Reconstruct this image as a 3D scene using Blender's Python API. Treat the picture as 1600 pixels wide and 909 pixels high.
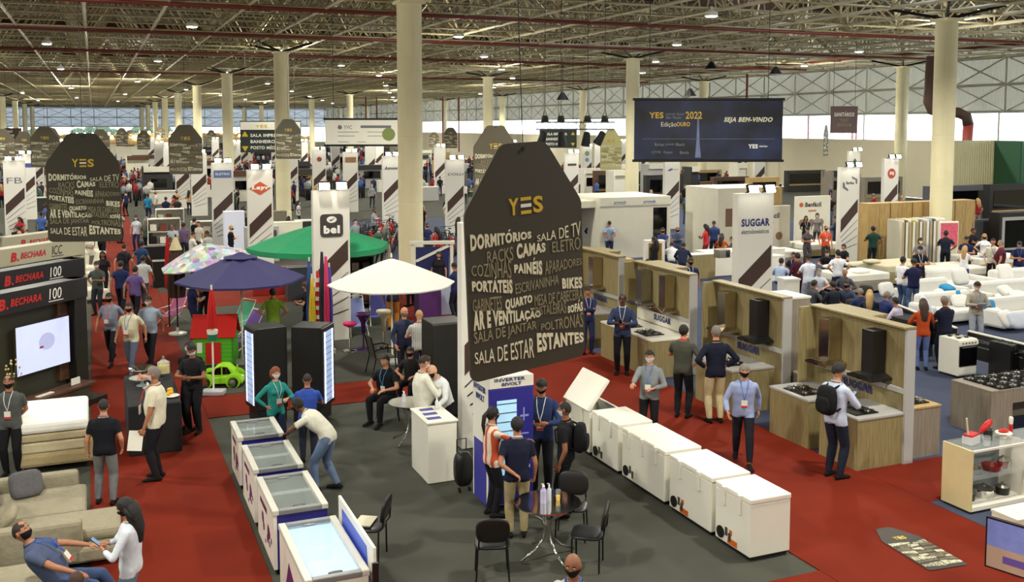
import bpy, bmesh, math, random
import numpy as np
from mathutils import Vector, Matrix, Euler
for o in list(bpy.data.objects): bpy.data.objects.remove(o)
SC=bpy.context.scene; COL=SC.collection
R=math.radians; PI=math.pi
rnd=random.Random(7)
# ---------------- camera, world, exposure
EYE=5.8; FPX=1550.0; PIT=R(4.35); TH=R(22.85)      # hall grid is turned 22.85 deg to the camera axis
cam_d=bpy.data.cameras.new('camera'); cam=bpy.data.objects.new('camera',cam_d); COL.objects.link(cam)
cam.location=(0,0,EYE); cam.rotation_euler=(R(90)-PIT,0,0)
cam_d.sensor_width=36; cam_d.lens=FPX*36/1600; cam_d.shift_y=-(454.5-316)/1600; cam_d.clip_end=900; cam_d.clip_start=.1
SC.camera=cam
w=bpy.data.worlds.new('world'); SC.world=w; w.use_nodes=True
wb=w.node_tree.nodes['Background']; wb.inputs[0].default_value=(.86,.93,1,1); wb.inputs[1].default_value=5.0
SC.view_settings.view_transform='Standard'; SC.view_settings.look='None'; SC.view_settings.gamma=1; SC.view_settings.exposure=0.70
LAMP_W=1000.0
cp,sp=math.cos(PIT),math.sin(PIT); ct,st=math.cos(TH),math.sin(TH)
def G(px,py,z=0.0):
    x=(px-800)/FPX; y=-(py-316)/FPX
    r=(x,cp+y*sp,y*cp-sp); t=(z-EYE)/r[2]
    return Vector((r[0]*t,r[1]*t,z))
def D(px,py,d):                                      # point seen at px,py at depth d
    x=(px-800)/FPX; y=-(py-316)/FPX
    t=d/(cp+y*sp); return Vector((x*t,d,EYE+(y*cp-sp)*t))
def W(a,b,z=0.0): return Vector((-a*st+b*ct, a*ct+b*st, z))   # hall grid: a runs down the aisles, b across them
ORD=['first','second','third','fourth','fifth','sixth','seventh','eighth','ninth','tenth','eleventh','twelfth','thirteenth','fourteenth']
# ---------------- materials
_M={}
def srgb(c):
    return tuple((v/255/12.92) if v/255<=.04045 else ((v/255+.055)/1.055)**2.4 for v in c)
def mat(name,c,rough=.6,metal=0,var=.08,scale=6,bump=0,emit=0,alpha=1,trans=0,spec=.5,coat=0):
    key=(name,)
    if key in _M: return _M[key]
    m=bpy.data.materials.new(name); m.use_nodes=True; nt=m.node_tree; b=nt.nodes['Principled BSDF']
    col=srgb(c); b.inputs['Roughness'].default_value=rough; b.inputs['Metallic'].default_value=metal
    b.inputs['Specular IOR Level'].default_value=spec
    if coat: b.inputs['Coat Weight'].default_value=coat
    if var>0 or bump>0:
        tc=nt.nodes.new('ShaderNodeTexCoord'); n=nt.nodes.new('ShaderNodeTexNoise'); n.inputs['Scale'].default_value=scale; n.inputs['Detail'].default_value=3
        nt.links.new(tc.outputs['Object'],n.inputs['Vector'])
    if var>0:
        r=nt.nodes.new('ShaderNodeMapRange'); r.inputs[1].default_value=.25; r.inputs[2].default_value=.75; r.inputs[3].default_value=1-var; r.inputs[4].default_value=1+var
        nt.links.new(n.outputs[0],r.inputs[0])
        mx=nt.nodes.new('ShaderNodeVectorMath'); mx.operation='SCALE'; mx.inputs[0].default_value=col
        nt.links.new(r.outputs[0],mx.inputs['Scale']); nt.links.new(mx.outputs[0],b.inputs['Base Color'])
    else: b.inputs['Base Color'].default_value=(*col,1)
    if bump>0:
        bp=nt.nodes.new('ShaderNodeBump'); bp.inputs['Strength'].default_value=bump; bp.inputs['Distance'].default_value=.02
        nt.links.new(n.outputs[0],bp.inputs['Height']); nt.links.new(bp.outputs[0],b.inputs['Normal'])
    if emit: b.inputs['Emission Color'].default_value=(*col,1); b.inputs['Emission Strength'].default_value=emit
    if trans: b.inputs['Transmission Weight'].default_value=trans
    if alpha<1: b.inputs['Alpha'].default_value=alpha
    _M[key]=m; return m
def cloth(c):
    c=tuple(int(v) for v in c); return mat('cloth_%d_%d_%d'%c,c,.85,0,.14,9,.5,spec=.2)
def stripes(name,c,c2,scale=5.0):
    if (name,) in _M: return _M[(name,)]
    m=mat(name,c,.85,0,0); nt=m.node_tree; b=nt.nodes['Principled BSDF']; tc=nt.nodes.new('ShaderNodeTexCoord'); wv=nt.nodes.new('ShaderNodeTexWave'); wv.inputs['Scale'].default_value=scale; wv.inputs['Distortion'].default_value=.6
    cr=nt.nodes.new('ShaderNodeValToRGB'); cr.color_ramp.interpolation='CONSTANT'; cr.color_ramp.elements[0].color=(*srgb(c),1); cr.color_ramp.elements[1].color=(*srgb(c2),1); cr.color_ramp.elements[1].position=.62
    nt.links.new(tc.outputs['Object'],wv.inputs['Vector']); nt.links.new(wv.outputs[0],cr.inputs[0]); nt.links.new(cr.outputs[0],b.inputs['Base Color']); return m
def paint(c,rough=.5):
    c=tuple(int(v) for v in c); return mat('paint_%d_%d_%d_%d'%(*c,int(rough*100)),c,rough,0,.04,3)
def wood(name,c,c2,sc=1.0,axis='Z',rough=.5):
    if (name,) in _M: return _M[(name,)]
    m=mat(name,c,rough,0,0); nt=m.node_tree; b=nt.nodes['Principled BSDF']
    tc=nt.nodes.new('ShaderNodeTexCoord'); mp=nt.nodes.new('ShaderNodeMapping'); s={'X':(1,12,12),'Y':(12,1,12),'Z':(12,12,1)}[axis]
    mp.inputs['Scale'].default_value=tuple(v*sc for v in s); n=nt.nodes.new('ShaderNodeTexNoise'); n.inputs['Scale'].default_value=2; n.inputs['Detail'].default_value=5
    cr=nt.nodes.new('ShaderNodeValToRGB'); cr.color_ramp.elements[0].color=(*srgb(c2),1); cr.color_ramp.elements[1].color=(*srgb(c),1)
    cr.color_ramp.elements[0].position=.35; cr.color_ramp.elements[1].position=.65
    nt.links.new(tc.outputs['Object'],mp.inputs[0]); nt.links.new(mp.outputs[0],n.inputs['Vector']); nt.links.new(n.outputs[0],cr.inputs[0]); nt.links.new(cr.outputs[0],b.inputs['Base Color'])
    return m
def ribbed(name,c,scale=3.0,strength=.8):
    if (name,) in _M: return _M[(name,)]
    m=mat(name,c,.55,0,.08,.4); nt=m.node_tree; b=nt.nodes['Principled BSDF']
    tc=nt.nodes.new('ShaderNodeTexCoord'); wv=nt.nodes.new('ShaderNodeTexWave'); wv.inputs['Scale'].default_value=scale; wv.bands_direction='X'
    bp=nt.nodes.new('ShaderNodeBump'); bp.inputs['Strength'].default_value=strength; bp.inputs['Distance'].default_value=.06
    nt.links.new(tc.outputs['Object'],wv.inputs['Vector']); nt.links.new(wv.outputs[0],bp.inputs['Height']); nt.links.new(bp.outputs[0],b.inputs['Normal']); return m
WHITE=mat('white_lacquer',(232,228,214),.35,0,.02,2); OFFW=mat('cream_white',(225,220,200),.5,0,.04,2)
BLACK=mat('black_plastic',(22,21,20),.4,0,.1,5); CHROME=mat('chrome',(215,215,212),.12,1,0); STEEL=mat('brushed_steel',(170,168,160),.28,1,.1,20)
DKMET=mat('dark_metal',(34,33,32),.4,.6,.1,5); GLASS=mat('clear_glass',(230,240,238),.03,0,0,alpha=.13,spec=.8); BLACKGL=mat('black_glass',(8,8,10),.06,0,0)
SKINS=[mat('skin_%d'%i,c,.55,0,.06,12) for i,c in enumerate([(196,140,108),(172,116,84),(140,90,62),(98,62,44),(208,156,126)])]
LAMPM=mat('lit_floodlight',(255,250,232),.5,0,0,emit=28)
# ---------------- mesh builder
class MB:
    def __init__(s): s.v=[]; s.f=[]; s.m=[]; s.cur=0
    def add(s,vs,fs,mi=None):
        o=len(s.v); s.v+= [tuple(v) for v in vs]; s.f+=[tuple(i+o for i in f) for f in fs]; s.m+=[s.cur if mi is None else mi]*len(fs); return s
    def bx(s,x0,x1,y0,y1,z0,z1,M=None,mi=None):
        vs=[Vector(p) for p in ((x0,y0,z0),(x1,y0,z0),(x1,y1,z0),(x0,y1,z0),(x0,y0,z1),(x1,y0,z1),(x1,y1,z1),(x0,y1,z1))]
        if M is not None: vs=[M@v for v in vs]
        return s.add(vs,[(0,3,2,1),(4,5,6,7),(0,1,5,4),(1,2,6,5),(2,3,7,6),(3,0,4,7)],mi)
    def box(s,c,d,M=None,mi=None): return s.bx(c[0]-d[0]/2,c[0]+d[0]/2,c[1]-d[1]/2,c[1]+d[1]/2,c[2]-d[2]/2,c[2]+d[2]/2,M,mi)
    def cyl(s,p0,p1,r0,r1=None,n=10,cap=True,mi=None):
        r1=r0 if r1 is None else r1; p0=Vector(p0);p1=Vector(p1);d=(p1-p0)
        if d.length<1e-6: return s
        d.normalize(); a=d.orthogonal().normalized(); b=d.cross(a)
        vs=[]
        for p,r in ((p0,r0),(p1,r1)):
            for i in range(n):
                t=2*PI*(i+.5)/n; vs.append(p+a*(math.cos(t)*r)+b*(math.sin(t)*r))
        fs=[(i,(i+1)%n,n+(i+1)%n,n+i) for i in range(n)]
        if cap: fs+=[tuple(range(n-1,-1,-1)),tuple(range(n,2*n))]
        return s.add(vs,fs,mi)
    def tube(s,pts,r,n=8,mi=None,closed=False):
        pts=[Vector(p) for p in pts]; rs=r if isinstance(r,(list,tuple)) else [r]*len(pts); N=len(pts); vs=[]; a=None
        for i,p in enumerate(pts):
            if closed: d=pts[(i+1)%N]-pts[i-1]
            else: d=pts[min(i+1,N-1)]-pts[max(i-1,0)]
            d.normalize()
            if a is None: a=d.orthogonal().normalized()
            a=(a-d*a.dot(d)).normalized(); b=d.cross(a)
            for k in range(n): t=2*PI*k/n; vs.append(p+a*(math.cos(t)*rs[i])+b*(math.sin(t)*rs[i]))
        fs=[]
        for i in range(N if closed else N-1):
            j=(i+1)%N
            for k in range(n): fs.append((i*n+k,i*n+(k+1)%n,j*n+(k+1)%n,j*n+k))
        if not closed: fs+=[tuple(range(n-1,-1,-1)),tuple(range((N-1)*n,N*n))]
        return s.add(vs,fs,mi)
    def lathe(s,prof,n=16,c=(0,0,0),mi=None,sx=1,sy=1):
        vs=[];fs=[]
        for r,z in prof:
            for k in range(n): t=2*PI*(k+.5)/n; vs.append((c[0]+math.cos(t)*r*sx,c[1]+math.sin(t)*r*sy,c[2]+z))
        for i in range(len(prof)-1):
            for k in range(n): fs.append((i*n+k,i*n+(k+1)%n,(i+1)*n+(k+1)%n,(i+1)*n+k))
        if prof[0][0]>1e-4: fs.append(tuple(range(n-1,-1,-1)))
        if prof[-1][0]>1e-4: fs.append(tuple(range((len(prof)-1)*n,len(prof)*n)))
        return s.add(vs,fs,mi)
    def prism(s,out,y0,y1,mi=None,ax='y'):            # outline in xz (ax y) or xy (ax z), extruded
        n=len(out); f=(lambda p,t:(p[0],t,p[1])) if ax=='y' else ((lambda p,t:(p[0],p[1],t)) if ax=='z' else (lambda p,t:(t,p[0],p[1])))
        vs=[f(p,y0) for p in out]+[f(p,y1) for p in out]
        fs=[tuple(range(n)),tuple(range(2*n-1,n-1,-1))]+[(i,n+i,n+(i+1)%n,(i+1)%n) for i in range(n)]
        return s.add(vs,fs,mi)
    def ell(s,c,r,nu=10,nv=7,M=None,mi=None):
        vs=[];fs=[]; r=r if isinstance(r,(tuple,list)) else (r,r,r)
        for j in range(nv+1):
            ph=-PI/2+PI*j/nv
            for k in range(nu): t=2*PI*k/nu; vs.append(Vector((r[0]*math.cos(ph)*math.cos(t),r[1]*math.cos(ph)*math.sin(t),r[2]*math.sin(ph))))
        if M is not None: vs=[M@v for v in vs]
        vs=[v+Vector(c) for v in vs]
        for j in range(nv):
            for k in range(nu): fs.append((j*nu+k,j*nu+(k+1)%nu,(j+1)*nu+(k+1)%nu,(j+1)*nu+k))
        return s.add(vs,fs,mi)
    def pad(s,c,d,M=None,mi=None,n=6,p=4.0):           # soft cushion: superellipsoid
        vs=[];fs=[];N=n*4;K=n*2
        sg=lambda v,e: math.copysign(abs(v)**e,v)
        for j in range(K+1):
            ph=-PI/2+PI*j/K
            for k in range(N):
                t=2*PI*(k+.5)/N; e=2/p; v=Vector((d[0]/2*sg(math.cos(ph),.55)*sg(math.cos(t),e),d[1]/2*sg(math.cos(ph),.55)*sg(math.sin(t),e),d[2]/2*sg(math.sin(ph),.75)))
                if M is not None: v=M@v
                vs.append(v+Vector(c))
        for j in range(K):
            for k in range(N): fs.append((j*N+k,j*N+(k+1)%N,(j+1)*N+(k+1)%N,(j+1)*N+k))
        return s.add(vs,fs,mi)
    def mesh(s,name,mats,smooth=False):
        me=bpy.data.meshes.new(name); me.from_pydata(s.v,[],s.f)
        for m in (mats if isinstance(mats,(list,tuple)) else [mats]): me.materials.append(m)
        if len(me.materials)>1: me.polygons.foreach_set('material_index',s.m)
        if smooth: me.polygons.foreach_set('use_smooth',[True]*len(me.polygons))
        me.update(); return me
    def build(s,name,mats,parent=None,loc=None,rz=0,smooth=False,bevel=0,label=None):
        return link(name,s.mesh(name,mats,smooth),parent,loc,rz,bevel,label,smooth)
def link(name,me,parent=None,loc=None,rz=0,bevel=0,label=None,smooth=False):
    o=bpy.data.objects.new(name,me); COL.objects.link(o)
    if parent is not None: o.parent=parent
    if loc is not None: o.location=loc
    o.rotation_euler=(0,0,rz)
    if bevel:
        md=o.modifiers.new('bevel','BEVEL'); md.width=bevel; md.segments=2; md.limit_method='ANGLE'
    if label: o['label']=label
    return o
def tag(o,label,cat,group=None):
    o['label']=label; o['category']=cat
    if group: o['group']=group
    return o
def thing(name,label,cat,loc=(0,0,0),rz=0,group=None):
    o=bpy.data.objects.new(name,None); COL.objects.link(o); o.empty_display_size=.1
    o.location=loc; o.rotation_euler=(0,0,rz); return tag(o,label,cat,group)
def struct(o): o['kind']='structure'; return o
def dup(root,loc,rz=0,label=None,group=None):
    def cp_(o,par):
        c=o.copy(); COL.objects.link(c)
        if par is not None: c.parent=par
        for ch in o.children: cp_(ch,c)
        return c
    r=cp_(root,None); r.location=loc; r.rotation_euler=(0,0,rz)
    if label: r['label']=label
    if group: r['group']=group
    return r
_T={}; _TW={}
def text_mesh(s,bold=0,ex=.02):
    k=(s,bold,ex)
    if k in _T: return _T[k]
    cu=bpy.data.curves.new('lettering','FONT'); cu.body=s; cu.extrude=ex; cu.offset=bold; cu.resolution_u=3; cu.space_character=1+bold*3; cu.fill_mode='BOTH'
    o=bpy.data.objects.new('tmp',cu); COL.objects.link(o); bpy.context.view_layer.update()
    me=bpy.data.meshes.new_from_object(o.evaluated_get(bpy.context.evaluated_depsgraph_get())); bpy.data.objects.remove(o)
    n=len(me.vertices); co=np.empty(n*3); me.vertices.foreach_get('co',co); co=co.reshape(-1,3)
    mn=co.min(0); mx=co.max(0); _TW[(s,bold)]=mx[0]; co[:,0]=(co[:,0]-mn[0])/(mx[0]-mn[0]); co[:,1]=(co[:,1]-mn[1])/(mx[1]-mn[1]); co[:,2]/=max(ex,1e-4)
    me.vertices.foreach_set('co',co.reshape(-1)); me.update(); _T[k]=me; return me
def text_w(s,bold=0):
    text_mesh(s,bold); return _TW[(s,bold)]
def text(s,x,z,w_,h_,m,parent,y=0,bold=.015,name='lettering',rz=0,shear=0,tilt=0,flat=False,th=.004,warp=None):
    """text with its lower left corner at (x,z) of the parent's xz plane, facing -y, fitted to w_ by h_"""
    acc=[(i,ch) for i,ch in enumerate(s) if ch in 'ÓÉÁÃÇ']; s0=s; s=s.translate(str.maketrans('ÓÉÁÃÇ','OEAAC')); me=text_mesh(s,bold)
    me=me.copy(); n=len(me.vertices); co=np.empty(n*3); me.vertices.foreach_get('co',co); co=co.reshape(-1,3)
    u=co[:,0].copy(); v=co[:,1].copy()
    if warp is not None:                               # (left height, right height) and (left, right) base offsets
        hl,hr,bl,br=warp; v=(bl+(br-bl)*u)+v*(hl+(hr-hl)*u)
    u=u+shear*v*(h_/w_)
    P=np.stack([x+u*w_, y-th*.5*co[:,2]-th*.5, z+v*h_+tilt*u*w_],1)
    if flat: P=np.stack([x+u*w_, z+v*h_+tilt*u*w_, y+th*.5*co[:,2]+th*.5],1)
    me.vertices.foreach_set('co',P.astype('f').reshape(-1)); me.materials.clear(); me.materials.append(m); me.update()
    o_=link(name,me,parent,rz=rz)
    for i,ch in acc:
        full=text_w(s,bold); a0=text_w(s[:i],bold)/full if i else 0; a1=text_w(s[:i+1],bold)/full; c=(a0+a1)/2; r=(a1-a0)*.5
        Q=[(c-r*.15,1.10),(c+r*.25,1.10),(c+r*.65,1.30),(c+r*.2,1.30)] if ch in 'ÓÉÁ' else ([(c-r*.6,1.12),(c+r*.6,1.16),(c+r*.6,1.26),(c-r*.6,1.22)] if ch=='Ã' else [(c-r*.2,-.02),(c+r*.2,-.02),(c+r*.1,-.2),(c-r*.3,-.2)])
        pts=[]
        for u_,v_ in Q:
            if warp is not None: hl,hr,bl,br=warp; v_=(bl+(br-bl)*u_)+v_*(hl+(hr-hl)*u_)
            pts.append((x+(u_+shear*v_*(h_/w_))*w_,z+v_*h_+tilt*u_*w_))
        if not flat: link('accent_mark',MB().prism(pts,y-th,y).mesh('accent_mark',m),parent,rz=rz)
    return o_
# ---------------- the hall: floor, carpets, walls, roof, columns, lamps
def abbox(m,a0,a1,b0,b1,z0,z1):
    vs=[W(a0,b0,z0),W(a0,b1,z0),W(a1,b1,z0),W(a1,b0,z0),W(a0,b0,z1),W(a0,b1,z1),W(a1,b1,z1),W(a1,b0,z1)]
    m.add(vs,[(3,2,1,0),(4,5,6,7),(0,1,5,4),(1,2,6,5),(2,3,7,6),(3,0,4,7)]); return m
A0,A1,B0,B1=-22,285,-62,62
ROOF=10.9; RT=13.3
def ab_obj(name,a0,a1,b0,b1,z0,z1,m,st_=True,parent=None):
    """box in the hall grid whose own x axis runs along b"""
    mb=MB().bx(0,b1-b0,0,a1-a0,z0,z1); o=mb.build(name,m,parent,W(a0,b0),TH)
    return struct(o) if st_ else o
grey_c=mat('dark_grey_event_carpet',(74,74,66),.92,0,.12,1.3,.15,spec=.1)
blue_c=mat('blue_grey_event_carpet',(66,72,92),.9,0,.1,1.3,.15,spec=.15)
red_c=mat('red_aisle_carpet',(112,34,17),.9,0,.14,.9,.2,spec=.12)
struct(ab_obj('floor',A0,A1,B0,B1,-.2,-.012,grey_c))
ab_obj('floor',8,60,11.80,40,-.012,0,blue_c)
ab_obj('floor',22,60,2.0,11.8,-.012,-.001,grey_c)
def carpet(lab,*r):
    o=ab_obj('aisle_carpet',*r[:4],-.012,r[4],red_c,False); tag(o,lab,'carpet'); return o
carpet('long red carpet of the left aisle running from the sofas far down the hall',2,200,-.2,1.95,.004)
carpet('red carpet of the diagonal aisle between the chest freezers and the wooden kiosks',2,34.8,8.62,11.78,.0040)
carpet('narrow red carpet strip crossing the grey floor behind the ice cream freezers',20.25,21.9,1.96,8.61,.0035)
carpet('red carpet branch beside the white glass-topped display case on the right',11.3,12.85,11.79,30,.0035)
carpet('red carpet along the front edge of the grey stand floor at the bottom right',2,10.05,1.96,8.61,.0035)
carpet('red carpet corner under the black screen at the bottom right',2,10.2,11.79,13.4,.0035)
carpet('orange-red carpet in front of the rows of bicycles',33,36.5,1.96,8.6,.0035)
# walls
def translucent(name,c,k=.5):
    m=ribbed(name,c,2.2); nt=m.node_tree; out=nt.nodes['Material Output']; b=nt.nodes['Principled BSDF']
    tr_=nt.nodes.new('ShaderNodeBsdfTranslucent'); tr_.inputs[0].default_value=(*srgb(c),1); mx=nt.nodes.new('ShaderNodeMixShader'); mx.inputs[0].default_value=k
    nt.links.new(b.outputs[0],mx.inputs[1]); nt.links.new(tr_.outputs[0],mx.inputs[2]); nt.links.new(mx.outputs[0],out.inputs[0]); return m
panel=translucent('white_corrugated_sheet',(186,184,174),.4); panelb=translucent('bright_corrugated_sheet',(196,200,204),.5); beige=mat('beige_painted_wall',(222,213,184),.7,0,.05,.3)
cont=ribbed('sand_corrugated_sheet',(186,178,140),1.6,1.0); ruste=mat('red_oxide_paint',(110,36,26),.5,0,.12,2); cream=mat('cream_column_paint',(238,228,186),.6,0,.07,.8,.05)
steelw=mat('galvanised_truss_steel',(178,176,160),.45,.2,.12,2)
def wall(name,p,q,z0,z1,m,th=.3,parent=None):
    d=(q-p); L=d.length; o=MB().bx(0,L,0,th,z0,z1).build(name,m,parent,p,math.atan2(d.y,d.x)); return struct(o)
wr=wall('wall_right',W(A1,B1),W(A0,B1),0,4.7,beige)
wall('wall_right',W(A1,B1),W(A0,B1),6.9,RT+.6,panel)
bk=wall('wall_back',W(A1,B0),W(A1,B1),0,1.6,beige,-.3)
wall('wall_back',W(A1,B0),W(A1,B1),5.7,RT+.6,panelb)
wall('wall_left',W(A0,B0),W(A1,B0),0,RT+.6,panel,-.3)
wall('wall_front',W(A0,B1),W(A0,B0),0,RT+.6,beige,-.3)
# glazing and posts in the daylight openings
def glazing(nm,p,q,z0,z1,step,r,m):
    d=q-p; L=d.length; o=MB().bx(0,L,-.01,.01,z0,z1).build(nm,mat('window_glass',(214,228,240),.05,0,0,alpha=.25),None,p,math.atan2(d.y,d.x)); struct(o)
    me=MB().bx(-r,r,-r,r,z0,z1).mesh('mullion',m); x=step/2
    while x<L: link('mullion',me,o,(x,0,0)); x+=step
glazing('window_1',W(A1,B0),W(A1,B1),1.6,5.7,6,.1,steelw); glazing('window_2',W(A1,B1),W(A0,B1),4.7,6.9,14,.08,WHITE)
tr=MB()                                                  # greenery outside the far glazing
for i in range(60):
    c=W(A1+9+rnd.random()*6,-30+rnd.random()*50,1.5+rnd.random()*3.2); tr.ell(c,(1.2+rnd.random(),1.2,1+rnd.random()),7,5)
o=tr.build('tree_line',mat('outdoor_foliage',(64,92,48),.8,0,.3,1.5,.6),smooth=True); tag(o,'green trees outside the far glazed end wall','trees'); o['kind']='stuff'
gp=MB(); abbox(gp,A1+.4,A1+60,B0-30,B1+30,-.3,-.02); struct(gp.build('floor_outside',mat('outdoor_concrete',(150,148,140),.9)))
# roof deck with translucent gaps left open to the daylight
deckm=ribbed('brown_roof_sheeting',(74,62,44),1.2,.6)
rf=MB(); step=(B1-B0)/24
for i in range(24):
    b0=B0+i*step; segs=[A0]
    a=A0+rnd.random()*12
    while a<A1-2:
        if rnd.random()<.5: segs+= [a,a+rnd.choice([.25,.4,.8])]
        a+=5+rnd.random()*9
    segs.append(A1)
    for k in range(0,len(segs)-1,2):
        if segs[k+1]>segs[k]: abbox(rf,segs[k],segs[k+1],b0,b0+step,RT+.5,RT+.62)
ceil=struct(rf.build('ceiling',deckm))
# space frame: long chords one by one, braces
M_=3.2; frame_m=mat('khaki_painted_steel',(184,172,134),.45,.15,.15,1.5)
def bar(m,p,q,r,n=4):
    m.cyl(p,q,r,r,n,False)
chordm=mat('pale_painted_chord',(206,196,164),.4,.1,.12,2)
def chordset(name,axis,z,r,off,m):
    cs=[]
    lo,hi=(B0,B1) if axis=='a' else (A0,A1)
    k=lo+off
    L=(A1-A0) if axis=='a' else (B1-B0)
    me=MB().cyl((0,0,0),(0,L,0) if axis=='a' else (L,0,0),r,r,4,False).mesh(name,m)
    while k<hi:
        o=link(name,me,ceil,W(A0,k,z) if axis=='a' else W(k,B0,z),TH); cs.append(o); k+=M_
    return cs
chordset('lower_chord','a',ROOF,.08,1.0,chordm); chordset('lower_chord','b',ROOF,.05,1.0,frame_m)
up=MB()
k=B0+1+M_/2
while k<B1: bar(up,W(A0,k,RT),W(A1,k,RT),.05); k+=M_
k=A0+1+M_/2
while k<A1: bar(up,W(k,B0,RT),W(k,B1,RT),.045); k+=M_
o=up.build('upper_chords',frame_m,ceil); o['kind']='stuff'
# pale cable trays and gutter rails on the upper layer that shine in lines towards the far wall
rail=mat('pale_aluminium_rail',(214,208,186),.4,.3,.1,3)
for k in range(0,39,3):
    b=B0+1+M_/2+k*M_
    link('roof_rail',MB().bx(-.07,.07,0,A1-A0,-.06,.06).mesh('roof_rail',rail),ceil,W(A0,b,RT+.2),TH)
br=[]
na=int((A1-A0-1)/M_); nb=int((B1-B0-1)/M_)
for i in range(na):
    for j in range(nb):
        a=A0+1+i*M_; b=B0+1+j*M_; c=W(a+M_/2,b+M_/2,RT)
        if c.y<14 or abs(c.x)>c.y*.62+6: continue
        far=c.y>150
        for da,db in ((0,0),(M_,0),(0,M_),(M_,M_)):
            br.append((c.length,W(a+da,b+db,ROOF),c))
br.sort(key=lambda t:t[0])
vis=[t for t in br if t[0]>33][:300]; rest=[t for t in br if t[0]<=33]+[t for t in br if t[0]>33][300:]
for L_,p,q in vis:
    d=q-p; me=MB(); bar(me,(0,0,0),d,.042); link('brace',me.mesh('brace',frame_m),ceil,p)
me=MB()
for L_,p,q in rest: bar(me,p,q,.042 if L_<120 else .05,4 if L_<90 else 3)
o=me.build('braces',frame_m,ceil); o['kind']='stuff'
# red pipes and dark gutters across the roof
def pipe(a,z,r,m,name,lab,b0=-50,b1=58,grp=None):
    o=MB().cyl((0,0,0),(b1-b0,0,0),r,r,8).build(name,m,None,W(a,b0,z),TH); tag(o,lab,'pipe',grp); return o
for i,a in enumerate((43,56,71,98)): pipe(a,ROOF-.12,.09,ruste,'sprinkler_pipe','long dark red sprinkler pipe crossing under the roof frame, %s from the camera'%('first','second','third','fourth')[i])
for i,a in enumerate((46,74,101,128)): 
    o=ab_obj('roof_gutter',a,a+1.6,-50,58,RT-.9,RT-.4,mat('dark_rust_gutter',(74,40,28),.7,0,.2,.6),False); tag(o,'broad dark rust-brown gutter up inside the roof frame, %s from the camera'%('first','second','third','fourth')[i],'gutter')
o=MB().cyl((0,0,0),(0,260,0),.16,.16,8).build('sprinkler_pipe',ruste,None,W(20,54,ROOF+.2),TH); tag(o,'dark red main pipe running down the hall under the right edge of the roof','pipe')
# wall trusses standing in front of the corrugated sheeting
def wall_truss(p,q,z0,z1,n,lab):
    d=q-p; L=d.length; t=thing('wall_truss',lab,'truss',p,math.atan2(d.y,d.x)); m=MB(); zm=(z0+z1)/2
    for z in (z0,zm,z1): m.cyl((0,0,z),(L,0,z),.10,.10,4,False)
    m.build('truss_chord',steelw,t); s=L/n
    pm=MB().cyl((0,0,z0),(0,0,z1),.09,.09,4,False).mesh('truss_post',steelw)
    for i in range(n+1): link('truss_post',pm,t,(i*s,0,0))
    for k,(za,zb) in enumerate(((z0,zm),(zm,z1))):
        dm=MB().cyl((0,0,za),(s,0,zb),.06,.06,4,False).cyl((s,.06,za),(0,.06,zb),.06,.06,4,False).mesh('truss_diagonal',steelw)
        for i in range(n): link('truss_diagonal',dm,t,(i*s,0,0))
wall_truss(W(A1,B1-.5),W(20,B1-.5),6.9,10.9,56,'white steel lattice truss in front of the corrugated upper right wall')
wall_truss(W(A1-.6,B0+12),W(A1-.6,B1),5.9,10.7,20,'pale steel lattice truss across the far end wall')
# columns
def column(a,b,lab,r=.46):
    t=thing('hall_column',lab,'column',W(a,b),TH)
    m=MB().lathe([(r+.02,0),(r+.02,.5),(r,.55)],28)
    m.build('column_base',cream,t,smooth=False)
    nseg=4; z=.55; hs=(ROOF-1.15)/nseg
    for i in range(nseg):
        MB().lathe([(r-.012,z),(r,z+.02),(r,z+hs-.02),(r-.012,z+hs)],28).build('column_drum',cream,t,smooth=False); z+=hs
    MB().bx(-r*1.05,r*1.05,-r*1.05,r*1.05,z,z+.12).build('column_cap',cream,t)
    m=MB()
    for dx in (-1,1):
        for dy in (-1,1): m.cyl((0,0,z+.1),(dx*M_/2,dy*M_/2,ROOF),.07,.07,6)
    m.build('roof_bearing',DKMET,t)
def ordn(i): return ('nearest','second nearest','third nearest','fourth nearest','fifth nearest','sixth nearest','seventh nearest','eighth nearest','ninth nearest')[i]
for i in range(9): column(35.5+27*i,10.85,'round cream column, %s of the row left of the big hanging sign'%ordn(i),.46)
for i in range(9): column(32.4+26.9*i,33.9,'round cream column, %s of the row right of the big hanging sign'%ordn(i),.46)
for i in range(8): column(59+27*i,57.4,'round cream column, %s of the row along the right wall'%ordn(i),.46)
for i in range(4): column(170+27*i,-12.6,'slim distant cream column, %s of the row at the far left'%ordn(i),.46)
# roof lamps
hl=mat('lamp_lens',(255,252,240),.4,0,0,emit=14)
lamp_me=None
pos=[]
for i in range(13):
    for j in range(7):
        a=-4+ (13.5*i if i<8 else 94.5+22*(i-7)); b=-36+13.5*j+(6.7 if i%2 else 0)
        pos.append((a,b))
ld=bpy.data.lights.new('roof_lamp_light','POINT'); ld.energy=LAMP_W; ld.color=(1,.965,.84); ld.shadow_soft_size=.35
ld.energy=LAMP_W*.42
ls=bpy.data.lights.new('roof_lamp_spot','SPOT'); ls.energy=LAMP_W; ls.color=(1,.97,.86); ls.spot_size=R(158); ls.spot_blend=.5; ls.shadow_soft_size=.35
ls2=ls.copy(); ls2.energy=LAMP_W*2.4; ld2=ld.copy(); ld2.energy=LAMP_W*1.0
q_=0
L0=None
def frustum_(a,b):
    p=W(a,b); return p.y>40 and abs(p.x)<p.y*.516
vis_=[(round(a,1),b) for a,b in pos if frustum_(a,b)]; rows_=sorted({a for a,b in vis_})
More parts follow.
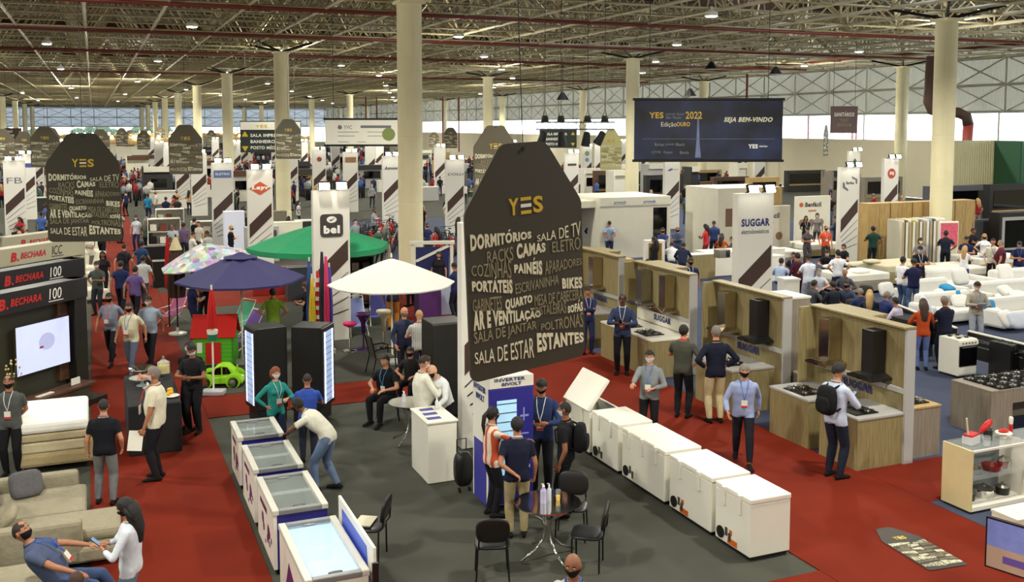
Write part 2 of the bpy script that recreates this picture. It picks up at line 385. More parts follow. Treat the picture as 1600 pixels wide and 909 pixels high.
for a,b in pos:
    p=W(a,b,ROOF-.35)
    if L0 is None:
        L0=thing('roof_lamp','small white high-bay lamp glowing under the roof frame','lamp',p,TH,'high-bay lamps under the roof')
        MB().lathe([(.05,.42),(.05,.3),(.26,.16),(.3,.02),(.27,0)],12).build('lamp_housing',WHITE,L0)
        MB().lathe([(0,-.02),(.2,-.03),(.26,0)],12).build('lamp_lens',hl,L0)
        r=L0
    else: r=dup(L0,p,TH)
    if (round(a,1),b) in vis_:
        k_=[x for y,x in sorted(vis_) if y==round(a,1)].index(b); r['label']='small white high-bay lamp, %s from the left in the %s visible row of roof lamps'%(ORD[k_],ORD[rows_.index(round(a,1))])
    else: r['label']='small white high-bay roof lamp above and beside the camera outside the picture'
    q_+=1; l=bpy.data.objects.new('lamp_light',((ld if a<95 else ld2) if q_%3==0 else (ls if a<95 else ls2))); COL.objects.link(l); l.parent=r; l.location=(0,0,-.42)
# ---------------- people
def V(*a): return Vector(a)
HM={}
def head_geo(nu=18,nv=14):
    """unit head: y forward, origin at head centre"""
    vs=[];fs=[]
    for j in range(nv+1):
        ph=-PI/2+PI*j/nv
        for k in range(nu):
            t=2*PI*k/nu+PI/2; x=math.cos(ph)*math.cos(t); y=math.cos(ph)*math.sin(t); z=math.sin(ph)
            X=x*.082; Y=y*.097; Z=z*.119
            if z<0: X*=1-.30*(-z)**1.3; Y=Y*(1-.18*(-z))+ .010*(-z)
            if y>0: Y*=.96
            ax=abs(X)
            if y>.3:
                if ax<.02 and -.045<Z<.022: Y+=.026*(1-ax/.02)*(1-abs(Z+.022)/.045 if Z>-.022 else 1-abs(Z+.022)/.025)
                if .012<ax<.05 and .0<Z<.03: Y-=.009
                if ax<.03 and -.075<Z<-.05: Y+=.005
            vs.append(V(X,Y,Z))
    for j in range(nv):
        for k in range(nu): fs.append((j*nu+k,j*nu+(k+1)%nu,(j+1)*nu+(k+1)%nu,(j+1)*nu+k))
    return vs,fs
HV,HF=head_geo()
def hand_geo(m,wr,d,up,side,curl,n=5,mi=0):
    """wr wrist, d finger direction, up = back of the hand, side +1 thumb towards cross(d,up)"""
    d=d.normalized(); up=(up-d*up.dot(d)).normalized(); s=d.cross(up)*side
    Mx=Matrix((s,d,up)).transposed()
    m.ell(wr+d*.045,(.042,.055,.017),8,6,Mx,mi)
    for i,(o,l) in enumerate(((.030,.070),(.010,.080),(-.010,.076),(-.029,.060))):
        b=wr+d*.085+s*o; a1=curl*.9; a2=curl*1.9
        d1=d*math.cos(a1)-up*math.sin(a1); d2=d*math.cos(a2)-up*math.sin(a2)
        m.tube([b-d*.015,b,b+d1*l*.5,b+d1*l*.5+d2*l*.5],[.0095,.0098,.0088,.0065],n,mi)
    b=wr+d*.02+s*.034; dd=(d*.75+s*.65-up*.25).normalized(); d3=(d*.95+s*.1-up*.3).normalized()
    m.tube([b-s*.01,b+dd*.035,b+dd*.035+d3*.032],[.013,.0115,.008],n,mi)
def ik(a,b,l1,l2,pole):
    d=b-a; L=d.length
    if L>l1+l2-.004: b=a+d*((l1+l2-.004)/L); d=b-a; L=d.length
    x=(L*L+l1*l1-l2*l2)/(2*L); h=math.sqrt(max(l1*l1-x*x,0)); u=d/L; p=(pole-u*pole.dot(u)).normalized()
    return a+u*x+p*h, b
POSES={
 'stand':{}, 
 'easy':dict(aL=(-.13,.03,.09),aR=(.12,-.05,.09),wL=(-.27,.06,.84),wR=(.25,.10,.88),hy=12),
 'walk':dict(aL=(-.09,.27,.09),aR=(.09,-.27,.13),wL=(-.27,-.16,.88),wR=(.27,.20,.92),bend=4),
 'phone':dict(wL=(-.09,.27,1.13),wR=(.08,.30,1.15),hp=28,pL=(-1,-.3,-.6),pR=(1,-.3,-.6),curl=1.0),
 'hips':dict(wL=(-.19,.02,.99),wR=(.19,.02,.99),pL=(-1,-.5,.1),pR=(1,-.5,.1),curl=.9,hp=6),
 'onehip':dict(wR=(.19,.02,.99),pR=(1,-.5,.1),wL=(-.1,.30,1.16),pL=(-1,-.3,-.6),curl=.7),
 'behind':dict(wL=(-.04,-.19,.93),wR=(.05,-.20,.95),pL=(-1,-.2,0),pR=(1,-.2,0),curl=.7),
 'oneback':dict(wL=(-.05,-.19,.98),wR=(.26,.1,.85),pL=(-1,-.2,0),curl=.8),
 'crossed':dict(wL=(.13,.22,1.19),wR=(-.13,.25,1.21),pL=(-1,.1,-.5),pR=(1,.1,-.5),curl=.4),
 'point':dict(wR=(.24,.50,1.20),pR=(.6,0,-1),wL=(-.10,.26,1.08),pL=(-1,-.3,-.6),curl=.4),
 'reachside':dict(wL=(-.30,.42,1.02),pL=(-1,0,-.4),wR=(.27,.05,.86),hp=10,hy=20),
 'touchL':dict(wL=(-.12,.46,1.32),pL=(-1,.0,-.5),wR=(.1,.24,1.08),pR=(1,-.3,-.6),hy=10),
 'lean':dict(hz=.90,bend=52,py=-.12,aL=(-.12,.05,.09),aR=(.12,-.22,.09),wL=(-.10,.52,.93),wR=(.10,.50,.94),pL=(-1,-.2,.3),pR=(1,-.2,.3),hp=20,curl=.5),
 'leanlow':dict(hz=.92,bend=28,py=-.08,wL=(-.20,.40,.93),wR=(.18,.42,.93),pL=(-1,-.4,.2),pR=(1,-.4,.2),hp=14),
 'holdside':dict(wL=(-.26,.14,.80),wR=(.26,.02,.85),curl=1.1,hp=4),
 'sit':dict(hz=.52,bend=6,aL=(-.13,.44,.09),aR=(.13,.40,.09),wL=(-.14,.30,.68),wR=(.14,.30,.68),pL=(-1,-.6,0),pR=(1,-.6,0),sit=1,curl=.4),
 'sitlean':dict(hz=.52,bend=22,aL=(-.16,.46,.09),aR=(.16,.36,.09),wL=(-.10,.45,.70),wR=(.12,.44,.66),pL=(-1,-.4,0),pR=(1,-.4,0),sit=1,hp=18,curl=.6),
 'recline':dict(hz=.50,bend=-34,aL=(-.20,.62,.10),aR=(.24,.60,.10),wL=(-.30,.52,.72),wR=(.26,.35,.62),pL=(-1,-.2,.2),pR=(1,-.2,-.2),sit=1,hp=-20,hy=-12,curl=.3),
}
TEMPL={}
def remesh(m,vox,smooth_it=3):
    me=m.mesh('tmp_body',[]); o=bpy.data.objects.new('tmp',me); COL.objects.link(o)
    r=o.modifiers.new('r','REMESH'); r.mode='VOXEL'; r.voxel_size=vox; r.use_smooth_shade=True
    s=o.modifiers.new('s','SMOOTH'); s.factor=.5; s.iterations=smooth_it
    dg=bpy.context.evaluated_depsgraph_get(); ev=o.evaluated_get(dg); me2=bpy.data.meshes.new_from_object(ev)
    bpy.data.objects.remove(o)
    n=len(me2.vertices); co=np.empty(n*3); me2.vertices.foreach_get('co',co); co=co.reshape(-1,3)
    no=np.empty(n*3); me2.vertices.foreach_get('normal',no); no=no.reshape(-1,3)
    faces=[tuple(p.vertices) for p in me2.polygons]; bpy.data.meshes.remove(me2)
    return co,no,faces
def seg_d(P,a,b):
    a=np.array(a);b=np.array(b);d=b-a;t=((P-a)@d)/(d@d); tc=np.clip(t,0,1); return np.linalg.norm(P-a-tc[:,None]*d,axis=1),t
def template(pose='stand',sex='m',hair='short',sleeve='short',low=False,fat=0.0,skirt=False,mask=True):
    key=(pose,sex,hair,sleeve,low,fat,skirt,mask)
    if key in TEMPL: return TEMPL[key]
    p=dict(hz=.93,bend=0,py=0,aL=(-.10,0,.09),aR=(.10,0,.09),wL=(-.26,.05,.85),wR=(.26,.05,.85),pL=(-.6,-1,0),pR=(.6,-1,0),hy=0,hp=8,curl=.45,sit=0); p.update(POSES[pose])
    f=sex=='f'; rx=lambda v:v*(.93 if f else 1)
    pel=V(0,p['py'],p['hz']); bend=R(p['bend'])
    L=[-.07,0,.10,.22,.34,.43,.485,.53]
    W_=[(.150,.115),(.168,.125),(.148 if f else .156,.112+fat),(.150 if f else .168,.120+fat*1.1),(.175 if f else .186,.128+fat*.4),(.170 if f else .192,.112),(.125,.085),(.062,.062)]
    pts=[];ups=[];pos=pel.copy();prev=-.07
    for i,l in enumerate(L):
        a=bend*min(1,max(.12,(l+.07)/.3)) if not p['sit'] else bend
        u=V(0,math.sin(a),math.cos(a))
        if i==0: pos=pel+u*l
        else: pos=pos+u*(l-prev)
        prev=l; pts.append(pos.copy()); ups.append(u)
    def frame(i):
        u=ups[i]; fw=V(0,u.z,-u.y); return u,fw
    vox=.034 if low else .017; k=1.10 if low else 1
    m=MB(); n=16; vs=[];fs=[]
    for i,(c,(wx,wy)) in enumerate(zip(pts,W_)):
        u,fw=frame(i)
        for q in range(n):
            t=2*PI*q/n; vs.append(c+V(1,0,0)*(math.cos(t)*rx(wx)*k)+fw*(math.sin(t)*wy*k+fat*.5*(1 if 1<i<4 else 0)+(.012 if f and i==4 else 0)))
    for i in range(len(pts)-1):
        for q in range(n): fs.append((i*n+q,i*n+(q+1)%n,(i+1)*n+(q+1)%n,(i+1)*n+q))
    fs+=[tuple(range(n-1,-1,-1)),tuple(range((len(pts)-1)*n,len(pts)*n))]; m.add(vs,fs)
    u5,f5=frame(5); u7,f7=frame(7)
    if f: 
        for s in (-1,1): m.ell(pts[4]+f5*.10+V(s*.07,0,0),.055,8,6)
    nb=pts[7]; hd_up=(u7+V(0,math.sin(R(p['hp']))*.25,0)).normalized()
    hc=nb+hd_up*.155+f7*.018
    if p['bend']>35: hc=nb+(u7*.8+V(0,.15,.25)).normalized()*.16
    m.cyl(nb-u7*.05,hc-u7*.04,.058*k*(.9 if f else 1),.055*k,10)
    segs={}
    def limb(name,a,b,ra,rb,mid=None):
        P=[a,a.lerp(b,.3),b] if mid else [a,b]; rr=[ra*k,mid*k,rb*k] if mid else [ra*k,rb*k]
        m.tube(P,rr,10); m.ell(a,ra*k,10,8); m.ell(b,rb*k,10,8); segs[name]=(a,b,ra)
    joints={}
    for s,S in ((-1,'L'),(1,'R')):
        hip=pel+V(s*.088,0,-.03); an=V(*p['a'+S])
        kn,an=ik(hip,an,.43,.405,V(s*.12,1,.9 if p['sit'] else .1)); 
        limb('th'+S,hip,kn,.084,.056,.080); limb('sh'+S,kn,an,.055,.036,.056)
        sh=pts[5]+V(s*rx(.178),0,0)-u5*.01; wr=V(*p['w'+S])
        el,wr=ik(sh,wr,.285,.25,V(*p['p'+S]))
        ak=.88 if f else 1
        limb('ua'+S,sh,el,.052*ak,.040*ak,.049*ak); limb('fa'+S,el,wr,.039*ak,.026*ak,.038*ak); joints[S]=(sh,el,wr,kn,an,hip)
    co,no,faces=remesh(m,vox,2 if low else 3)
    fc=np.array([co[list(q)].mean(0) for q in faces])
    D_={}
    for nme,(a,b,r) in segs.items(): dd,t=seg_d(fc,a,b); D_[nme]=(dd/r,t)
    # torso coordinate
    P7=np.array([list(x) for x in pts]); best=np.full(len(fc),9e9); tt=np.zeros(len(fc))
    for i in range(7):
        dd,t=seg_d(fc,P7[i],P7[i+1]); r=.5*(W_[i][0]+W_[i+1][0]); q=dd/(r*.95); b=q<best; best[b]=q[b]; tt[b]=(L[i]+np.clip(t,-.5,1.5)*(L[i+1]-L[i]))[b]
    names=list(D_); allD=np.stack([best]+[D_[q][0] for q in names]); idx=allD.argmin(0)
    cls=np.zeros(len(fc),int)  # 0 skin 1 shirt 2 trousers
    hem=-.10 if sleeve in ('short','long') and sex in('m','f') else -.02
    if p['sit'] : hem=-.01
    tors=idx==0
    cls[tors&(tt<.512)]=1; cls[tors&(tt<hem)]=2
    for q,nme in enumerate(names):
        sel=idx==q+1; t=D_[nme][1]
        if nme[:2]=='ua': cls[sel&(t<(.62 if sleeve=='short' else 2))]=1
        elif nme[:2]=='fa': cls[sel&(t<(.86 if sleeve=='long' else (-1)))]=1
        elif nme[:2]=='th': 
            cls[sel]=2
        else: cls[sel&(t<(.99 if not skirt else -1))]=2
    # untucked shirt skirt: thigh faces above hem height
    if not p['sit']: cls[(fc[:,2]>p['hz']-.10+.0)&(cls==2)&(abs(p['bend'])<20)]=1
    # hand, head added
    body=MB(); body.v=[tuple(v) for v in co]; body.f=list(faces); body.m=[0]*len(faces)
    hyaw=Matrix.Rotation(R(p['hy']),3,'Z'); hpit=Matrix.Rotation(-R(p['hp']),3,'X'); HMx=hyaw@hpit
    def add_head(mb,sc=1,off=0,mi=0): mb.add([hc+HMx@(v*sc) for v in HV],HF,mi)
    add_head(body)
    for s in (-1,1): body.ell(hc+HMx@V(s*.078,-.008,-.004),(.010,.020,.030),6,5,HMx,0)
    if not low:
        for s in (-1,1):
            body.ell(hc+HMx@V(s*.031,.079,.014),(.013,.007,.0075),8,5,HMx,1); body.ell(hc+HMx@V(s*.031,.0835,.014),(.006,.004,.006),6,4,HMx,2)
            body.box((0,0,0),(.036,.008,.007),Matrix.Translation(hc+HMx@V(s*.032,.081,.036))@HMx.to_4x4(),2)
        if not mask: body.box((0,0,0),(.046,.006,.010),Matrix.Translation(hc+HMx@V(0,.090,-.060))@HMx.to_4x4(),3)
    for s,S in ((-1,'L'),(1,'R')):
        sh,el,wr,kn,an,hip=joints[S]; d=(wr-el).normalized()
        if pose in('lean','leanlow','sit'): d=(d+V(0,.7,-.1)).normalized()
        up=V(s,0,0) if d.z<-.6 else V(0,0,1)
        if pose in ('phone',): up=V(s*.8,.6,-.2)
        side=(1 if d.cross(up).y>0 else -1) if d.z<-.6 else (1 if d.cross(up).x*s<0 else -1)
        hand_geo(body,wr-d*.01,d,up,side,p['curl'],4 if low else 6)
    # shoes
    shoes=[]
    for s,S in ((-1,'L'),(1,'R')):
        an=joints[S][4]; kn=joints[S][3]; mb=MB(); yw=R(-8*s); fd=V(math.sin(-yw),math.cos(yw),0); sd=V(fd.y,-fd.x,0)
        pitch=.35 if an.z>.115 else 0; z0=0 if not pitch else an.z-.09
        vs=[];fs=[];prof=[(-.085,.026,.03,.05),(-.06,.037,.0,.085),(0,.040,.0,.10),(.06,.044,.0,.078),(.13,.048,.0,.06),(.175,.042,.0,.045),(.20,.02,.006,.03)]
        for (y,hw,zb,zt) in prof:
            for q in range(8):
                t=2*PI*q/8; zz=(zb+zt)/2+(zt-zb)/2*math.sin(t); xx=math.cos(t)*hw*(1.0 if math.sin(t)<.3 else .85); vs.append(V(an.x,an.y,z0)+fd*y+sd*xx+V(0,0,zz+(-y*pitch if y<.13 else -.13*pitch)+(.13*pitch if pitch else 0)))
        for i in range(len(prof)-1):
            for q in range(8): fs.append((i*8+q,i*8+(q+1)%8,(i+1)*8+(q+1)%8,(i+1)*8+q))
        fs+=[tuple(range(7,-1,-1)),tuple(range(6*8,7*8))]; mb.add(vs,fs); shoes.append(mb)
    # hair
    hb=MB()
    if hair!='bald':
        sc=1.035 if hair=='buzz' else 1.10; ok=[]
        for fi,q in enumerate(HF):
            c=sum((HV[i] for i in q),V(0,0,0))/4
            lim=(.012 if hair!='buzz' else .02)+(.58*c.y if c.y>0 else 1.15*c.y)
            if hair=='fringe' : keep=c.z<.075 and c.z>lim and c.y<.03
            else: keep=c.z>lim-(.03 if hair in('long','pony','bob') and c.y<.06 else 0)
            if keep: ok.append(q)
        hb.add([hc+HMx@(V(v.x*(sc+(.05 if v.z>.02 and sc>1.05 else 0)),v.y*sc-.004,v.z*(sc-.03 if v.z>.09 else sc))) for v in HV],ok)
        if hair=='long':
            c0=hc+HMx@V(0,-.055,.02); back=-f7
            hb.tube([c0,c0+back*.045-u7*.12,c0+back*.075-u7*.28,c0+back*.075-u7*.44,c0+back*.05-u7*.52],[.085,.092,.098,.075,.02],10)
            for s in (-1,1): hb.tube([hc+HMx@V(s*.068,-.01,.03),hc+HMx@V(s*.088,-.015,-.07),hc+HMx@V(s*.09,-.03,-.17)],[.022,.03,.02],7)
        if hair=='bob':
            c0=hc+HMx@V(0,-.03,.0); hb.tube([c0+u7*.05,c0-u7*.03,c0-u7*.09,c0-u7*.13],[.09,.10,.09,.05],10)
        if hair=='pony':
            c0=hc+HMx@V(0,-.10,.03); hb.tube([c0,c0-f7*.05-u7*.06,c0-f7*.07-u7*.2,c0-f7*.05-u7*.36],[.028,.036,.032,.01],8)
    mk=MB()
    if mask:
        ok=[]
        for q in HF:
            c=sum((HV[i] for i in q),V(0,0,0))/4
            if c.y>.012 and -.108<c.z<-.008 : ok.append(q)
        mk.add([hc+HMx@(V(v.x*1.07,v.y*1.06+.006,v.z)) for v in HV],ok)
    def garment(sel,off,extra=None):
        ids=np.nonzero(sel)[0]; used=sorted({i for q in ids for i in faces[q]}); mp={v:i for i,v in enumerate(used)}
        P=co[used]+no[used]*off
        g=MB(); g.v=[tuple(v) for v in P]; g.f=[tuple(mp[i] for i in faces[q]) for q in ids]; g.m=[0]*len(g.f); return g
    T={}
    nc=nb.lerp(pts[6],.05)
    if low:
        body.m=[int(c) for c in cls]+[0]*(len(body.f)-len(cls))
        body.cur=3
        for sm in shoes: body.add(sm.v,sm.f,3)
        if hair!='bald': body.add(hb.v,hb.f,4)
        if mask: body.add(mk.v,mk.f,5)
        T['low']=body.mesh('person',[SKINS[0]]*6,True)
    else:
        for g_ in (hb,mk):
            us=sorted({i for f_ in g_.f for i in f_}); mp_={a:i for i,a in enumerate(us)}; g_.v=[g_.v[i] for i in us]; g_.f=[tuple(mp_[i] for i in f_) for f_ in g_.f]
        T['body']=body.mesh('body',[SKINS[0],mat('eye_white',(225,222,215),.3,0,0),mat('dark_brow',(40,28,22),.8,0,0),mat('lips',(150,84,70),.6,0,0)],True)
        T['shirt']=garment(cls==1,.013 if sex=='m' else .010).mesh('shirt',[SKINS[0]],True)
        T['trousers']=garment(cls==2,.017 if sex=='m' else .010).mesh('trousers',[SKINS[0]],True)
        T['shoes']=[s.mesh('shoe',[SKINS[0]],True) for s in shoes]
        if hair!='bald': T['hair']=hb.mesh('hair',[SKINS[0]],True)
        if mask: T['mask']=mk.mesh('face_mask',[SKINS[0]],True)
        # collar ring
        cb=MB(); cb.tube([nc+f7*(.062*math.sin(t))+V(.068*math.cos(t),0,0)+u7*(-.014*math.sin(t)) for t in [2*PI*i/12 for i in range(12)]],.014,6,closed=True); T['collar']=cb.mesh('collar',[SKINS[0]],True)
        # lanyard and badge
        lb=MB(); chest=pts[3]+f7*(W_[3][1]+fat*1.6+.035); 
        for s in (-1,1): lb.tube([nc+V(s*.06,0,0)-f7*.03,nc+V(s*.066,0,0)+f7*.05,pts[5]+V(s*.05,0,0)+f7*(.150+fat),pts[4]+V(s*.035,0,0)+f7*(.172+fat),chest],.006,4)
        T['lanyard']=lb.mesh('lanyard',[SKINS[0]],False)
        bb=MB(); u,fw=frame(3); Mx=Matrix.Translation(chest-u*.07)@Matrix((V(1,0,0),fw,u)).transposed().to_4x4(); bb.box((0,0,0),(.10,.008,.13),Mx); bb.cur=1; bb.box((0,.005,-.045),(.10,.004,.035),Mx); T['badge']=bb.mesh('badge',[WHITE,mat('badge_red',(190,40,40),.6)],False)
        # backpack
        pk=MB(); u,fw=frame(4); c=pts[3]*.5+pts[4]*.5-fw*.21; pk.pad((0,0,0),(.30,.17,.44),None); pk.pad((0,-.09,-.06),(.24,.08,.24),None)
        Mx=Matrix((V(1,0,0),fw,u)).transposed(); pk.v=[tuple(c+Mx@Vector(v)) for v in pk.v]
        for s in (-1,1): pk.tube([c+u*.18+V(s*.08,0,0)+fw*.06,pts[5]+u*.075+V(s*.10,0,0),pts[5]+fw*.145+V(s*.115,0,0)-u*.04,pts[3]+fw*.12+V(s*.14,0,0),c-u*.15+V(s*.13,0,0)+fw*.06],.016,6)
        T['backpack']=pk.mesh('backpack',[SKINS[0]],True)
    T['hc']=hc; T['joints']=joints; T['pts']=pts
    TEMPL[key]=T; return T
def setm(o,i,m): o.material_slots[i].link='OBJECT'; o.material_slots[i].material=m
HAIRC={'black':(24,19,17),'brown':(62,40,26),'grey':(120,114,106),'blond':(176,140,88),'dkbrown':(38,26,20),'red':(120,60,30)}
PERS=[]
def person(px,fy,face,label,hy=None,h=None,pose='stand',sex='m',hair='short',hc='black',skin=1,shirt=(40,44,60),trous=(26,26,32),shoe=(20,18,18),mask=(235,235,235),sleeve='short',fat=0.0,badge=None,pack=None,low=False,group=None,pos=None,z=0.0,collar=None,skirt=False,smat=None,hold=None):
    """px,fy: picture point of the feet; hy: picture row of the top of the head, which sets the height"""
    if pos is None: pos=G(px,fy,z)
    if h is None:
        h=1.72
        if hy is not None:
            x=(hy-316)/FPX; zt=EYE-(pos.y)*((x*cp+sp)/(cp-x*sp)); h=zt-z
            if POSES[pose].get('sit'): h=h*1.31
            if pose=='lean': h=1.74
        h=max(1.52,min(1.95,h))
    T=template(pose,sex,hair,sleeve,low,round(fat,2),skirt,mask is not None); s=h/1.75
    PERS.append((pos.x,pos.y))
    setmat=None; hm=mat('hair_'+hc,HAIRC[hc],.7,0,.15,30,.6)
    if low:
        o=link('person',T['low']); 
        for i,mm in enumerate((SKINS[skin],cloth(shirt),cloth(trous),cloth(shoe),hm,cloth(mask or (230,230,230)))): setm(o,i,mm)
        o.location=pos; o.rotation_euler=(0,0,R(face)); o.scale=(s,s,s); return tag(o,label,'person',group)
    t=thing('person',label,'person',pos,R(face),group); t.scale=(s,s,s)
    def part(nm,me,*ms):
        o=link(nm,me,t)
        for i,mm in enumerate(ms): setm(o,i,mm)
        return o
    part('body',T['body'],SKINS[skin]); sh=part('shirt',T['shirt'],cloth(shirt)); part('trousers',T['trousers'],cloth(trous))
    if smat: setm(sh,0,smat)
    c=link('collar',T['collar'],sh); setm(c,0,cloth(collar or tuple(int(v*.85) for v in shirt)))
    for m_ in T['shoes']: part('shoe',m_,cloth(shoe))
    if hair!='bald': part('hair',T['hair'],hm)
    if mask is not None: part('face_mask',T['mask'],cloth(mask))
    if badge:
        l=part('lanyard',T['lanyard'],cloth(badge)); link('badge',T['badge'],l)
    if pack:
        b=link('backpack',T['backpack'],None); setm(b,0,cloth(pack)); b.location=pos; b.rotation_euler=(0,0,R(face)); b.scale=(s,s,s); tag(b,'black backpack on the person at the '+('glass table' if px<1000 and px>800 else 'nearest wooden kiosk' if px>1000 else 'left aisle with a cap'),'backpack')
    if hold:
        J=T['joints']; a_=J['L'][2]; b_=J['R'][2]; Mx=Matrix.Translation(pos)@Matrix.Rotation(R(face),4,'Z')@Matrix.Diagonal((s,s,s,1))
        if hold[0]=='phone':
            c_=Mx@(b_+V(-.06,.09,.05)); o=MB().bx(-.037,.037,-.004,.004,-.075,.075).bx(-.033,.033,-.006,-.004,-.07,.07,mi=1).build('phone',[BLACK,mat('phone_screen',(120,140,170),.1,0,0,emit=.4)],None,c_,R(face)); o.rotation_euler=(R(-50),0,R(face)); tag(o,hold[1],'phone')
        else:
            c_=Mx@((a_+b_)/2+V(0,.12,.03) if hold[0]=='pad' else a_+V(.0,.12,-.16)); o=MB().bx(-.12,.12,-.004,.004,-.16,.16).build('papers',WHITE,None,c_,R(face)); o.rotation_euler=(R(-65 if hold[0]=='pad' else 20),0,R(face+(0 if hold[0]=='pad' else 80))); tag(o,hold[1],'papers')
    return t
def local_pt(t,v):
    return t.matrix_basis@Vector(v) if False else (Matrix.Translation(t.location)@Euler(t.rotation_euler).to_matrix().to_4x4()@Matrix.Diagonal((*t.scale,1)))@Vector(v)
KEEP=[tuple(W(a0+27*i,b0)[:2]) for a0,b0 in ((35.5,10.85),(32.4,33.9),(59,57.4),(170,-12.6)) for i in range(9)]
# ---------------- furniture and stand builders
OLIVE=wood('olive_oak_laminate',(156,142,98),(134,120,82),1.2,'Z'); TAUPE=wood('taupe_laminate',(148,138,122),(130,120,106),1.0,'Z'); OAK=wood('light_oak_laminate',(190,160,104),(166,136,84),1.2,'Z')
WALNUT=wood('walnut_laminate',(96,66,44),(70,46,32),1.4,'X'); DKPANEL=mat('charcoal_panel',(48,46,44),.6,0,.1,3); GREYLAM=mat('grey_laminate_edge',(176,174,170),.5,0,.03,3)
BROWNST=mat('dark_brown_vinyl',(66,46,38),.55,0,.05,3); NAVYINK=mat('navy_ink',(40,48,110),.5,0,0); REDINK=mat('red_ink',(190,40,34),.5,0,0); WINK=mat('white_ink',(240,238,230),.5,0,0); BKINK=mat('black_ink',(34,32,32),.5,0,0)
YINK=mat('gold_ink',(214,178,40),.5,0,0); GREYINK=mat('grey_ink',(110,112,120),.5,0,0); OLIVEINK=mat('pale_cream_ink',(226,220,190),.6,0,0); DIMINK=mat('muted_cream_ink',(150,142,112),.6,0,0)
TAGM=mat('dark_olive_board',(58,52,38),.55,0,.06,1.2); PYLM=mat('white_pylon_board',(226,222,212),.5,0,.02,1)
def pylon_body(t,w_,h,dp,stripe):
    MB().bx(-w_/2,w_/2,-dp/2,dp/2,0,h).build('panel_body',PYLM,t,bevel=.012)
    e=.35 if stripe else 0
    if stripe:
        y=-dp/2
        m=MB().prism([(-w_/2+.06,1.35),(w_/2-.06,2.2),(w_/2-.06,2.75),(-w_/2+.06,1.9)],y-.012,y+.002); m.build('diagonal_stripe',BROWNST,t)
        m=MB()
        for k in range(4):
            x0=-w_/2+.06+k*.05; m.prism([(x0,1.12-k*.17),(w_/2-.06,1.85-k*.34),(w_/2-.06,1.87-k*.34),(x0,1.15-k*.17)],y-.008,y+.002)
        m.build('fine_line',BKINK,t)
def pylon(px,wpx,logo,lab,stripe=True,w_=1.0,h=4.1,lamps=2,rot=None,d=None,extra=None,dp=.22):
    d=d or w_*1.0*FPX/wpx
    while ((px-800)/FPX*ct+st)*d>58.5 or any(abs((px-800)/FPX*d-X)+abs(d-Y)<1.1 for X,Y in KEEP): d-=.5
    x=(px-800)/FPX*d*.985; KEEP.append((x,d))
    t=thing('display_pylon',lab,'pylon',(x,d,0),TH if rot is None else rot)
    pylon_body(t,w_,h,dp,stripe)
    for i in range(lamps):
        xx=(i-(lamps-1)/2)*.46*w_
        a=MB().cyl((xx,0,h),(xx,-.25,h+.12),.015,.015,5).build('lamp_arm',DKMET,t)
        MB().box((0,0,0),(.30,.10,.21),Matrix.Translation((xx,-.30,h+.14))@Matrix.Rotation(R(-20),4,'X')).build('floodlight',DKMET,a)
        MB().box((0,0,0),(.27,.02,.18),Matrix.Translation((xx,-.352,h+.125))@Matrix.Rotation(R(-20),4,'X')).build('flood_lens',LAMPM,a)
    y=-dp/2-.004
    if logo: logo(t,w_,h,y)
    return t
def lg(s,m=BKINK,z=.80,ww=.7,hh=.16,bold=.02,sh=0):
    return lambda t,w_,h,y: text(s,-w_*ww/2,h*z,w_*ww,hh,m,t,y,bold,shear=sh)
def lg_box(c,z,bw,bh,s=None,m=WINK,name='logo_panel'):
    def f(t,w_,h,y):
        MB().bx(-w_*bw/2,w_*bw/2,y-.012,y+.004,h*z,h*z+bh).build(name,paint(c),t)
        if s: text(s,-w_*bw*.4,h*z+bh*.35,w_*bw*.8,bh*.3,m,t,y-.014,.02)
    return f
def disc(t,x,z,r,m,y,name='logo_disc',n=24,sx=1):
    return MB().prism([(x+r*sx*math.cos(2*PI*i/n),z+r*math.sin(2*PI*i/n)) for i in range(n)],y-.01,y).build(name,m,t)
WORDS=[('DORMITÓRIOS',.036,.54,.38,.435,1,(1.3,.55,0,.35)),('SALA DE TV',.59,.985,.375,.435,0,(.45,1.15,0,-.05)),('RACKS',.165,.38,.44,.50,0,(.8,1,.1,0)),('CAMAS',.41,.66,.435,.50,1,(1.1,.6,0,.25)),('ELETRO',.72,.98,.44,.50,0,(.8,1,.1,0)),
('COZINHAS',.036,.36,.50,.575,0,(.55,1.1,.5,-.05)),('PAINÉIS',.385,.625,.52,.58,1,(.6,1.1,.4,-.1)),('APARADORES',.65,.985,.53,.585,0,(1.2,.5,-.1,.3)),
('PORTÁTEIS',.036,.365,.575,.645,1,(.6,.9,.6,.0)),('ESCRIVANINHA',.39,.77,.605,.65,0,(1,1,0,.2)),('BIKES',.80,.985,.62,.68,1,(.8,.9,.25,0)),
('GABINETES',.036,.27,.645,.70,0,(1,1.1,.1,-.1)),('QUARTO',.30,.53,.665,.715,1,(1.1,.8,-.1,.2)),('MESA DE CABECEIRA',.55,.985,.675,.73,0,(.9,.9,.2,0)),
('AR E VENTILAÇÃO',.036,.60,.705,.775,1,(1.3,.4,0,.05)),('CRISTALEIRAS',.52,.83,.73,.785,0,(.6,1,.5,.1)),('SOFÁS',.845,.985,.745,.79,1,(.7,1,.2,.1)),
('SALA DE JANTAR',.036,.56,.785,.845,0,(1.1,.8,0,.2)),('POLTRONAS',.60,.985,.80,.855,0,(.5,1.3,.4,-.1)),('SALA DE ESTAR',.036,.53,.86,.94,0,(.6,1.15,.3,-.1)),('ESTANTES',.56,.985,.855,.93,1,(1.2,.6,0,0))]
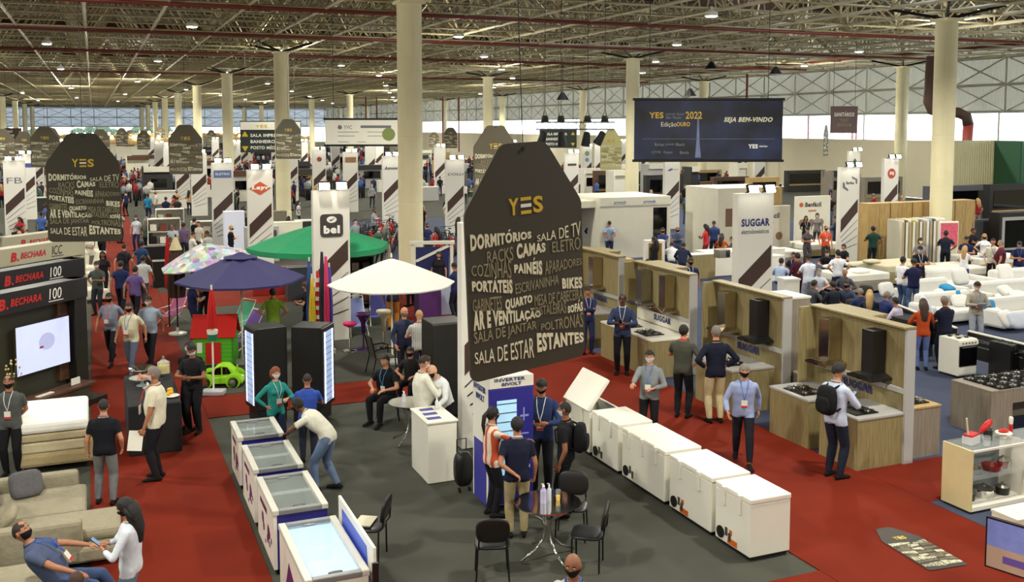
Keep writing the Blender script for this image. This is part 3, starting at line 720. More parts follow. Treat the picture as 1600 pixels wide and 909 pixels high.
def tag_outline(w_,h,k=.45):
    pts=[]
    def arc(cx,cz,r,a0,a1,n=6):
        for i in range(n+1): a=R(a0+(a1-a0)*i/n); pts.append((cx+r*math.cos(a),cz+r*math.sin(a)))
    r=.07*w_
    arc(w_/2-r,r,r,-90,0); arc(w_/2-r*1.5,h*.70,r*1.5,0,35); arc(w_*k/2-r*1.3,h-r*1.6,r*1.6,35,90); n=len(pts)
    return pts+[(-x,z) for x,z in reversed(pts)]
def tag_sign(px,py_top,d,yaw,lab,w_=1.5,h=2.28,full=True,loc=None,th=.02,m=None,back=False,cord=True,roll=0,words=None):
    p=D(px,py_top,d) if loc is None else Vector(loc); t=thing('hanging_tag_sign',lab,'sign',(p.x,p.y,p.z-h),R(yaw))
    t.rotation_euler=(0,R(roll),R(yaw))
    MB().prism(tag_outline(w_,h),-th/2,th/2).build('sign_board',m or TAGM,t)
    if cord: 
        L=ROOF-p.z; MB().cyl((0,0,h-.05),(0,0,h+L),.006,.006,4).cyl((-.0,-.02,h-.06),(0,.02,h-.06),.02,.02,8).build('hanging_cord',BKINK,t)
    if not back:
        y=-th/2-.001
        text('Y',-.145*w_,.69*h,.085*w_,.073*h,YINK,t,y,.03); text('S',.065*w_,.69*h,.085*w_,.073*h,YINK,t,y,.03)
        mb=MB(); 
        for k in (0,2): mb.bx(-.042*w_,.048*w_,y-.004,y,(.69+.0295*k)*h,(.69+.0295*k+.0145)*h)
        mb.build('lettering',YINK,t); MB().bx(-.042*w_,.048*w_,y-.004,y,.7195*h,.734*h).build('lettering',WINK,t)
        for (s,u0,u1,v0,v1,b,wp) in (WORDS if full else [q for q in WORDS if q[5] or q[0] in('SALA DE TV','SALA DE ESTAR','ELETRO','COZINHAS','SALA DE JANTAR')]):
            text(s,(u0-.5)*w_,(1-v1-.004)*h,(u1-u0)*w_,(v1-v0)*h,(OLIVEINK if (b or v0>.85 or s=='SALA DE TV') else DIMINK),t,y,.045 if b else .0,warp=wp)
    return t
def cooktop(p,rz,lab,n=4,w_=.58,d_=.5,grp=None,m=None):
    t=thing('cooktop',lab,'cooktop',p,rz,grp); MB().bx(-w_/2,w_/2,-d_/2,d_/2,0,.02).build('glass_plate',m or BLACKGL,t,bevel=.004)
    sp_=[(-.17,-.11),(.17,-.11),(-.17,.12),(.17,.12),(0,0)][:n]
    bm_=MB().lathe([(.055,.02),(.055,.035),(.03,.045),(.0,.047)],10).mesh('burner',STEEL,True)
    g=MB()
    for i in range(4):
        a=PI/2*i+PI/4; g.tube([(.11*math.cos(a),.11*math.sin(a),.02),(.10*math.cos(a),.10*math.sin(a),.06),(.02*math.cos(a),.02*math.sin(a),.06)],.007,4)
    gm=g.mesh('grate',BLACK)
    for x,y in sp_: x*=w_/.58; b=link('burner',bm_,t,(x,y,0)); link('grate',gm,t,(x,y,0))
    km=MB().lathe([(.018,.02),(.016,.045),(0,.046)],8).mesh('knob',STEEL,True)
    for i in range(n): link('knob',km,t,(w_/2-.05,-.12+.07*i,0))
    return t
def hood(p,rz,lab,m,h=.85,w_=.6,top=2.3):
    t=thing('range_hood',lab,'range hood',p,rz); z0=p[2]
    MB().prism([(-w_/2,0),(w_/2,0),(w_/2,.045),(.15,.10),(-.15,.10),(-w_/2,.045)],-.48,0).build('hood_canopy',m,t,bevel=.004)
    MB().bx(-.14,.14,-.30,-.01,.09,h).build('hood_chimney',m,t,bevel=.004)
    MB().bx(-w_/2+.05,w_/2-.05,-.42,-.06,-.012,.0).build('grease_filter',STEEL,t)
    MB().bx(-.06,.06,-.483,-.478,.01,.03).build('control_strip',BLACKGL,t)
    return t
def kiosk(a0,L,lab,k,hoods,white=False,H_=2.3,b0=11.72,blocks=None,backbox=False):
    """demonstration wall running along the aisle; its front faces the aisle (-x)"""
    t=thing('demonstration_kiosk',lab,'kiosk',W(a0,b0),TH); X=.62
    MB().bx(X+.42,X+.54,0,L,0,H_).build('back_wall',OLIVE,t)
    MB().bx(X+.36,X+.56,-.05,0,0,H_).build('end_panel',GREYLAM,t); MB().bx(X+.05,X+.54,L,L+.05,.0,H_).build('end_panel',OLIVE,t)
    MB().bx(X+.30,X+.56,-.06,L+.06,H_,H_+.03).build('top_board',OLIVE,t)
    MB().bx(X+.36,X+.42,0,L,1.22,1.30).build('light_rail',GREYLAM,t)
    if white: MB().bx(X+.405,X+.42,.02,L-.02,.92,1.22).build('backsplash',WHITE,t)
    s=text('SUGGAR',-(L*.5+.38),1.02,.78,.15,NAVYINK,t,y=X+.40,bold=.04,rz=-PI/2)
    for i,(y0,y1,z) in enumerate(blocks or [(0,L,.9)]):
        MB().bx(0,X+.42,y0,y1,0,z-.04).build('counter_block',OLIVE,t); MB().bx(-.015,X+.42,y0-.015,y1+.015,z-.04,z).build('counter_top',WHITE if white else GREYLAM,t,bevel=.004)
    y0_,y1_=(0,.8) if backbox else (1.15,L)
    MB().bx(X+.56,X+1.05,y0_,y1_,.75,H_-.04).build('rear_cabinet',TAUPE,t); MB().bx(X+.55,X+1.07,y0_-.01,y1_+.01,H_-.04,H_).build('rear_cabinet_top',WHITE if backbox else OLIVE,t)
    for y,m,hn in hoods:
        p=W(a0+y,b0+X+.41,1.38); hood(p,TH-PI/2,'%s on the %s kiosk'%(hn,('farthest','white-lit','middle','nearest')[k]),m,h=.86)
    return t
def chest_freezer(a0,L,lab,b0=7.92,open_=0,hinges=2,H_=.86,stick=True,wd=.66):
    t=thing('chest_freezer',lab,'freezer',W(a0,b0),TH)
    m=MB().bx(0,wd,0,L,.05,H_-.09) if not open_ else MB().bx(0,.05,0,L,.05,H_-.09).bx(wd-.05,wd,0,L,.05,H_-.09).bx(.05,wd-.05,0,.05,.05,H_-.09).bx(.05,wd-.05,L-.05,L,.05,H_-.09).bx(.05,wd-.05,.05,L-.05,.05,.12)
    m.build('cabinet',WHITE,t,bevel=.012)
    if open_: MB().bx(.045,.05,.05,L-.05,.12,H_-.1).bx(wd-.05,wd-.045,.05,L-.05,.12,H_-.1).build('inner_liner',mat('freezer_liner',(150,160,180),.4),t)
    MB().bx(.03,wd-.03,.03,L-.03,0,.05).build('base_plinth',BLACK,t)
    l=MB().bx(0,wd+.012,-.008,L+.008,0,.075); 
    lo=l.build('lid',WHITE,t,(-.004,0,H_-.085),bevel=.016); lo.rotation_euler=(0,-R(open_),0)
    g=MB().bx(.02,wd-.02,.012,L-.012,-.012,.002).build('lid_gasket',GREYLAM,lo)
    hm=MB().bx(-.03,.0,-.03,.03,-.20,-.02).bx(-.035,.02,-.035,.035,-.03,.075).mesh('hinge',WHITE)
    for i in range(hinges): link('hinge',hm,t,(-.002,L*((i+.6)/(hinges+.2)),H_-.09),bevel=.006)
    f=MB().lathe([(.0,-.01),(.075,-.01),(.085,0),(.085,.012),(0,.014)],16); 
    gr=f.build('fan_grille',BLACK,t,(-.005,L-.14,.17)); gr.rotation_euler=(0,-PI/2,0)
    MB().bx(-.006,0,L-.30,L-.24,.16,.28).bx(-.006,0,L-.38,L-.32,.10,.22).build('rating_plate',STEEL,t)
    if stick: MB().bx(-.005,.001,L-.52,L-.30,.07,.15).bx(-.005,.001,L-.40,L-.34,.20,.27).build('orange_sticker',paint((200,96,34)),t)
    return t
def display_freezer(a0,L,lab,b0=2.0,blue=True,lit=0,H_=.86,wd=.70,first=False):
    t=thing('ice_cream_freezer',lab,'freezer',W(a0,b0),TH); BL=paint((34,30,120),.4)
    inn=mat('freezer_interior_lit',(190,214,240),.4,0,0,emit=.35) if lit else mat('freezer_interior',(120,128,118),.45,0,0)
    MB().bx(0,.045,0,L,.07,H_-.07).build('side_panel',WHITE,t); MB().bx(wd-.045,wd,0,L,.07,H_-.07).build('side_panel',BL if blue else WHITE,t)
    MB().bx(.045,wd-.045,0,.045,.07,H_-.07).build('end_panel',BL if blue else WHITE,t); MB().bx(.045,wd-.045,L-.045,L,.07,H_-.07).build('end_panel',BL if blue else WHITE,t)
    MB().bx(.045,wd-.045,.045,L-.045,.30,.32).bx(.045,.05,.045,L-.045,.32,H_-.07).bx(wd-.05,wd-.045,.045,L-.045,.32,H_-.07).bx(.045,wd-.045,.045,.05,.32,H_-.07).bx(.045,wd-.045,L-.05,L-.045,.32,H_-.07).build('inner_liner',inn,t)
    MB().bx(.03,wd-.03,.03,L-.03,0,.07).build('base_plinth',BLACK,t)
    RIM=mat('grey_freezer_rim',(128,130,128),.4,.2,.05,5); WR=mat('pale_rim_edge',(200,198,186),.4,0,.03)
    MB().bx(-.015,.075,-.015,L+.015,H_-.07,H_).build('rim_rail',WR,t,bevel=.01); MB().bx(wd-.075,wd+.015,-.015,L+.015,H_-.07,H_).build('rim_rail',WR,t,bevel=.01)
    MB().bx(.075,wd-.075,-.02,.07,H_-.07,H_-.003).build('rim_end',RIM,t,bevel=.01); MB().bx(.075,wd-.075,L-.07,L+.02,H_-.07,H_-.003).build('rim_end',RIM,t,bevel=.01)
    for i,(y0,y1,z) in enumerate(((.07,L*.53,H_-.02),(L*.47,L-.07,H_-.034))):
        p=MB().bx(.075,wd-.075,y0,y1,z-.006,z).build('sliding_glass_lid',GLASS,t)
        yy=y0+.03 if i==0 else y1-.03
        MB().lathe([(.0,0),(.085,.0),(.08,.015),(0,.018)],14,(wd/2,yy,z),sx=1,sy=.28).build('lid_handle',BLACK if i==0 else RIM,p)
    PUR=paint((84,30,90),.5)
    if blue:
        text('INVERTER',-(L*.80),.62,L*.42,.07,PUR,t,y=-.002,bold=.03,rz=-PI/2)
        m=MB(); r2=random.Random(3)
        for (yy,zz,rr) in ((.66,.46,.09),(.60,.36,.06),(.30,.42,.11),(.36,.30,.06),(.24,.28,.045),(.14,.38,.04),(.50,.20,.03)):
            m.prism([(L*yy+rr*math.cos(q*.78)*(.7+.5*r2.random()),zz+rr*math.sin(q*.78)*(.7+.5*r2.random())) for q in range(8)],-.004,.001,ax='x')
        m.build('printed_emblem',PUR,t)
    else:
        MB().prism([(L*.15,.12),(L*.80,.12),(L*.62,.62),(L*.05,.30)],-.004,.001,ax='x').build('printed_triangle',PUR,t); text('INVERTER',-(L*.60),.25,L*.42,.11,WINK,t,y=-.006,bold=.03,rz=-PI/2)
    return t
CHAIRM={}
def chair(p,rz,lab,grp=None,m=None,z=0):
    m=m or BLACK; key=m.name
    if key not in CHAIRM:
        CHAIRM[key]=(MB().pad((0,0,.45),(.46,.43,.07)).mesh('seat',m,True),MB().pad((0,0,0),(.44,.06,.34)).mesh('backrest',m,True),MB().tube([(0,0,.43),(.02,.0,.02),(.025,0,0)],.012,6).mesh('leg',DKMET))
    a,b,c=CHAIRM[key]; t=thing('stacking_chair',lab,'chair',p,rz,grp); link('seat',a,t); o=link('backrest',b,t,(0,-.235,.70)); o.rotation_euler=(R(10),0,0)
    for sx in (-1,1):
        for sy in (-1,1): l=link('leg',c,t,(sx*.19,sy*.18,0)); l.rotation_euler=(0,0,0 if sx>0 else PI)
        MB().tube([(sx*.17,-.17,.43),(sx*.18,-.235,.50),(sx*.17,-.25,.66)],.012,6).build('back_support',DKMET,t)
    return t
def parasol(p,r,h,n,m,lab,pole=WHITE,vent=True,drop=.55,rot=0,m2=None,base=True,val=.0):
    t=thing('open_parasol',lab,'parasol',p,rot)
    MB().cyl((0,0,.05),(0,0,h),.024,.024,8).build('pole',pole,t)
    if base: MB().lathe([(.26,0),(.26,.05),(.06,.09),(.04,.2)],18).build('base',GREYLAM,t)
    for k in range(n):
        a0=2*PI*k/n;a1=2*PI*(k+1)/n; vs=[];fs=[]; N=5
        for i in range(N+1):
            f=i/N; rr=.04+r*f; sag=.06*math.sin(PI*f)*-1; z=h-drop*f**1.15
            for q,a in enumerate((a0,(a0+a1)/2,a1)): 
                k2=math.cos(PI/n) if q==1 else 1; vs.append(V(rr*k2*math.cos(a),rr*k2*math.sin(a),z+(-.03*f if q==1 else 0)))
        for i in range(N):
            for q in range(2): fs.append((i*3+q,i*3+q+1,(i+1)*3+q+1,(i+1)*3+q))
        b=len(vs)
        for q in range(3): v=vs[N*3+q]; vs.append(v+V(0,0,-.03-val))
        for q in range(2): fs.append((N*3+q,N*3+q+1,b+q+1,b+q))
        MB().add(vs,fs).build('canopy_panel',m2 if (m2 and k%2) else m,t)
        MB().tube([(0,0,h-.08),(r*.97*math.cos(a0),r*.97*math.sin(a0),h-drop-.01)],.008,4).build('rib',DKMET,t)
    if vent: MB().lathe([(r*.30,-.30*drop+.10),(r*.12,-.02),(.02,.05),(0,.06)],n,(0,0,h)).build('vent_cap',m,t)
    MB().lathe([(.03,0),(.02,.10),(0,.12)],8,(0,0,h+.03)).build('finial',pole,t)
    return t
def closed_parasol(p,h,z0,m,lab,top=None,base=True,r=.16,pole=DKMET):
    t=thing('closed_parasol',lab,'parasol',p,0); MB().cyl((0,0,.04),(0,0,h+.1),.02,.02,8).build('pole',pole,t)
    n=20; vs=[];fs=[]; prof=[(r*.9,z0),(r,z0+.2*(h-z0)),(r*.8,z0+.6*(h-z0)),(r*.55,z0+.86*(h-z0)),(.03,h)]
    for rr,z in prof:
        for q in range(n): a=2*PI*q/n; k=1+.22*(1 if q%2 else -1)*min(1,rr/r); vs.append((rr*k*math.cos(a),rr*k*math.sin(a),z))
    for i in range(4):
        for q in range(n): fs.append((i*n+q,i*n+(q+1)%n,(i+1)*n+(q+1)%n,(i+1)*n+q))
    MB().add(vs,fs).build('folded_canopy',m,t)
    if top: MB().lathe([(r*.85,z0+.80*(h-z0)),(r*.6,z0+.88*(h-z0)),(.05,h+.02)],14).build('canopy_cap',top,t)
    if base: MB().lathe([(.25,0),(.25,.045),(.05,.08),(.03,.2)],18).build('base',WHITE,t)
    return t
def leaf_cushion(name,p,rot,dim,m,lab,cat='cushion',grp=None):
    o=MB().pad((0,0,0),dim,n=5,p=4).build(name,m,None,p,smooth=True); o.rotation_euler=rot; return tag(o,lab,cat,grp)
def bed(p,rz,L,w_,h,lab,m=WHITE,m2=None,grp=None):
    t=thing('display_bed',lab,'bed',p,rz,grp); MB().bx(0,L,0,w_,.08,h-.28).build('bed_base',m2 or TAUPE,t,bevel=.02); MB().bx(0,L,0,w_,h-.28,h).build('mattress',m,t,bevel=.05)
    for x,y in ((.08,.08),(L-.08,.08),(.08,w_-.08),(L-.08,w_-.08)): MB().cyl((x,y,0),(x,y,.09),.025,.02,6).build('foot',BLACK,t)
    return t
def box_unit(p,rz,w_,d_,h,lab,m,cat='cabinet',name='display_cabinet',top=None,grp=None,shelves=0,fm=None,doors=0):
    t=thing(name,lab,cat,p,rz,grp); tm=top or m
    if shelves:
        MB().bx(0,.03,0,d_,0,h).build('side_panel',m,t); MB().bx(w_-.03,w_,0,d_,0,h).build('side_panel',m,t); MB().bx(.03,w_-.03,d_-.02,d_,0,h).build('back_panel',fm or m,t)
        for i in range(shelves+1): MB().bx(.03,w_-.03,0,d_-.02,h*i/shelves-(.03 if i else 0),h*i/shelves+(0 if i else .03)).build('shelf',m,t)
    else:
        MB().bx(0,w_,0,d_,0,h-.03).build('carcass',m,t); MB().bx(-.01,w_+.01,-.01,d_+.01,h-.03,h).build('top_board',tm,t)
        for i in range(doors):
            o=MB().bx(w_*i/doors+.01,w_*(i+1)/doors-.01,-.018,0,.05,h-.05).build('door',fm or m,t); MB().bx(w_*(i+.8)/doors,w_*(i+.8)/doors+.015,-.03,-.018,h*.4,h*.6).build('handle',STEEL,o)
    return t
def tv(p,rz,w_,h,lab,scr,stand=False,group=None):
    t=thing('television',lab,'television',p,rz,group); MB().bx(-w_/2,w_/2,-.02,.03,0,h).build('housing',BLACK,t,bevel=.006); MB().bx(-w_/2+.015,w_/2-.015,-.024,-.019,.015,h-.015).build('screen',scr,t)
    return t
# ---------------- hanging signs
tag_sign(829,222,9.5,38,'huge dark olive tag-shaped sign hanging nearest the camera with YES and all the room names',roll=-2.5,w_=1.43,h=2.20)
tag_sign(128,208,20.8,6,'large dark tag-shaped sign hanging over the left aisle above the crowd')
SCRN=mat('tv_screen_pale_blue',(186,194,236),.3,0,.05,2,emit=.5)
far_tags=[(289,195,46,10),(450,186,57,-4),(69,198,56,14),(81,200,75,-20),(1,201,62,20),(37,205,70,-10),(156,202,80,40),(190,200,125,0),(224,204,120,10),(250,197,150,-8),(330,203,150,0),(203,203,140,35),
 (704,199,110,0),(678,206,150,10),(955,203,57,30),(1291,195,73,60),(774,196,30,30),(1178,214,140,20)]
far_names=['brownish tag sign hanging between the third and fourth columns of the left row','grey tag sign hanging in front of the cream column beside the green direction sign','grey tag sign hanging left of the large dark tag over the left aisle','small tag sign half hidden behind the grey tag at the upper left','tag sign cut by the left edge of the frame','small dark tag overlapping the brown direction board at the far left','pale tag sign showing behind the right shoulder of the large left tag','small dark tag sign left in the row before the bright far window','tiny brown tag sign just left of the distant round columns','tiny dark tag sign right among the distant round columns','tiny tag sign in front of the far bright shop front','narrow turned tag sign in the glare of the distant floodlights',
 'small dark tag sign right of the big near column','tiny pale tag beside the small dark tag right of the big near column','pale yellow tag sign hanging right of the stage lights','pale grey tag sign hanging turned edge-on by the restroom board','beige tag sign showing its plain back above the huge near tag','tiny tag sign beyond the right end of the navy banner']
for (px,py,d,yw),nm in zip(far_tags,far_names):
    back=px==770; m=mat('beige_tag_back',(150,132,100),.6,0,.05) if back else (mat('pale_yellow_tag',(190,182,120),.6,0,.08) if px in(955,) else mat('grey_olive_board',(98,90,72),.6,0,.08,1.2))
    tag_sign(px,py,d,yw,nm,full=d<60,m=m,back=back)
# banner over the right of the hall
def hanging_panel(px0,px1,py0,py1,d,rz,lab,m,name='hanging_banner',cat='banner',th=.04,bars=True,cords=True):
    p=D((px0+px1)/2,py0,d); q=D(px0,py1,d); w_=(px1-px0)/FPX*d/max(.5,math.cos(R(rz))); h=p.z-q.z
    t=thing(name,lab,cat,(p.x,p.y,q.z),R(rz)); MB().bx(-w_/2,w_/2,-th/2,th/2,0,h).build('banner_panel',m,t)
    if bars: MB().cyl((-w_/2-.06,0,h),(w_/2+.06,0,h),.05,.05,8).build('top_bar',BLACK,t); MB().cyl((-w_/2-.06,0,0),(w_/2+.06,0,0),.05,.05,8).build('bottom_bar',BLACK,t)
    if cords: 
        for s in (-1,1): MB().cyl((s*w_*.4,0,h),(s*w_*.4,0,ROOF-q.z),.012,.012,4).build('hanging_cable',BKINK,t)
    return t,w_,h
nv=mat('navy_printed_banner',(26,30,52),.5,0,0); nt=nv.node_tree; b=nt.nodes['Principled BSDF']
tc=nt.nodes.new('ShaderNodeTexCoord'); sx=nt.nodes.new('ShaderNodeSeparateXYZ'); n1=nt.nodes.new('ShaderNodeTexNoise'); n1.inputs['Scale'].default_value=.9; cr=nt.nodes.new('ShaderNodeValToRGB')
cr.color_ramp.elements[0].color=(*srgb((18,20,30)),1); cr.color_ramp.elements[1].color=(*srgb((40,50,90)),1); cr.color_ramp.elements[0].position=.35; cr.color_ramp.elements[1].position=.75
nt.links.new(tc.outputs['Object'],n1.inputs['Vector']); nt.links.new(n1.outputs[0],cr.inputs[0]); nt.links.new(cr.outputs[0],b.inputs['Base Color'])
t,w_,h=hanging_panel(992,1223,155,251,37,0,'large navy banner reading YES and SEJA BEM-VINDO hung from the roof',nv)
y=-.021
def bt(s,u0,u1,v0,v1,m,bold=.02,sh=0): text(s,(u0-.5)*w_,(1-v1)*h,(u1-u0)*w_,(v1-v0)*h,m,t,y,bold,shear=sh)
bt('YES',.10,.195,.21,.31,YINK,.03); bt('móvel show',.212,.335,.215,.26,GREYINK,.02); bt('São Paulo',.212,.315,.27,.32,GREYINK,.02); bt('2022',.345,.455,.20,.32,YINK,.02)
bt('Edição',.18,.285,.37,.46,OLIVEINK,0); bt('OURO',.285,.375,.37,.44,YINK,.02); bt('SEJA BEM-VINDO',.60,.925,.29,.39,OLIVEINK,.04,.25); bt('YES',.77,.835,.73,.80,WINK,.04); bt('móvel show',.845,.90,.745,.78,WINK,.02)
for s,u,v in (('bis',.14,.71),('promob',.21,.71),('IBtech',.28,.71),('(iTIS',.12,.84),('Kappa',.20,.84),('Benia',.31,.84)): bt(s,u,u+.06,v,v+.05,GREYINK)
MB().bx(-w_/2+.3,w_/2-.3,y-.004,y,.345*h*1.02,.345*h*1.02+.015).build('printed_line',GREYINK,t)
MB().prism([((.43-.5)*w_+a*.1,b_*h) for a,b_ in ((-1.0,.05),(-.5,.35),(-.35,.6),(0,.80),(.35,.6),(.5,.35),(1.2,.05))],y-.004,y,).build('printed_tower',mat('printed_blue_tower',(110,124,160),.6,0,.3,4),t)
# white hanging board left of the near column
t,w_,h=hanging_panel(508,640,186,227,46,0,'white advertising board hung from the roof beside the big near column',WHITE)
text('YVC',-.28*w_,.62*h,.10*w_,.14*h,GREYINK,t,y,.01); disc(t,-.325*w_,.69*h,.10,GREYINK,y); MB().bx(-.08*w_,.28*w_,y-.006,y,.66*h,.76*h).build('printed_bar',GREYINK,t)
disc(t,.25*w_,.42*h,.30,mat('olive_round_print',(120,134,72),.6,0,0),y)
for i,(u0,u1,v) in enumerate(((-.35,-.1,.5),(0,.2,.5),(-.35,-.15,.35),(0,.2,.35),(-.35,-.22,.12),(-.12,-.02,.12))): MB().bx(u0*w_,u1*w_,y-.005,y,v*h,(v+.02)*h).build('printed_line',GREYINK,t)
DKGRN=mat('dark_green_board',(40,50,44),.55,0,.05)
def dirsign(px0,px1,py0,py1,d,lab,left=True,head=True,lines=('SALA IMPRENSA','BANHEIRO','POSTO MÉDICO'),m=None):
    t,w_,h=hanging_panel(px0,px1,py0,py1,d,0,lab,m or DKGRN,'direction_sign','sign',.06,False)
    if head: MB().bx(-w_/2+.03,w_/2-.03,-.05,-.03,h*.72,h*.97).build('header_panel',WHITE,t); text('YES',-.25*w_,h*.79,.2*w_,h*.09,YINK,t,-.051,.02); hh=h*.7
    else: hh=h
    for i,s in enumerate(lines): text(s,-w_*.33,hh*(.70-.28*i),w_*(.035*len(s)+.12),hh*.15,WINK,t,-.032,.03)
    for k,zz in enumerate((.72,.28)):
        x=(-.42 if left else .40)*w_; s=.055*w_
        MB().prism([(x-s,hh*zz),(x+s,hh*zz),(x,hh*zz+s*1.6)] if k==0 else [(x-s,hh*zz),(x,hh*zz-s*1.6),(x+s,hh*zz)],-.036,-.03).build('arrow',YINK,t)
dirsign(375,470,189,238,64,'dark green direction sign behind the cream column reading POSTO MÉDICO')
dirsign(843,901,203,231,70,'dark green direction sign under the stage light truss reading POSTO MÉDICO',False,False)
dirsign(8,33,200,223,80,'brown direction board hanging at the far left',False,False,('SALÃO','BANHEIRO','POSTO'),mat('brown_board',(74,56,44),.6))
t,w_,h=hanging_panel(1298,1340,166,208,60,0,'square brown hanging board reading SANITÁRIOS TOILET RESTROOM',mat('mauve_brown_board',(112,92,90),.6,0,.04),'restroom_sign','sign',.05,False)
text('SANITÁRIOS',-.36*w_,.62*h,.74*w_,.15*h,WINK,t,-.026,.03); text('TOILET',-.16*w_,.42*h,.34*w_,.12*h,DIMINK,t,-.026,.01); text('RESTROOM',-.25*w_,.24*h,.52*w_,.13*h,DIMINK,t,-.026,.01)
# stage light truss
p=D(899,196,31); t=thing('lighting_truss','aluminium box truss with four black stage lights hung from chains','truss',(p.x,p.y,p.z-.12),R(2))
L=2.45
for y_,z_ in ((-.11,0),(.11,0),(-.11,.22),(.11,.22)): MB().cyl((-L/2,y_,z_),(L/2,y_,z_),.022,.022,6).build('truss_tube',STEEL,t)
for i in range(12):
    x=-L/2+L*i/12; MB().cyl((x,-.11,0),(x+L/12,-.11,.22),.010,.010,4).cyl((x,.11,.22),(x+L/12,.11,0),.010,.010,4).cyl((x,-.11,.22),(x,.11,.22),.010,.010,4).build('truss_lacing',STEEL,t)
for x,rot in ((-.95,15),(-.45,-5),(.38,6),(.92,28)):
    o=MB().cyl((0,0,-.10),(0,0,-.52),.10,.15,12).cyl((0,0,-.08),(0,0,-.1),.05,.09,12).build('stage_light',BLACK,t,(x,0,0)); o.rotation_euler=(R(10),R(rot),0)
    MB().cyl((0,0,-.515),(0,0,-.525),.135,.135,12).build('light_lens',mat('stage_lens_blue',(70,80,130),.1,0,0),o)
    MB().tube([(x-.12,0,.22),(x,0,.62),(x+.12,0,.22)],.02,5).cyl((x,0,.6),(x,0,4.9),.008,.008,4).build('hanging_chain',BKINK,t)
    MB().pad((x,0,.32),(.22,.16,.22)).build('chain_bag',BLACK,t)
for px,py in ((1111,100),(1212,108),(1103-25,142),(879,148)):
    t=thing('pendant_speaker','small black cone lamp hanging near the right wall, at picture column %d'%px if False else {1111:'small black pendant lamp near the column above the navy banner',1212:'small black cone pendant hanging before the corrugated wall right of the banner',1078:'small black pendant below the roof edge left of the navy banner',879:'small black cone pendant above the stage light truss'}[px],'lamp',D(px,py+8,75)); MB().lathe([(.5,0),(.12,.55),(.0,.6)],10).build('lamp_shade',BLACK,t); MB().cyl((0,0,.5),(0,0,ROOF-t.location.z),.03,.03,4).build('cord',BKINK,t)
# ventilation pipe by the right columns
t=thing('ventilation_pipe','brown and red bent ventilation pipe behind the nearest right column','pipe',D(1452,222,66)*0+Vector((0,0,0)))
P=[D(1456,88,68),D(1451,160,68),D(1456,172,68),D(1470,176,68),D(1497,176,68),D(1510,182,68),D(1513,195,68)]; MB().tube(P,.36,12).build('duct',mat('brown_duct_paint',(92,66,56),.5,0,.1,1),t,smooth=True)
P2=[D(1513,193,68),D(1511,225,68),D(1508,300,68)]; MB().tube(P2,.34,12).build('lower_duct',mat('red_duct_paint',(168,70,60),.5,0,.1,1),t,smooth=True)
for px,py in ((1166,120),(1332,115),(1338,117),(1263,125),(692,165),(717,165),(589,165),(572,165)):
    p=D(px,200,95 if px>1000 else 170); o=MB().cyl((0,0,0),(0,0,ROOF),.12,.12,6).build('downpipe',ruste,None,(p.x,p.y,0)); tag(o,'thin dark red downpipe standing near the right wall' if px>1000 else 'thin red downpipe at the far end of the right wall','pipe','downpipes on the right wall' if px>1000 else 'downpipes at the far end')
# sand and green containers at the right wall
p=D(1492,222,62); o=MB().bx(0,3.7,0,.3,0,4.95).build('side_partition',cont,None,(p.x,p.y,0),TH); tag(o,'tall sand-coloured corrugated partition at the right edge','partition')
t=thing('green_container','dark green corrugated container at the right edge of the hall','container',(31.5,61.5,0),TH); MB().bx(0,2.4,0,5,0,4.9).build('container_shell',ribbed('green_corrugated_sheet',(36,84,56),2.4,1.0),t)
for i in range(3): MB().bx(2.4*(i)/3+.05,2.4*(i)/3+.12,-.06,0,0,4.9).build('container_rib',ribbed('green_corrugated_sheet',(36,84,56)),t)

# ---------------- white and glass freezers
chest_freezer(10.62,.80,'white chest freezer at the near end of the row, its whole end wall in view')
chest_freezer(11.53,1.10,'white chest freezer second from the near end with orange stickers low on its back')
chest_freezer(12.78,1.32,'long white chest freezer in the middle of the row with three hinges',hinges=3,stick=False)
chest_freezer(14.25,.92,'white chest freezer next to the open one in the row',hinges=2,stick=False)
chest_freezer(15.28,.95,'white chest freezer at the far end with its lid lifted',open_=52,hinges=2,stick=False)
display_freezer(10.55,1.68,'glass-topped freezer nearest the camera with a brightly lit inside',blue=False,lit=1)
display_freezer(12.68,1.35,'glass-topped blue-fronted freezer second from the camera in the left row')
display_freezer(14.36,1.20,'glass-topped blue-fronted freezer with the leaning man over it')
display_freezer(15.98,.95,'glass-topped blue-fronted freezer farthest from the camera beside the woman in teal')
t=thing('printed_sign_board','white and blue printed sign board standing against the near lit freezer','panel',W(10.5,2.745),TH)
MB().bx(0,.035,0,1.72,.0,1.12).build('panel_board',WHITE,t,bevel=.01); MB().prism([(.15,.5),(1.5,.5),(1.5,1.02),(.3,1.02)],.035,.041,ax='x').build('blue_print',paint((40,60,170),.4),t); MB().prism([(.15,.5),(1.5,.5),(1.5,1.02),(.3,1.02)],-.006,.0,ax='x').build('blue_print',paint((60,84,190),.4),t)
MB().bx(-.02,.05,-.04,0,.55,.95).build('end_clip',BLACK,t)
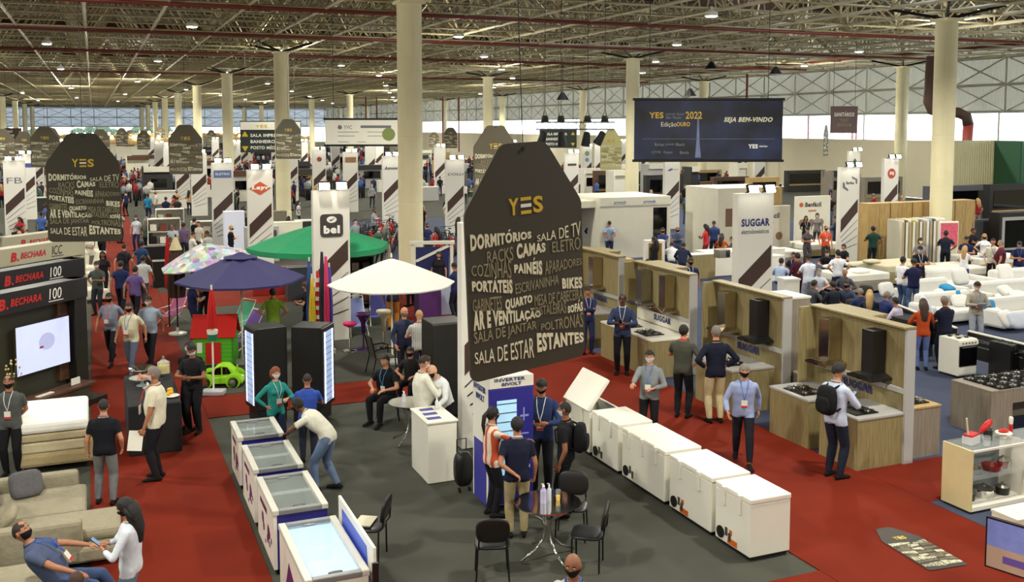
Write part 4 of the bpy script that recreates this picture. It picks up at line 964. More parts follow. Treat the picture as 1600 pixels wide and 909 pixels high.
# ---------------- tall coolers
def cooler(p,lab,side=1,wd=.60,dp=.62,h=1.92,rz=None):
    t=thing('upright_cooler',lab,'cooler',p,TH if rz is None else rz); BB=mat('matt_black_steel',(24,24,22),.45,.1,.05,2)
    MB().bx(0,wd,0,dp,.32,h).build('cabinet',BB,t,bevel=.01); MB().bx(.02,wd-.02,.02,dp-.02,.04,.32).build('compressor_base',BLACK,t)
    x=wd if side>0 else 0; s=1 if side>0 else -1
    d=MB().bx(min(x,x+s*.05),max(x,x+s*.05),0,dp,.34,h-.02).build('door_frame',BLACK,t)
    o=MB().bx(min(x+s*.05,x+s*.055),max(x+s*.05,x+s*.055),.06,dp-.06,.42,h-.1).build('lit_glass',mat('cooler_lit_glass',(170,195,235),.1,0,.1,3,emit=.35),d)
    lm=MB().bx(0,.006,0,.03,.42,h-.1).mesh('led_strip',mat('cooler_led_strip',(235,242,255),.3,0,0,emit=3)); link('led_strip',lm,d,(x+s*.056,.08,0)); link('led_strip',lm,d,(x+s*.056,dp-.14,0))
    m=MB().bx(0,.004,.06,dp-.06,0,.008).mesh('wire_shelf',DKMET)
    for i in range(12): link('wire_shelf',m,d,(x+s*.056,0,.45+i*.115))
    for i in range(2): MB().lathe([(.03,0),(.03,.04)],8).build('caster',BLACK,t,(.08+i*(wd-.16),.08,0))
    return t
cooler(G(404,668),'black upright cooler on the left of the pair, its lit glass door facing left',-1,wd=.60,rz=R(33))
cooler(G(457,662),'black upright cooler on the right of the pair, its lit glass door facing right',1,wd=.60,rz=R(-10))
o=G(676,655); t=thing('tall_black_refrigerator','tall plain black refrigerator standing left of the white FRICON pylon','refrigerator',o,TH)
MB().bx(0,.72,0,.7,.03,1.92).build('cabinet',BLACK,t,bevel=.015); MB().bx(.0,.72,-.04,0,.05,1.90).build('door',BLACK,t,bevel=.01); MB().bx(.06,.66,.06,.6,0,.03).build('feet',DKMET,t)
t=thing('tall_white_freezer','tall white freezer with blue panel and lit glass door marked INVERTER BIVOLT','freezer',W(13.57,5.34),TH)
MB().bx(0,.72,.03,.68,.06,2.06).build('cabinet',WHITE,t,bevel=.012); MB().bx(0,.72,-.03,.03,.10,1.88).build('door',paint((48,46,140),.4),t,bevel=.01); MB().bx(0,.72,-.03,.03,1.89,2.06).build('header',WHITE,t)
MB().bx(.12,.44,-.036,-.028,.55,1.70).build('glass_window',mat('freezer_window_lit',(160,205,232),.15,0,.1,3,emit=.4),t)
gm=MB().bx(.12,.44,-.042,-.036,0,.015).mesh('wire_shelf',STEEL)
for i in range(8): link('wire_shelf',gm,t,(0,0,.66+i*.14))
text('FRICON',.48,.62,.18,.05,WINK,t,-.031,.02); MB().bx(.50,.64,-.034,-.03,1.42,1.45).bx(.55,.57,-.034,-.03,1.36,1.56).bx(.50,.64,-.034,-.03,1.15,1.17).build('printed_icon',mat('pale_blue_print',(150,160,220),.5,0,0),t)
text('INVERTER',.08,1.99,.5,.05,NAVYINK,t,-.032,.02); text('BIVOLT',.2,1.92,.32,.05,NAVYINK,t,-.032,.02)
text('INVERTER',-.62,1.78,.5,.09,NAVYINK,t,y=-.004,bold=.02,rz=-PI/2); text('BIVOLT',-.52,1.64,.34,.09,NAVYINK,t,y=-.004,bold=.02,rz=-PI/2)
MB().bx(-.004,0,.1,.62,.06,1.0).build('side_print',paint((60,58,150),.5),t)
# ---------------- white counter with brochures
t=thing('white_counter','white reception counter left of the tall white freezer','counter',W(15.05,4.86),TH); MB().bx(0,.50,0,.9,0,.99).build('counter_body',WHITE,t,bevel=.008); MB().bx(-.02,.52,-.02,.92,.99,1.02).build('counter_top',WHITE,t,bevel=.006)
for i in range(3):
    o=MB().bx(-.15,.15,-.10,.10,0,.012).bx(-.12,.12,-.07,.07,.012,.014,mi=1).build('brochure_stack',[WHITE,paint((60,60,140))],None,W(15.22+i*.26,5.02+i*.02,1.02),TH); tag(o,('nearest','middle','farthest')[i]+' blue and white brochure stack on the white counter','brochures','brochures on the white counter')
def bottle(p,lab,c=(230,232,236),h=.2,r=.032,cap=(245,245,245),grp=None,pump=True):
    t=thing('pump_bottle' if pump else 'bottle',lab,'bottle',p,0,grp); MB().lathe([(r,0),(r,h*.65),(r*.4,h*.78),(r*.4,h*.84)],12).build('bottle_body',mat('clear_bottle_%d_%d_%d'%c,c,.15,0,0,alpha=.65),t); 
    m=MB().lathe([(r*.45,h*.84),(r*.4,h*.92),(.006,h*.93),(.006,h)],8); m.bx(-.03,.006,-.006,.006,h*.97,h) if pump else None; m.build('cap',paint(cap),t); return t
bottle(W(15.75,5.25,1.02),'clear pump bottle of sanitiser on the white counter')
o=MB().pad((0,0,.36),(.30,.24,.56)).build('case_body',BLACK,None,smooth=True); t=thing('black_suitcase','small black wheeled suitcase beside the white counter','suitcase',G(724,766),TH); o.parent=t
MB().tube([(-.08,.08,.6),(-.08,.08,.82),(.08,.08,.82),(.08,.08,.6)],.01,6).build('handle',DKMET,t); MB().cyl((-.1,-.05,.04),(-.07,-.05,.04),.04,.04,8).cyl((.07,-.05,.04),(.1,-.05,.04),.04,.04,8).build('wheel',BLACK,t)
# ---------------- glass table, bottles, chairs in front
def bent_table(p,r,lab,h=.75,rz=0):
    t=thing('round_glass_table',lab,'table',p,rz); MB().lathe([(r,h-.012),(r,h)],32).build('glass_top',mat('smoked_glass',(70,78,74),.04,0,0,alpha=.45,spec=.8),t); MB().lathe([(r-.01,h-.016),(r+.008,h-.016),(r+.008,h+.002),(r-.01,h+.002)],32).build('chrome_rim',CHROME,t)
    for k in range(4):
        a=2*PI*k/4+.5; c,s=math.cos(a),math.sin(a); pr=[(.92*r,h-.02),(.6*r,h*.86),(.22*r,h*.70),(.10*r,h*.52),(.16*r,h*.34),(.45*r,h*.16),(.95*r,.015)]
        MB().tube([(c*q,s*q,z) for q,z in pr],.018,8).build('leg',CHROME,t,smooth=True)
    return t
tp=G(856,784,.75); tp.z=0; bent_table(tp,.44,'round smoked glass table with curved chrome legs in front of the group')
bottle(tp+V(-.06,-.02,.75),'clear pump bottle with a purple label on the glass table',(200,196,225),.26,.045)
bottle(tp+V(.02,.05,.75),'slim white pump bottle behind the purple-labelled one on the glass table',(236,236,240),.24,.03)
t=thing('drinking_glass','glass half full of yellow juice on the glass table','glass',tp+V(.14,.05,.75)); MB().lathe([(.028,0),(.036,.15)],12).build('glass_wall',GLASS,t); MB().lathe([(.026,.005),(.031,.07)],12).build('juice',paint((230,180,40),.3),t)
chair(G(770,909,0)*.4+G(768,893)*.6,R(4),'black stacking chair seen from behind at the bottom, left of the glass table')
p=G(577,820,.45); p.z=0; ch=chair(p,R(82),'black stacking chair holding a laptop beside the lit freezer')
t=thing('laptop','closed cream laptop lying on the chair beside the lit freezer','laptop',p+V(-.05,0,.49),R(80)); MB().bx(-.17,.17,-.12,.12,0,.012).build('laptop_base',STEEL,t,bevel=.003); MB().bx(-.17,.17,-.12,.12,.013,.025).build('laptop_lid',mat('cream_plastic',(214,206,176),.4),t,bevel=.003)
p=G(918,832,.45); p.z=0; chair(p,R(78),'black stacking chair right of the glass table')
p=G(893,790,.45); p.z=0; chair(p,R(170),'black stacking chair behind the glass table partly hidden by the standing men')
bent_table(G(640,690),.38,'small round glass table with chrome legs beside the seated man',rz=.6)
sp_=G(640,690); bottle(sp_+V(-.1,.02,.75),'clear pump bottle on the small table left of the white one',(220,224,228),.2,.035); bottle(sp_+V(.12,0,.75),'white plastic bottle on the small table by the seated man',(240,240,240),.2,.04,pump=False)
chair(G(606,655),R(190),'black stacking chair under the seated man in black')
def armchair(p,rz,lab):
    t=thing('mesh_armchair',lab,'chair',p,rz); me=mat('grey_mesh_fabric',(88,86,78),.7,0,.15,30,.4)
    MB().bx(-.24,.24,-.22,.24,.40,.425).build('seat',me,t); o=MB().bx(-.24,.24,-.01,.01,0,.50).build('backrest',me,t,(0,-.23,.43)); o.rotation_euler=(R(12),0,0)
    for s in (-1,1):
        MB().tube([(s*.27,.26,0),(s*.27,.22,.42),(s*.28,.22,.62),(s*.28,.10,.66),(s*.28,-.2,.64),(s*.26,-.26,.60)],.016,6).build('arm_frame',DKMET,t); MB().tube([(s*.25,-.36,.94),(s*.26,-.24,.42),(s*.27,-.34,0)],.016,6).build('leg',DKMET,t)
    MB().tube([(-.25,-.35,.93),(.25,-.35,.93)],.016,6).build('top_rail',DKMET,t); return t
armchair(G(598,583),R(-65),'grey mesh armchair with dark frame in the middle of the grey floor')
def stool(p,m,lab,h=.72,pm=CHROME,cone=False):
    t=thing('bar_stool',lab,'stool',p,.3); MB().lathe([(.19,0),(.18,.02),(.03,.04),(.03,.06)],18).build('base',pm,t); MB().cyl((0,0,.05),(0,0,h-.1),.025,.02,8).build('post',pm,t)
    if cone: MB().lathe([(.045,h-.5),(.07,h-.2),(.16,h-.04),(.20,h),(.19,h+.05),(0,h+.01)],18).build('seat',m,t,smooth=True)
    else: MB().lathe([(.05,h-.10),(.17,h-.04),(.19,h),(.17,h+.03),(0,h+.01)],18).build('seat',m,t,smooth=True)
    return t
stool(G(547,548),paint((214,40,110),.3),'small pink bar stool with chrome foot'); stool(G(568,545),paint((70,30,90),.2),'glossy purple bar stool behind the pink one',.9,paint((70,30,90),.2),True); stool(G(600,543),paint((222,214,180),.3),'cream bar stool with a deep seat and chrome foot',.95,CHROME,True)
# ---------------- garden furniture
def deckchair(p,rz,m,lab,fr=WHITE):
    t=thing('beach_chair',lab,'beach chair',p,rz); MB().bx(-.24,.24,-.02,.42,.26,.275).build('seat',m,t); o=MB().bx(-.24,.24,-.008,.008,0,.78).build('backrest',m,t,(0,-.02,.26)); o.rotation_euler=(R(32),0,0)
    for s in (-1,1): MB().tube([(s*.26,-.40,.0),(s*.26,.30,.46),(s*.26,-.28,.50)],.013,6).build('arm_frame',fr,t); MB().tube([(s*.25,.42,0),(s*.25,-.10,.35),(s*.25,-.46,.98)],.013,6).build('leg',fr,t)
    MB().tube([(-.25,-.46,.98),(.25,-.46,.98)],.014,6).build('top_rail',fr,t); return t
deckchair(G(372,526),R(150),paint((70,160,120),.7),'green fabric beach chair under the navy parasol'); deckchair(G(382,545),R(140),paint((122,84,168),.7),'purple fabric beach chair beside the playhouse')
deckchair(G(558,520),R(200),paint((130,140,196),.7),'pale blue striped beach chair under the white parasol'); deckchair(G(592,505),R(190),paint((84,84,160),.7),'blue striped beach chair farther back under the white parasol')
deckchair(G(270,505),R(150),paint((150,70,110),.7),'pink and white striped beach chair behind the brown parasol')
NAVYC=mat('navy_parasol_fabric',(48,46,92),.8,0,.05,2); WHC=mat('white_parasol_fabric',(216,214,206),.8,0,.02,2); GRC=mat('green_parasol_fabric',(34,142,92),.8,0,.05,2); GRL=mat('pale_green_parasol_fabric',(150,196,164),.8,0,.05,2)
g=G(379,566); parasol(g,1.52,2.70,6,NAVYC,'large navy parasol open over the garden furniture',rot=.35,drop=.62,val=.02)
g=G(613,566); parasol(g,1.52,2.58,8,WHC,'large white parasol open in the middle of the hall',rot=.2,drop=.60,vent=False)
g=G(500,506); parasol(g,2.05,2.95,8,GRC,'wide green parasol open behind the bel pylon',rot=.39,drop=.6,vent=False,val=.12)
pat=mat('patterned_parasol_fabric',(200,196,186),.8,0,0); nt=pat.node_tree; vo=nt.nodes.new('ShaderNodeTexVoronoi'); vo.inputs['Scale'].default_value=7; hs=nt.nodes.new('ShaderNodeHueSaturation'); hs.inputs['Saturation'].default_value=.55; hs.inputs['Value'].default_value=.75; tc=nt.nodes.new('ShaderNodeTexCoord'); nt.links.new(tc.outputs['Object'],vo.inputs['Vector']); nt.links.new(vo.outputs['Color'],hs.inputs['Color']); nt.links.new(hs.outputs[0],nt.nodes['Principled BSDF'].inputs['Base Color'])
g=G(346,526); t=parasol(g,1.2,2.66,8,pat,'parasol with a colourful beach print half hidden behind the navy one',vent=False,drop=.5); t.rotation_euler=(R(4),R(-9),0)
closed_parasol(G(278,522),2.72,1.05,mat('dark_brown_parasol_fabric',(66,44,30),.85,0,.12,6),'closed dark brown parasol with a cream cap standing by the left aisle',top=mat('cream_cap_fabric',(196,180,140),.8),r=.21)
closed_parasol(G(265,512),2.62,1.15,paint((170,26,24),.8),'closed red parasol just behind the dark brown one',r=.09,base=False)
t=closed_parasol(G(334,616),2.30,1.45,paint((196,30,26),.7),'closed bright red parasol on a white pole with a flat grey base',r=.09,base=False,pole=WHITE); MB().bx(-.24,.24,-.15,.15,0,.10).build('base',mat('pale_grey_plastic',(176,172,176),.4),t,bevel=.02)
MB().lathe([(.11,1.33),(.12,1.42)],12).build('fabric_sleeve',WHITE,t); MB().lathe([(.1,1.2),(.11,1.32)],12).build('green_collar',paint((30,110,80)),t)
for i,(px,c,hh,lab) in enumerate(((485,(54,84,150),2.35,'closed blue beach umbrella at the left of the umbrella rack'),(489,(226,196,40),1.95,'closed yellow beach umbrella in the umbrella rack'),(498,(220,50,50),2.1,'closed red and white striped beach umbrella in the rack'),(505,(44,46,56),2.62,'closed dark grey umbrella, the tallest in the rack'),(508,(120,200,70),1.9,'closed lime green beach umbrella in the rack'),(511,(214,60,110),2.5,'closed pink beach umbrella at the right of the rack'),(516,(90,80,180),2.2,'closed violet beach umbrella at the right end of the rack'))):
    g=G(px,548+ (i%2)*3); t=closed_parasol(g,hh,.75,paint(c,.7),lab,r=.075,base=False,pole=WHITE)
    if i==2:
        for k in range(5): MB().lathe([(.086,.85+k*.24),(.088,.95+k*.24)],14).build('white_band',WHITE,t)
box_unit(G(478,556),TH,.75,.3,.12,'low white rack base under the closed beach umbrellas',WHITE,'stand','umbrella_rack')
# playhouse
t=thing('toy_playhouse','plastic playhouse with green walls and a red pitched roof','playhouse',G(302,574),TH*.3); PG=paint((84,176,36),.45); PR=paint((190,30,22),.45)
MB().bx(0,.95,0,.04,.05,.75).build('front_wall',PG,t); MB().bx(0,.95,.76,.80,.05,.75).build('back_wall',PG,t); MB().bx(0,.04,0,.8,.05,.75).build('side_wall',paint((230,190,40),.45),t); MB().bx(.91,.95,0,.8,.05,.75).build('side_wall',paint((84,176,36),.45),t)
for s in (0,1): MB().prism([(-.06,.72),(.40,1.22),(.44,1.20),(-.02,.70)] if s==0 else [(.86,.72),(.40,1.22),(.36,1.20),(.82,.70)],-.06,1.01,ax='x').build('roof_slope',PR,t)
MB().bx(.30,.66,-.02,0,.08,.60).build('door',PR,t); MB().bx(.10,.22,-.012,0,.35,.60).build('window',WHITE,t)
for i in range(6): MB().bx(-.002,.952,-.006,.0,.14+i*.1,.15+i*.1).build('plank_groove',paint((60,140,26),.5),t)
# toy car
t=thing('toy_car','lime green rounded toy ride-on car parked in front of the playhouse','toy car',G(347,601),R(4)); LG=paint((150,214,40),.25); s=.52
body=[(-.98,.30),(-.96,.46),(-.80,.56),(-.52,.60),(-.40,.62),(-.24,.90),(.0,1.0),(.30,.98),(.55,.80),(.82,.56),(.96,.40),(.96,.26),(-.96,.24)]
MB().prism([(x*s,z*s*.62) for x,z in body[:5]]+[(x*s,z*s*.62) for x,z in body[8:]],-.24,.24).build('car_body',LG,t,bevel=.03)
MB().prism([(x*s,z*s) for x,z in ((-.44,.36),(-.24,.84),(0,.94),(.30,.92),(.56,.70),(.72,.36))],-.17,.17).build('cabin',LG,t,bevel=.02)
for sy in (-1,1):
    MB().prism([(x*s,z*s) for x,z in ((-.33,.52),(-.18,.80),(.04,.86),(.04,.52))],sy*.172-.004,sy*.172+.004).build('side_window',BLACKGL,t); MB().prism([(x*s,z*s) for x,z in ((.10,.52),(.10,.86),(.30,.84),(.50,.54))],sy*.172-.004,sy*.172+.004).build('side_window',BLACKGL,t)
    for x in (-.60,.58):
        MB().lathe([(.17,0),(.17,.05),(.13,.06)],14,sx=1).build('fender',LG,t,(x*s,sy*.24,.155)).rotation_euler=(R(-90*sy),0,0)
        wv=MB().cyl((x*s,sy*.21,.12),(x*s,sy*.30,.12),.12,.12,16).build('wheel',BLACK,t); MB().cyl((x*s,sy*.30,.12),(x*s,sy*.31,.12),.065,.065,12).build('hubcap',CHROME,wv)
MB().ell((.5,-.17,.24),.03).ell((.5,.17,.24),.03).build('headlight',WHITE,t); MB().cyl((.38,-.17,.35),(.38,-.17,.50),.02,.018,6).build('side_mirror',LG,t)
# ---------------- left aisle: snack table, bed, sofas
t=thing('snack_table','long table under a floor-length black cloth in the red aisle','table',W(18.35,.42),TH); MB().bx(.05,.85,.05,2.35,0,.86).build('table_frame',DKMET,t); MB().bx(0,.9,0,2.4,.0,.9).build('black_tablecloth',mat('black_table_cloth',(20,20,22),.9,0,.2,5,.6),t,bevel=.03)
def bowl(a,b,m,fill,lab,r=.18,h=.14,st=.0):
    t=thing('serving_bowl',lab,'bowl',W(a,b,.9)); MB().lathe([(r*.45,0),(r*.4,.02),(.03,.03),(.03,st+.03),(r*.6,st+.06),(r,st+h),(r*.96,st+h),(r*.5,st+.07)],18).build('bowl_shell',m,t,smooth=True)
    if fill: f=MB()
    if fill:
        for i in range(12): a_=rnd.random()*6.28; q=rnd.random()*r*.7; f.ell((q*math.cos(a_),q*math.sin(a_),st+h-.01+rnd.random()*.03),.035,6,4)
        f.build('food',fill,t)
bowl(20.3,.75,CHROME,None,'silver fluted bowl at the far end of the snack table',.26,.13,.1); bowl(19.8,.72,mat('glass_bowl',(210,220,214),.1,0,0,alpha=.5),paint((206,130,100)),'glass bowl of salmon-coloured snacks on the snack table',.24,.1,.06)
bowl(19.2,.85,mat('glass_bowl',(210,220,214),.1,0,0,alpha=.5),paint((120,150,80)),'glass bowl of green snacks on the snack table',.15,.1); bottle(W(18.8,.78,.9),'clear pump bottle on the near end of the snack table',(210,214,210),.3,.05)
t=thing('juice_dispenser','glass juice dispenser full of yellow juice on the snack table','juice dispenser',W(20.5,1.15,.9)); MB().lathe([(.10,0),(.10,.04)],14).build('base',STEEL,t); MB().lathe([(.12,.04),(.12,.26),(.05,.30)],14).build('glass_jar',mat('glass_jar',(225,225,215),.05,0,0,alpha=.4),t); MB().lathe([(.11,.05),(.11,.20)],14).build('juice',paint((232,206,30),.3),t); MB().lathe([(.06,.30),(.02,.34),(.03,.38),(0,.39)],10).build('lid',GLASS,t)
t=thing('fruit_plate','plate of yellow fruit at the right side of the snack table','plate',W(18.75,1.18,.9)); MB().lathe([(.05,0),(.14,.03),(.13,.03)],14).build('plate',WHITE,t)
for i in range(5): MB().ell((rnd.uniform(-.06,.06),rnd.uniform(-.06,.06),.06+.02*i),.04,8,6).build('fruit',paint((228,180,40)),t)
SB=mat('beige_upholstery',(168,152,112),.9,0,.08,14,.5,spec=.2); SB2=mat('grey_beige_upholstery',(150,142,120),.9,0,.08,14,.5,spec=.2); DKP=mat('dark_grey_cushion',(92,90,92),.9,0,.1,16,.5)
t=thing('sofa_bed_with_mattress','upholstered beige daybed carrying stacked mattresses with a white top','bed',W(18.05,-1.30),TH)
MB().bx(0,1.12,0,1.65,.10,.34).build('upholstered_base',SB,t,bevel=.06); MB().bx(.02,1.08,.03,1.62,.34,.52).build('lower_mattress',mat('beige_mattress_border',(196,184,150),.9,0,.06,10,.4),t,bevel=.03); MB().bx(.01,1.08,.02,1.62,.53,.66).build('middle_mattress',mat('tan_mattress_border',(176,162,128),.9,0,.06,10,.4),t,bevel=.03); MB().bx(.0,1.08,.01,1.63,.67,.86).build('top_mattress',mat('white_mattress',(240,238,228),.85,0,.02,8,.2),t,bevel=.06)
MB().bx(1.0,1.22,-.04,.7,.10,.56).build('rounded_arm',SB,t,bevel=.09)
for x,y in ((.1,.1),(1.1,.1),(.1,1.5),(1.1,1.5)): MB().cyl((x,y,0),(x,y,.12),.02,.03,8).build('foot',WALNUT,t)
t=thing('corner_sofa','large grey-beige corner sofa with a chaise at the lower left','sofa',W(13.82,-2.3),TH)
MB().bx(0,2.02,0,.20,.08,.66).build('near_arm',SB2,t,bevel=.05); MB().bx(0,1.95,2.20,2.38,.08,.62).build('far_arm',SB2,t,bevel=.05); MB().bx(0,.28,.2,2.2,.08,.78).build('back',SB2,t,bevel=.06)
MB().bx(.28,2.02,.2,1.05,.08,.28).build('chaise_base',SB2,t,bevel=.03); MB().bx(.28,2.50,.21,1.04,.28,.44).build('chaise_cushion',SB2,t,bevel=.06); MB().bx(1.9,2.48,.0,1.02,.08,.28).build('chaise_end',SB2,t,bevel=.04)
MB().bx(.28,1.95,1.05,2.2,.08,.28).build('seat_base',SB2,t,bevel=.03); MB().bx(.28,2.06,1.06,2.19,.28,.44).build('seat_cushion',SB2,t,bevel=.06)
leaf_cushion('back_cushion',W(14.55,-1.78,.80),(0,R(-62),TH),(.62,.80,.24),SB2,'large beige back cushion nearest the camera on the corner sofa','cushion','back cushions of the corner sofa'); leaf_cushion('back_cushion',W(15.38,-1.60,.80),(0,R(-66),TH+.1),(.64,.78,.24),SB2,'large beige back cushion with piping farther along the corner sofa','cushion')
leaf_cushion('throw_cushion',W(15.72,-1.05,.62),(R(62),0,TH+.3),(.46,.40,.16),DKP,'dark grey throw cushion leaning on the far arm of the sofa'); leaf_cushion('throw_cushion',W(14.52,-1.25,.56),(0,R(-40),TH),(.42,.42,.15),SB2,'small beige throw cushion on the chaise')
# near unseen armchair for the reclining man
t=thing('blue_grey_armchair','armchair under the reclining man at the bottom left corner','armchair',W(12.45,-1.55),TH); MB().bx(0,.85,0,.9,.08,.42).build('seat_block',SB2,t,bevel=.06); MB().bx(-.2,0,0,.9,.08,.75).build('back',SB2,t,bevel=.06)
# ---------------- television wall stands at the left
def portal(p,rz,W2,H2,lab,m,tm,lett,hm,screen=None,inner=None,depth=.35,wordw=None,mark=None):
    t=thing('display_portal',lab,'display stand',p,rz)
    MB().bx(0,.16,0,depth,0,H2).build('left_post',m,t); MB().bx(W2-.34,W2,0,depth,0,H2).build('right_post',m,t); MB().bx(0,W2,-.04,depth,H2-.42,H2).build('header_board',hm,t,bevel=.006)
    MB().bx(.16,W2-.34,depth-.06,depth,0,H2-.42).build('back_panel',inner or DKPANEL,t)
    y=-.045
    k_=W2-2.05; text('B',k_-.30,H2-.33,.17,.22,REDINK,t,y,.05,shear=.2); text('BECHARA',k_,H2-.29,.78,.15,REDINK,t,y,.03,shear=.2); text('100' if lett else 'ICC',k_+.98,H2-.31,.32,.22,WINK if lett else BKINK,t,y,.0,shear=.1)
    disc(t,k_-.08,H2-.30,.025,REDINK,y); MB().bx(k_+.96,k_+1.36,y-.004,y,H2-.355,H2-.34).build('underline',WINK if lett else BKINK,t)
    return t
ph=R(71)   # these stands are turned to the aisle
BKF=mat('black_fascia',(30,28,28),.4,0,.08,2); BGF=mat('beige_fascia',(178,172,146),.55,0,.03,1)
ux=V(math.cos(ph),math.sin(ph),0)
def pp(px,py,off,width):
    e=G(px,py); return e-ux*width+V(off*0,0,0)
W2=2.75
t=portal(pp(140,622,0,W2),ph,W2,2.62,'black display stand with red BECHARA lettering and a lit television, nearest the sofas',BKF,None,True,BKF,inner=mat('olive_grey_backwall',(62,60,48),.6,0,.05,2))
MB().bx(W2-.60,W2-.34,.20,.30,.5,2.2).build('oak_strip',WALNUT,t); MB().bx(.30,.36,.22,.28,.45,2.2).build('light_strip',mat('warm_light_strip',(255,214,130),.4,0,0,emit=6),t)
pos_=t.location; n_=V(math.sin(ph),-math.cos(ph),0)
r=thing('tv_console','long walnut television console with a floating shelf under the lit television','television console',pos_+ux*.05+n_*.38,ph); MB().bx(0,W2-.25,0,.42,.42,.46).build('top_shelf',WALNUT,r); MB().bx(.1,W2-.35,.05,.40,.16,.42).build('cabinet_body',mat('dark_olive_lacquer',(62,58,46),.5),r); MB().bx(1.05,1.75,.03,.05,.17,.41).build('drawer_front',WALNUT,r); MB().bx(0,W2,-.05,.45,0,.12).build('black_plinth',BLACK,r)
tv(pos_+ux*1.62+n_*(-.10)+V(0,0,.88),ph,1.42,1.0,'large lit television showing a pale screen on the black display stand',SCRN)
sc_=[o for o in COL.objects if o.name=='television'][0]; disc(sc_,.08,.58,.17,mat('screen_pale_mark',(170,176,214),.3,0,0,emit=.35),-.024,sx=1.2); MB().bx(-.12,-.02,-.038,-.034,.46,.50).build('screen_red_mark',mat('screen_red',(150,30,50),.3,0,0,emit=.3),sc_)
o=MB().bx(-.12,.12,-.01,.01,0,.14).build('price_card',WHITE,None,pos_+ux*2.15+n_*.2+V(0,0,.47),ph); tag(o,'small white price card on the television console','card')
o=MB().bx(-.2,.2,-.05,.05,0,.02).build('notebook',WHITE,None,pos_+ux*1.3+n_*.22+V(0,0,.465),ph); tag(o,'white papers lying on the television console','papers')
t=thing('flower_vase','vase of small pale flowers at the left of the television','vase',pos_+ux*.55+n_*.18+V(0,0,.465)); MB().lathe([(.05,0),(.08,.1),(.04,.22),(.05,.26)],12).build('vase',BLACK,t)
m=MB(); m2=MB()
for i in range(16):
    a=rnd.random()*6.28; q=rnd.random()*.2; z=.45+rnd.random()*.4; m.cyl((0,0,.24),(q*math.cos(a),q*math.sin(a),z),.004,.003,3); m2.ell((q*math.cos(a),q*math.sin(a),z),.022,5,4)
m.build('stems',paint((70,80,40)),t); m2.build('blossoms',paint((214,196,150)),t)
bk_=V(-st,ct,0)
def stand2(k,e,lab,m,lett,hh): 
    return portal(G(*e)-ux*2.9,ph,2.9,hh,lab,m,None,lett,m,inner=OAK if k==1 else DKPANEL)
stand2(1,(136,583),'black display stand with BECHARA lettering just behind the television stand',BKF,True,2.75)
stand2(2,(134,548),'beige display stand with BECHARA and ICC lettering, third from the front',BGF,False,2.95)
stand2(3,(137,515),'beige display stand with BECHARA and ICC lettering, farthest of the four',BGF,False,2.95)
# ---------------- kiosks at the right
Hs=lambda y,m,n:(y,m,n)
CH2=mat('polished_steel',(190,180,160),.16,1,0)
k3=kiosk(12.82,2.35,'kiosk nearest the camera with a black hood and two cooktop counters, marked SUGGAR',3,[(1.75,CH2,'polished steel range hood'),(.62,BLACK,'square black range hood')],blocks=[(.0,.95,.9),(1.25,2.35,.9)],H_=2.36)
k2=kiosk(16.1,2.35,'middle kiosk with a steel and a black hood, marked SUGGAR',2,[(1.75,CH2,'polished steel range hood'),(.62,BLACK,'square black range hood')],blocks=[(.3,1.6,.9)],backbox=True,H_=2.36)
k1=kiosk(19.5,2.5,'kiosk with a white lit backsplash behind the man holding a phone, marked SUGGAR',1,[(1.9,STEEL,'brushed steel range hood'),(.8,CH2,'polished steel range hood')],white=True,H_=2.36)
k0=kiosk(22.9,2.2,'farthest kiosk beside the huge tag sign, marked SUGGAR',0,[(1.1,CH2,'polished steel range hood')],H_=2.36)
for (a,b,n,lab) in ((13.25,12.05,2,'two-burner black glass cooktop on the nearest kiosk'),(14.6,12.05,4,'four-burner cooktop on the far counter of the nearest kiosk'),(17.0,12.05,4,'four-burner cooktop on the middle kiosk'),(20.2,12.05,5,'five-burner cooktop at the near end of the white-topped kiosk'),(21.2,12.05,4,'four-burner cooktop at the far end of the white-topped kiosk'),(23.9,12.05,4,'four-burner cooktop on the farthest kiosk')): cooktop(W(a,b,.9),TH+PI/2,lab,n)
# side counters right of the kiosks
box_unit(W(12.95,12.95),TH,.75,.8,.9,'taupe counter block at the right end of the nearest kiosk',TAUPE,'counter','counter_block',OAK); cooktop(W(13.35,13.3,.9),TH,'black cooktop on the taupe block right of the nearest kiosk',4)
box_unit(W(15.9,13.0),TH,.95,1.0,.85,'taupe counter with a white top right of the middle kiosk',TAUPE,'counter','counter_block',WHITE)
for i in range(2): cooktop(W(16.15+.45*i,13.45,.85),TH,('near','far')[i]+' red cooktop on the counter right of the middle kiosk',2,.5,.4,m=paint((150,24,24),.2))
# white glass display case
t=thing('glass_top_display_case','white display case with a glass top and kitchen utensils at the right','display case',W(10.67,11.95),TH); Lx,Ly,hh=2.6,.56,.97
MB().bx(0,.03,0,Ly,0.04,hh).build('side_panel',mat('cream_yellow_panel',(216,200,150),.5,0,.03),t); MB().bx(Lx-.03,Lx,0,Ly,.04,hh).build('side_panel',WHITE,t); MB().bx(.03,Lx-.03,0,Ly,.04,.10).build('bottom_shelf',WHITE,t); MB().bx(.03,Lx-.03,Ly-.02,Ly,.1,hh).build('back_panel',mat('grey_glass_back',(120,126,128),.3),t)
MB().bx(1.18,1.21,0,Ly,.1,hh).build('divider',WHITE,t); MB().bx(.03,Lx-.03,0,.03,hh-.03,hh).build('front_rail',WHITE,t); MB().bx(0.03,Lx-.03,.03,Ly-.02,hh-.012,hh).build('glass_top',GLASS,t); MB().bx(.03,Lx-.03,.04,Ly-.03,.50,.51).build('glass_shelf',GLASS,t); MB().bx(.03,Lx-.03,.03,Ly-.03,0,.04).build('plinth',BLACK,t)
cols=[(190,30,30),(60,60,70),(200,200,205),(170,60,50),(230,230,230)]
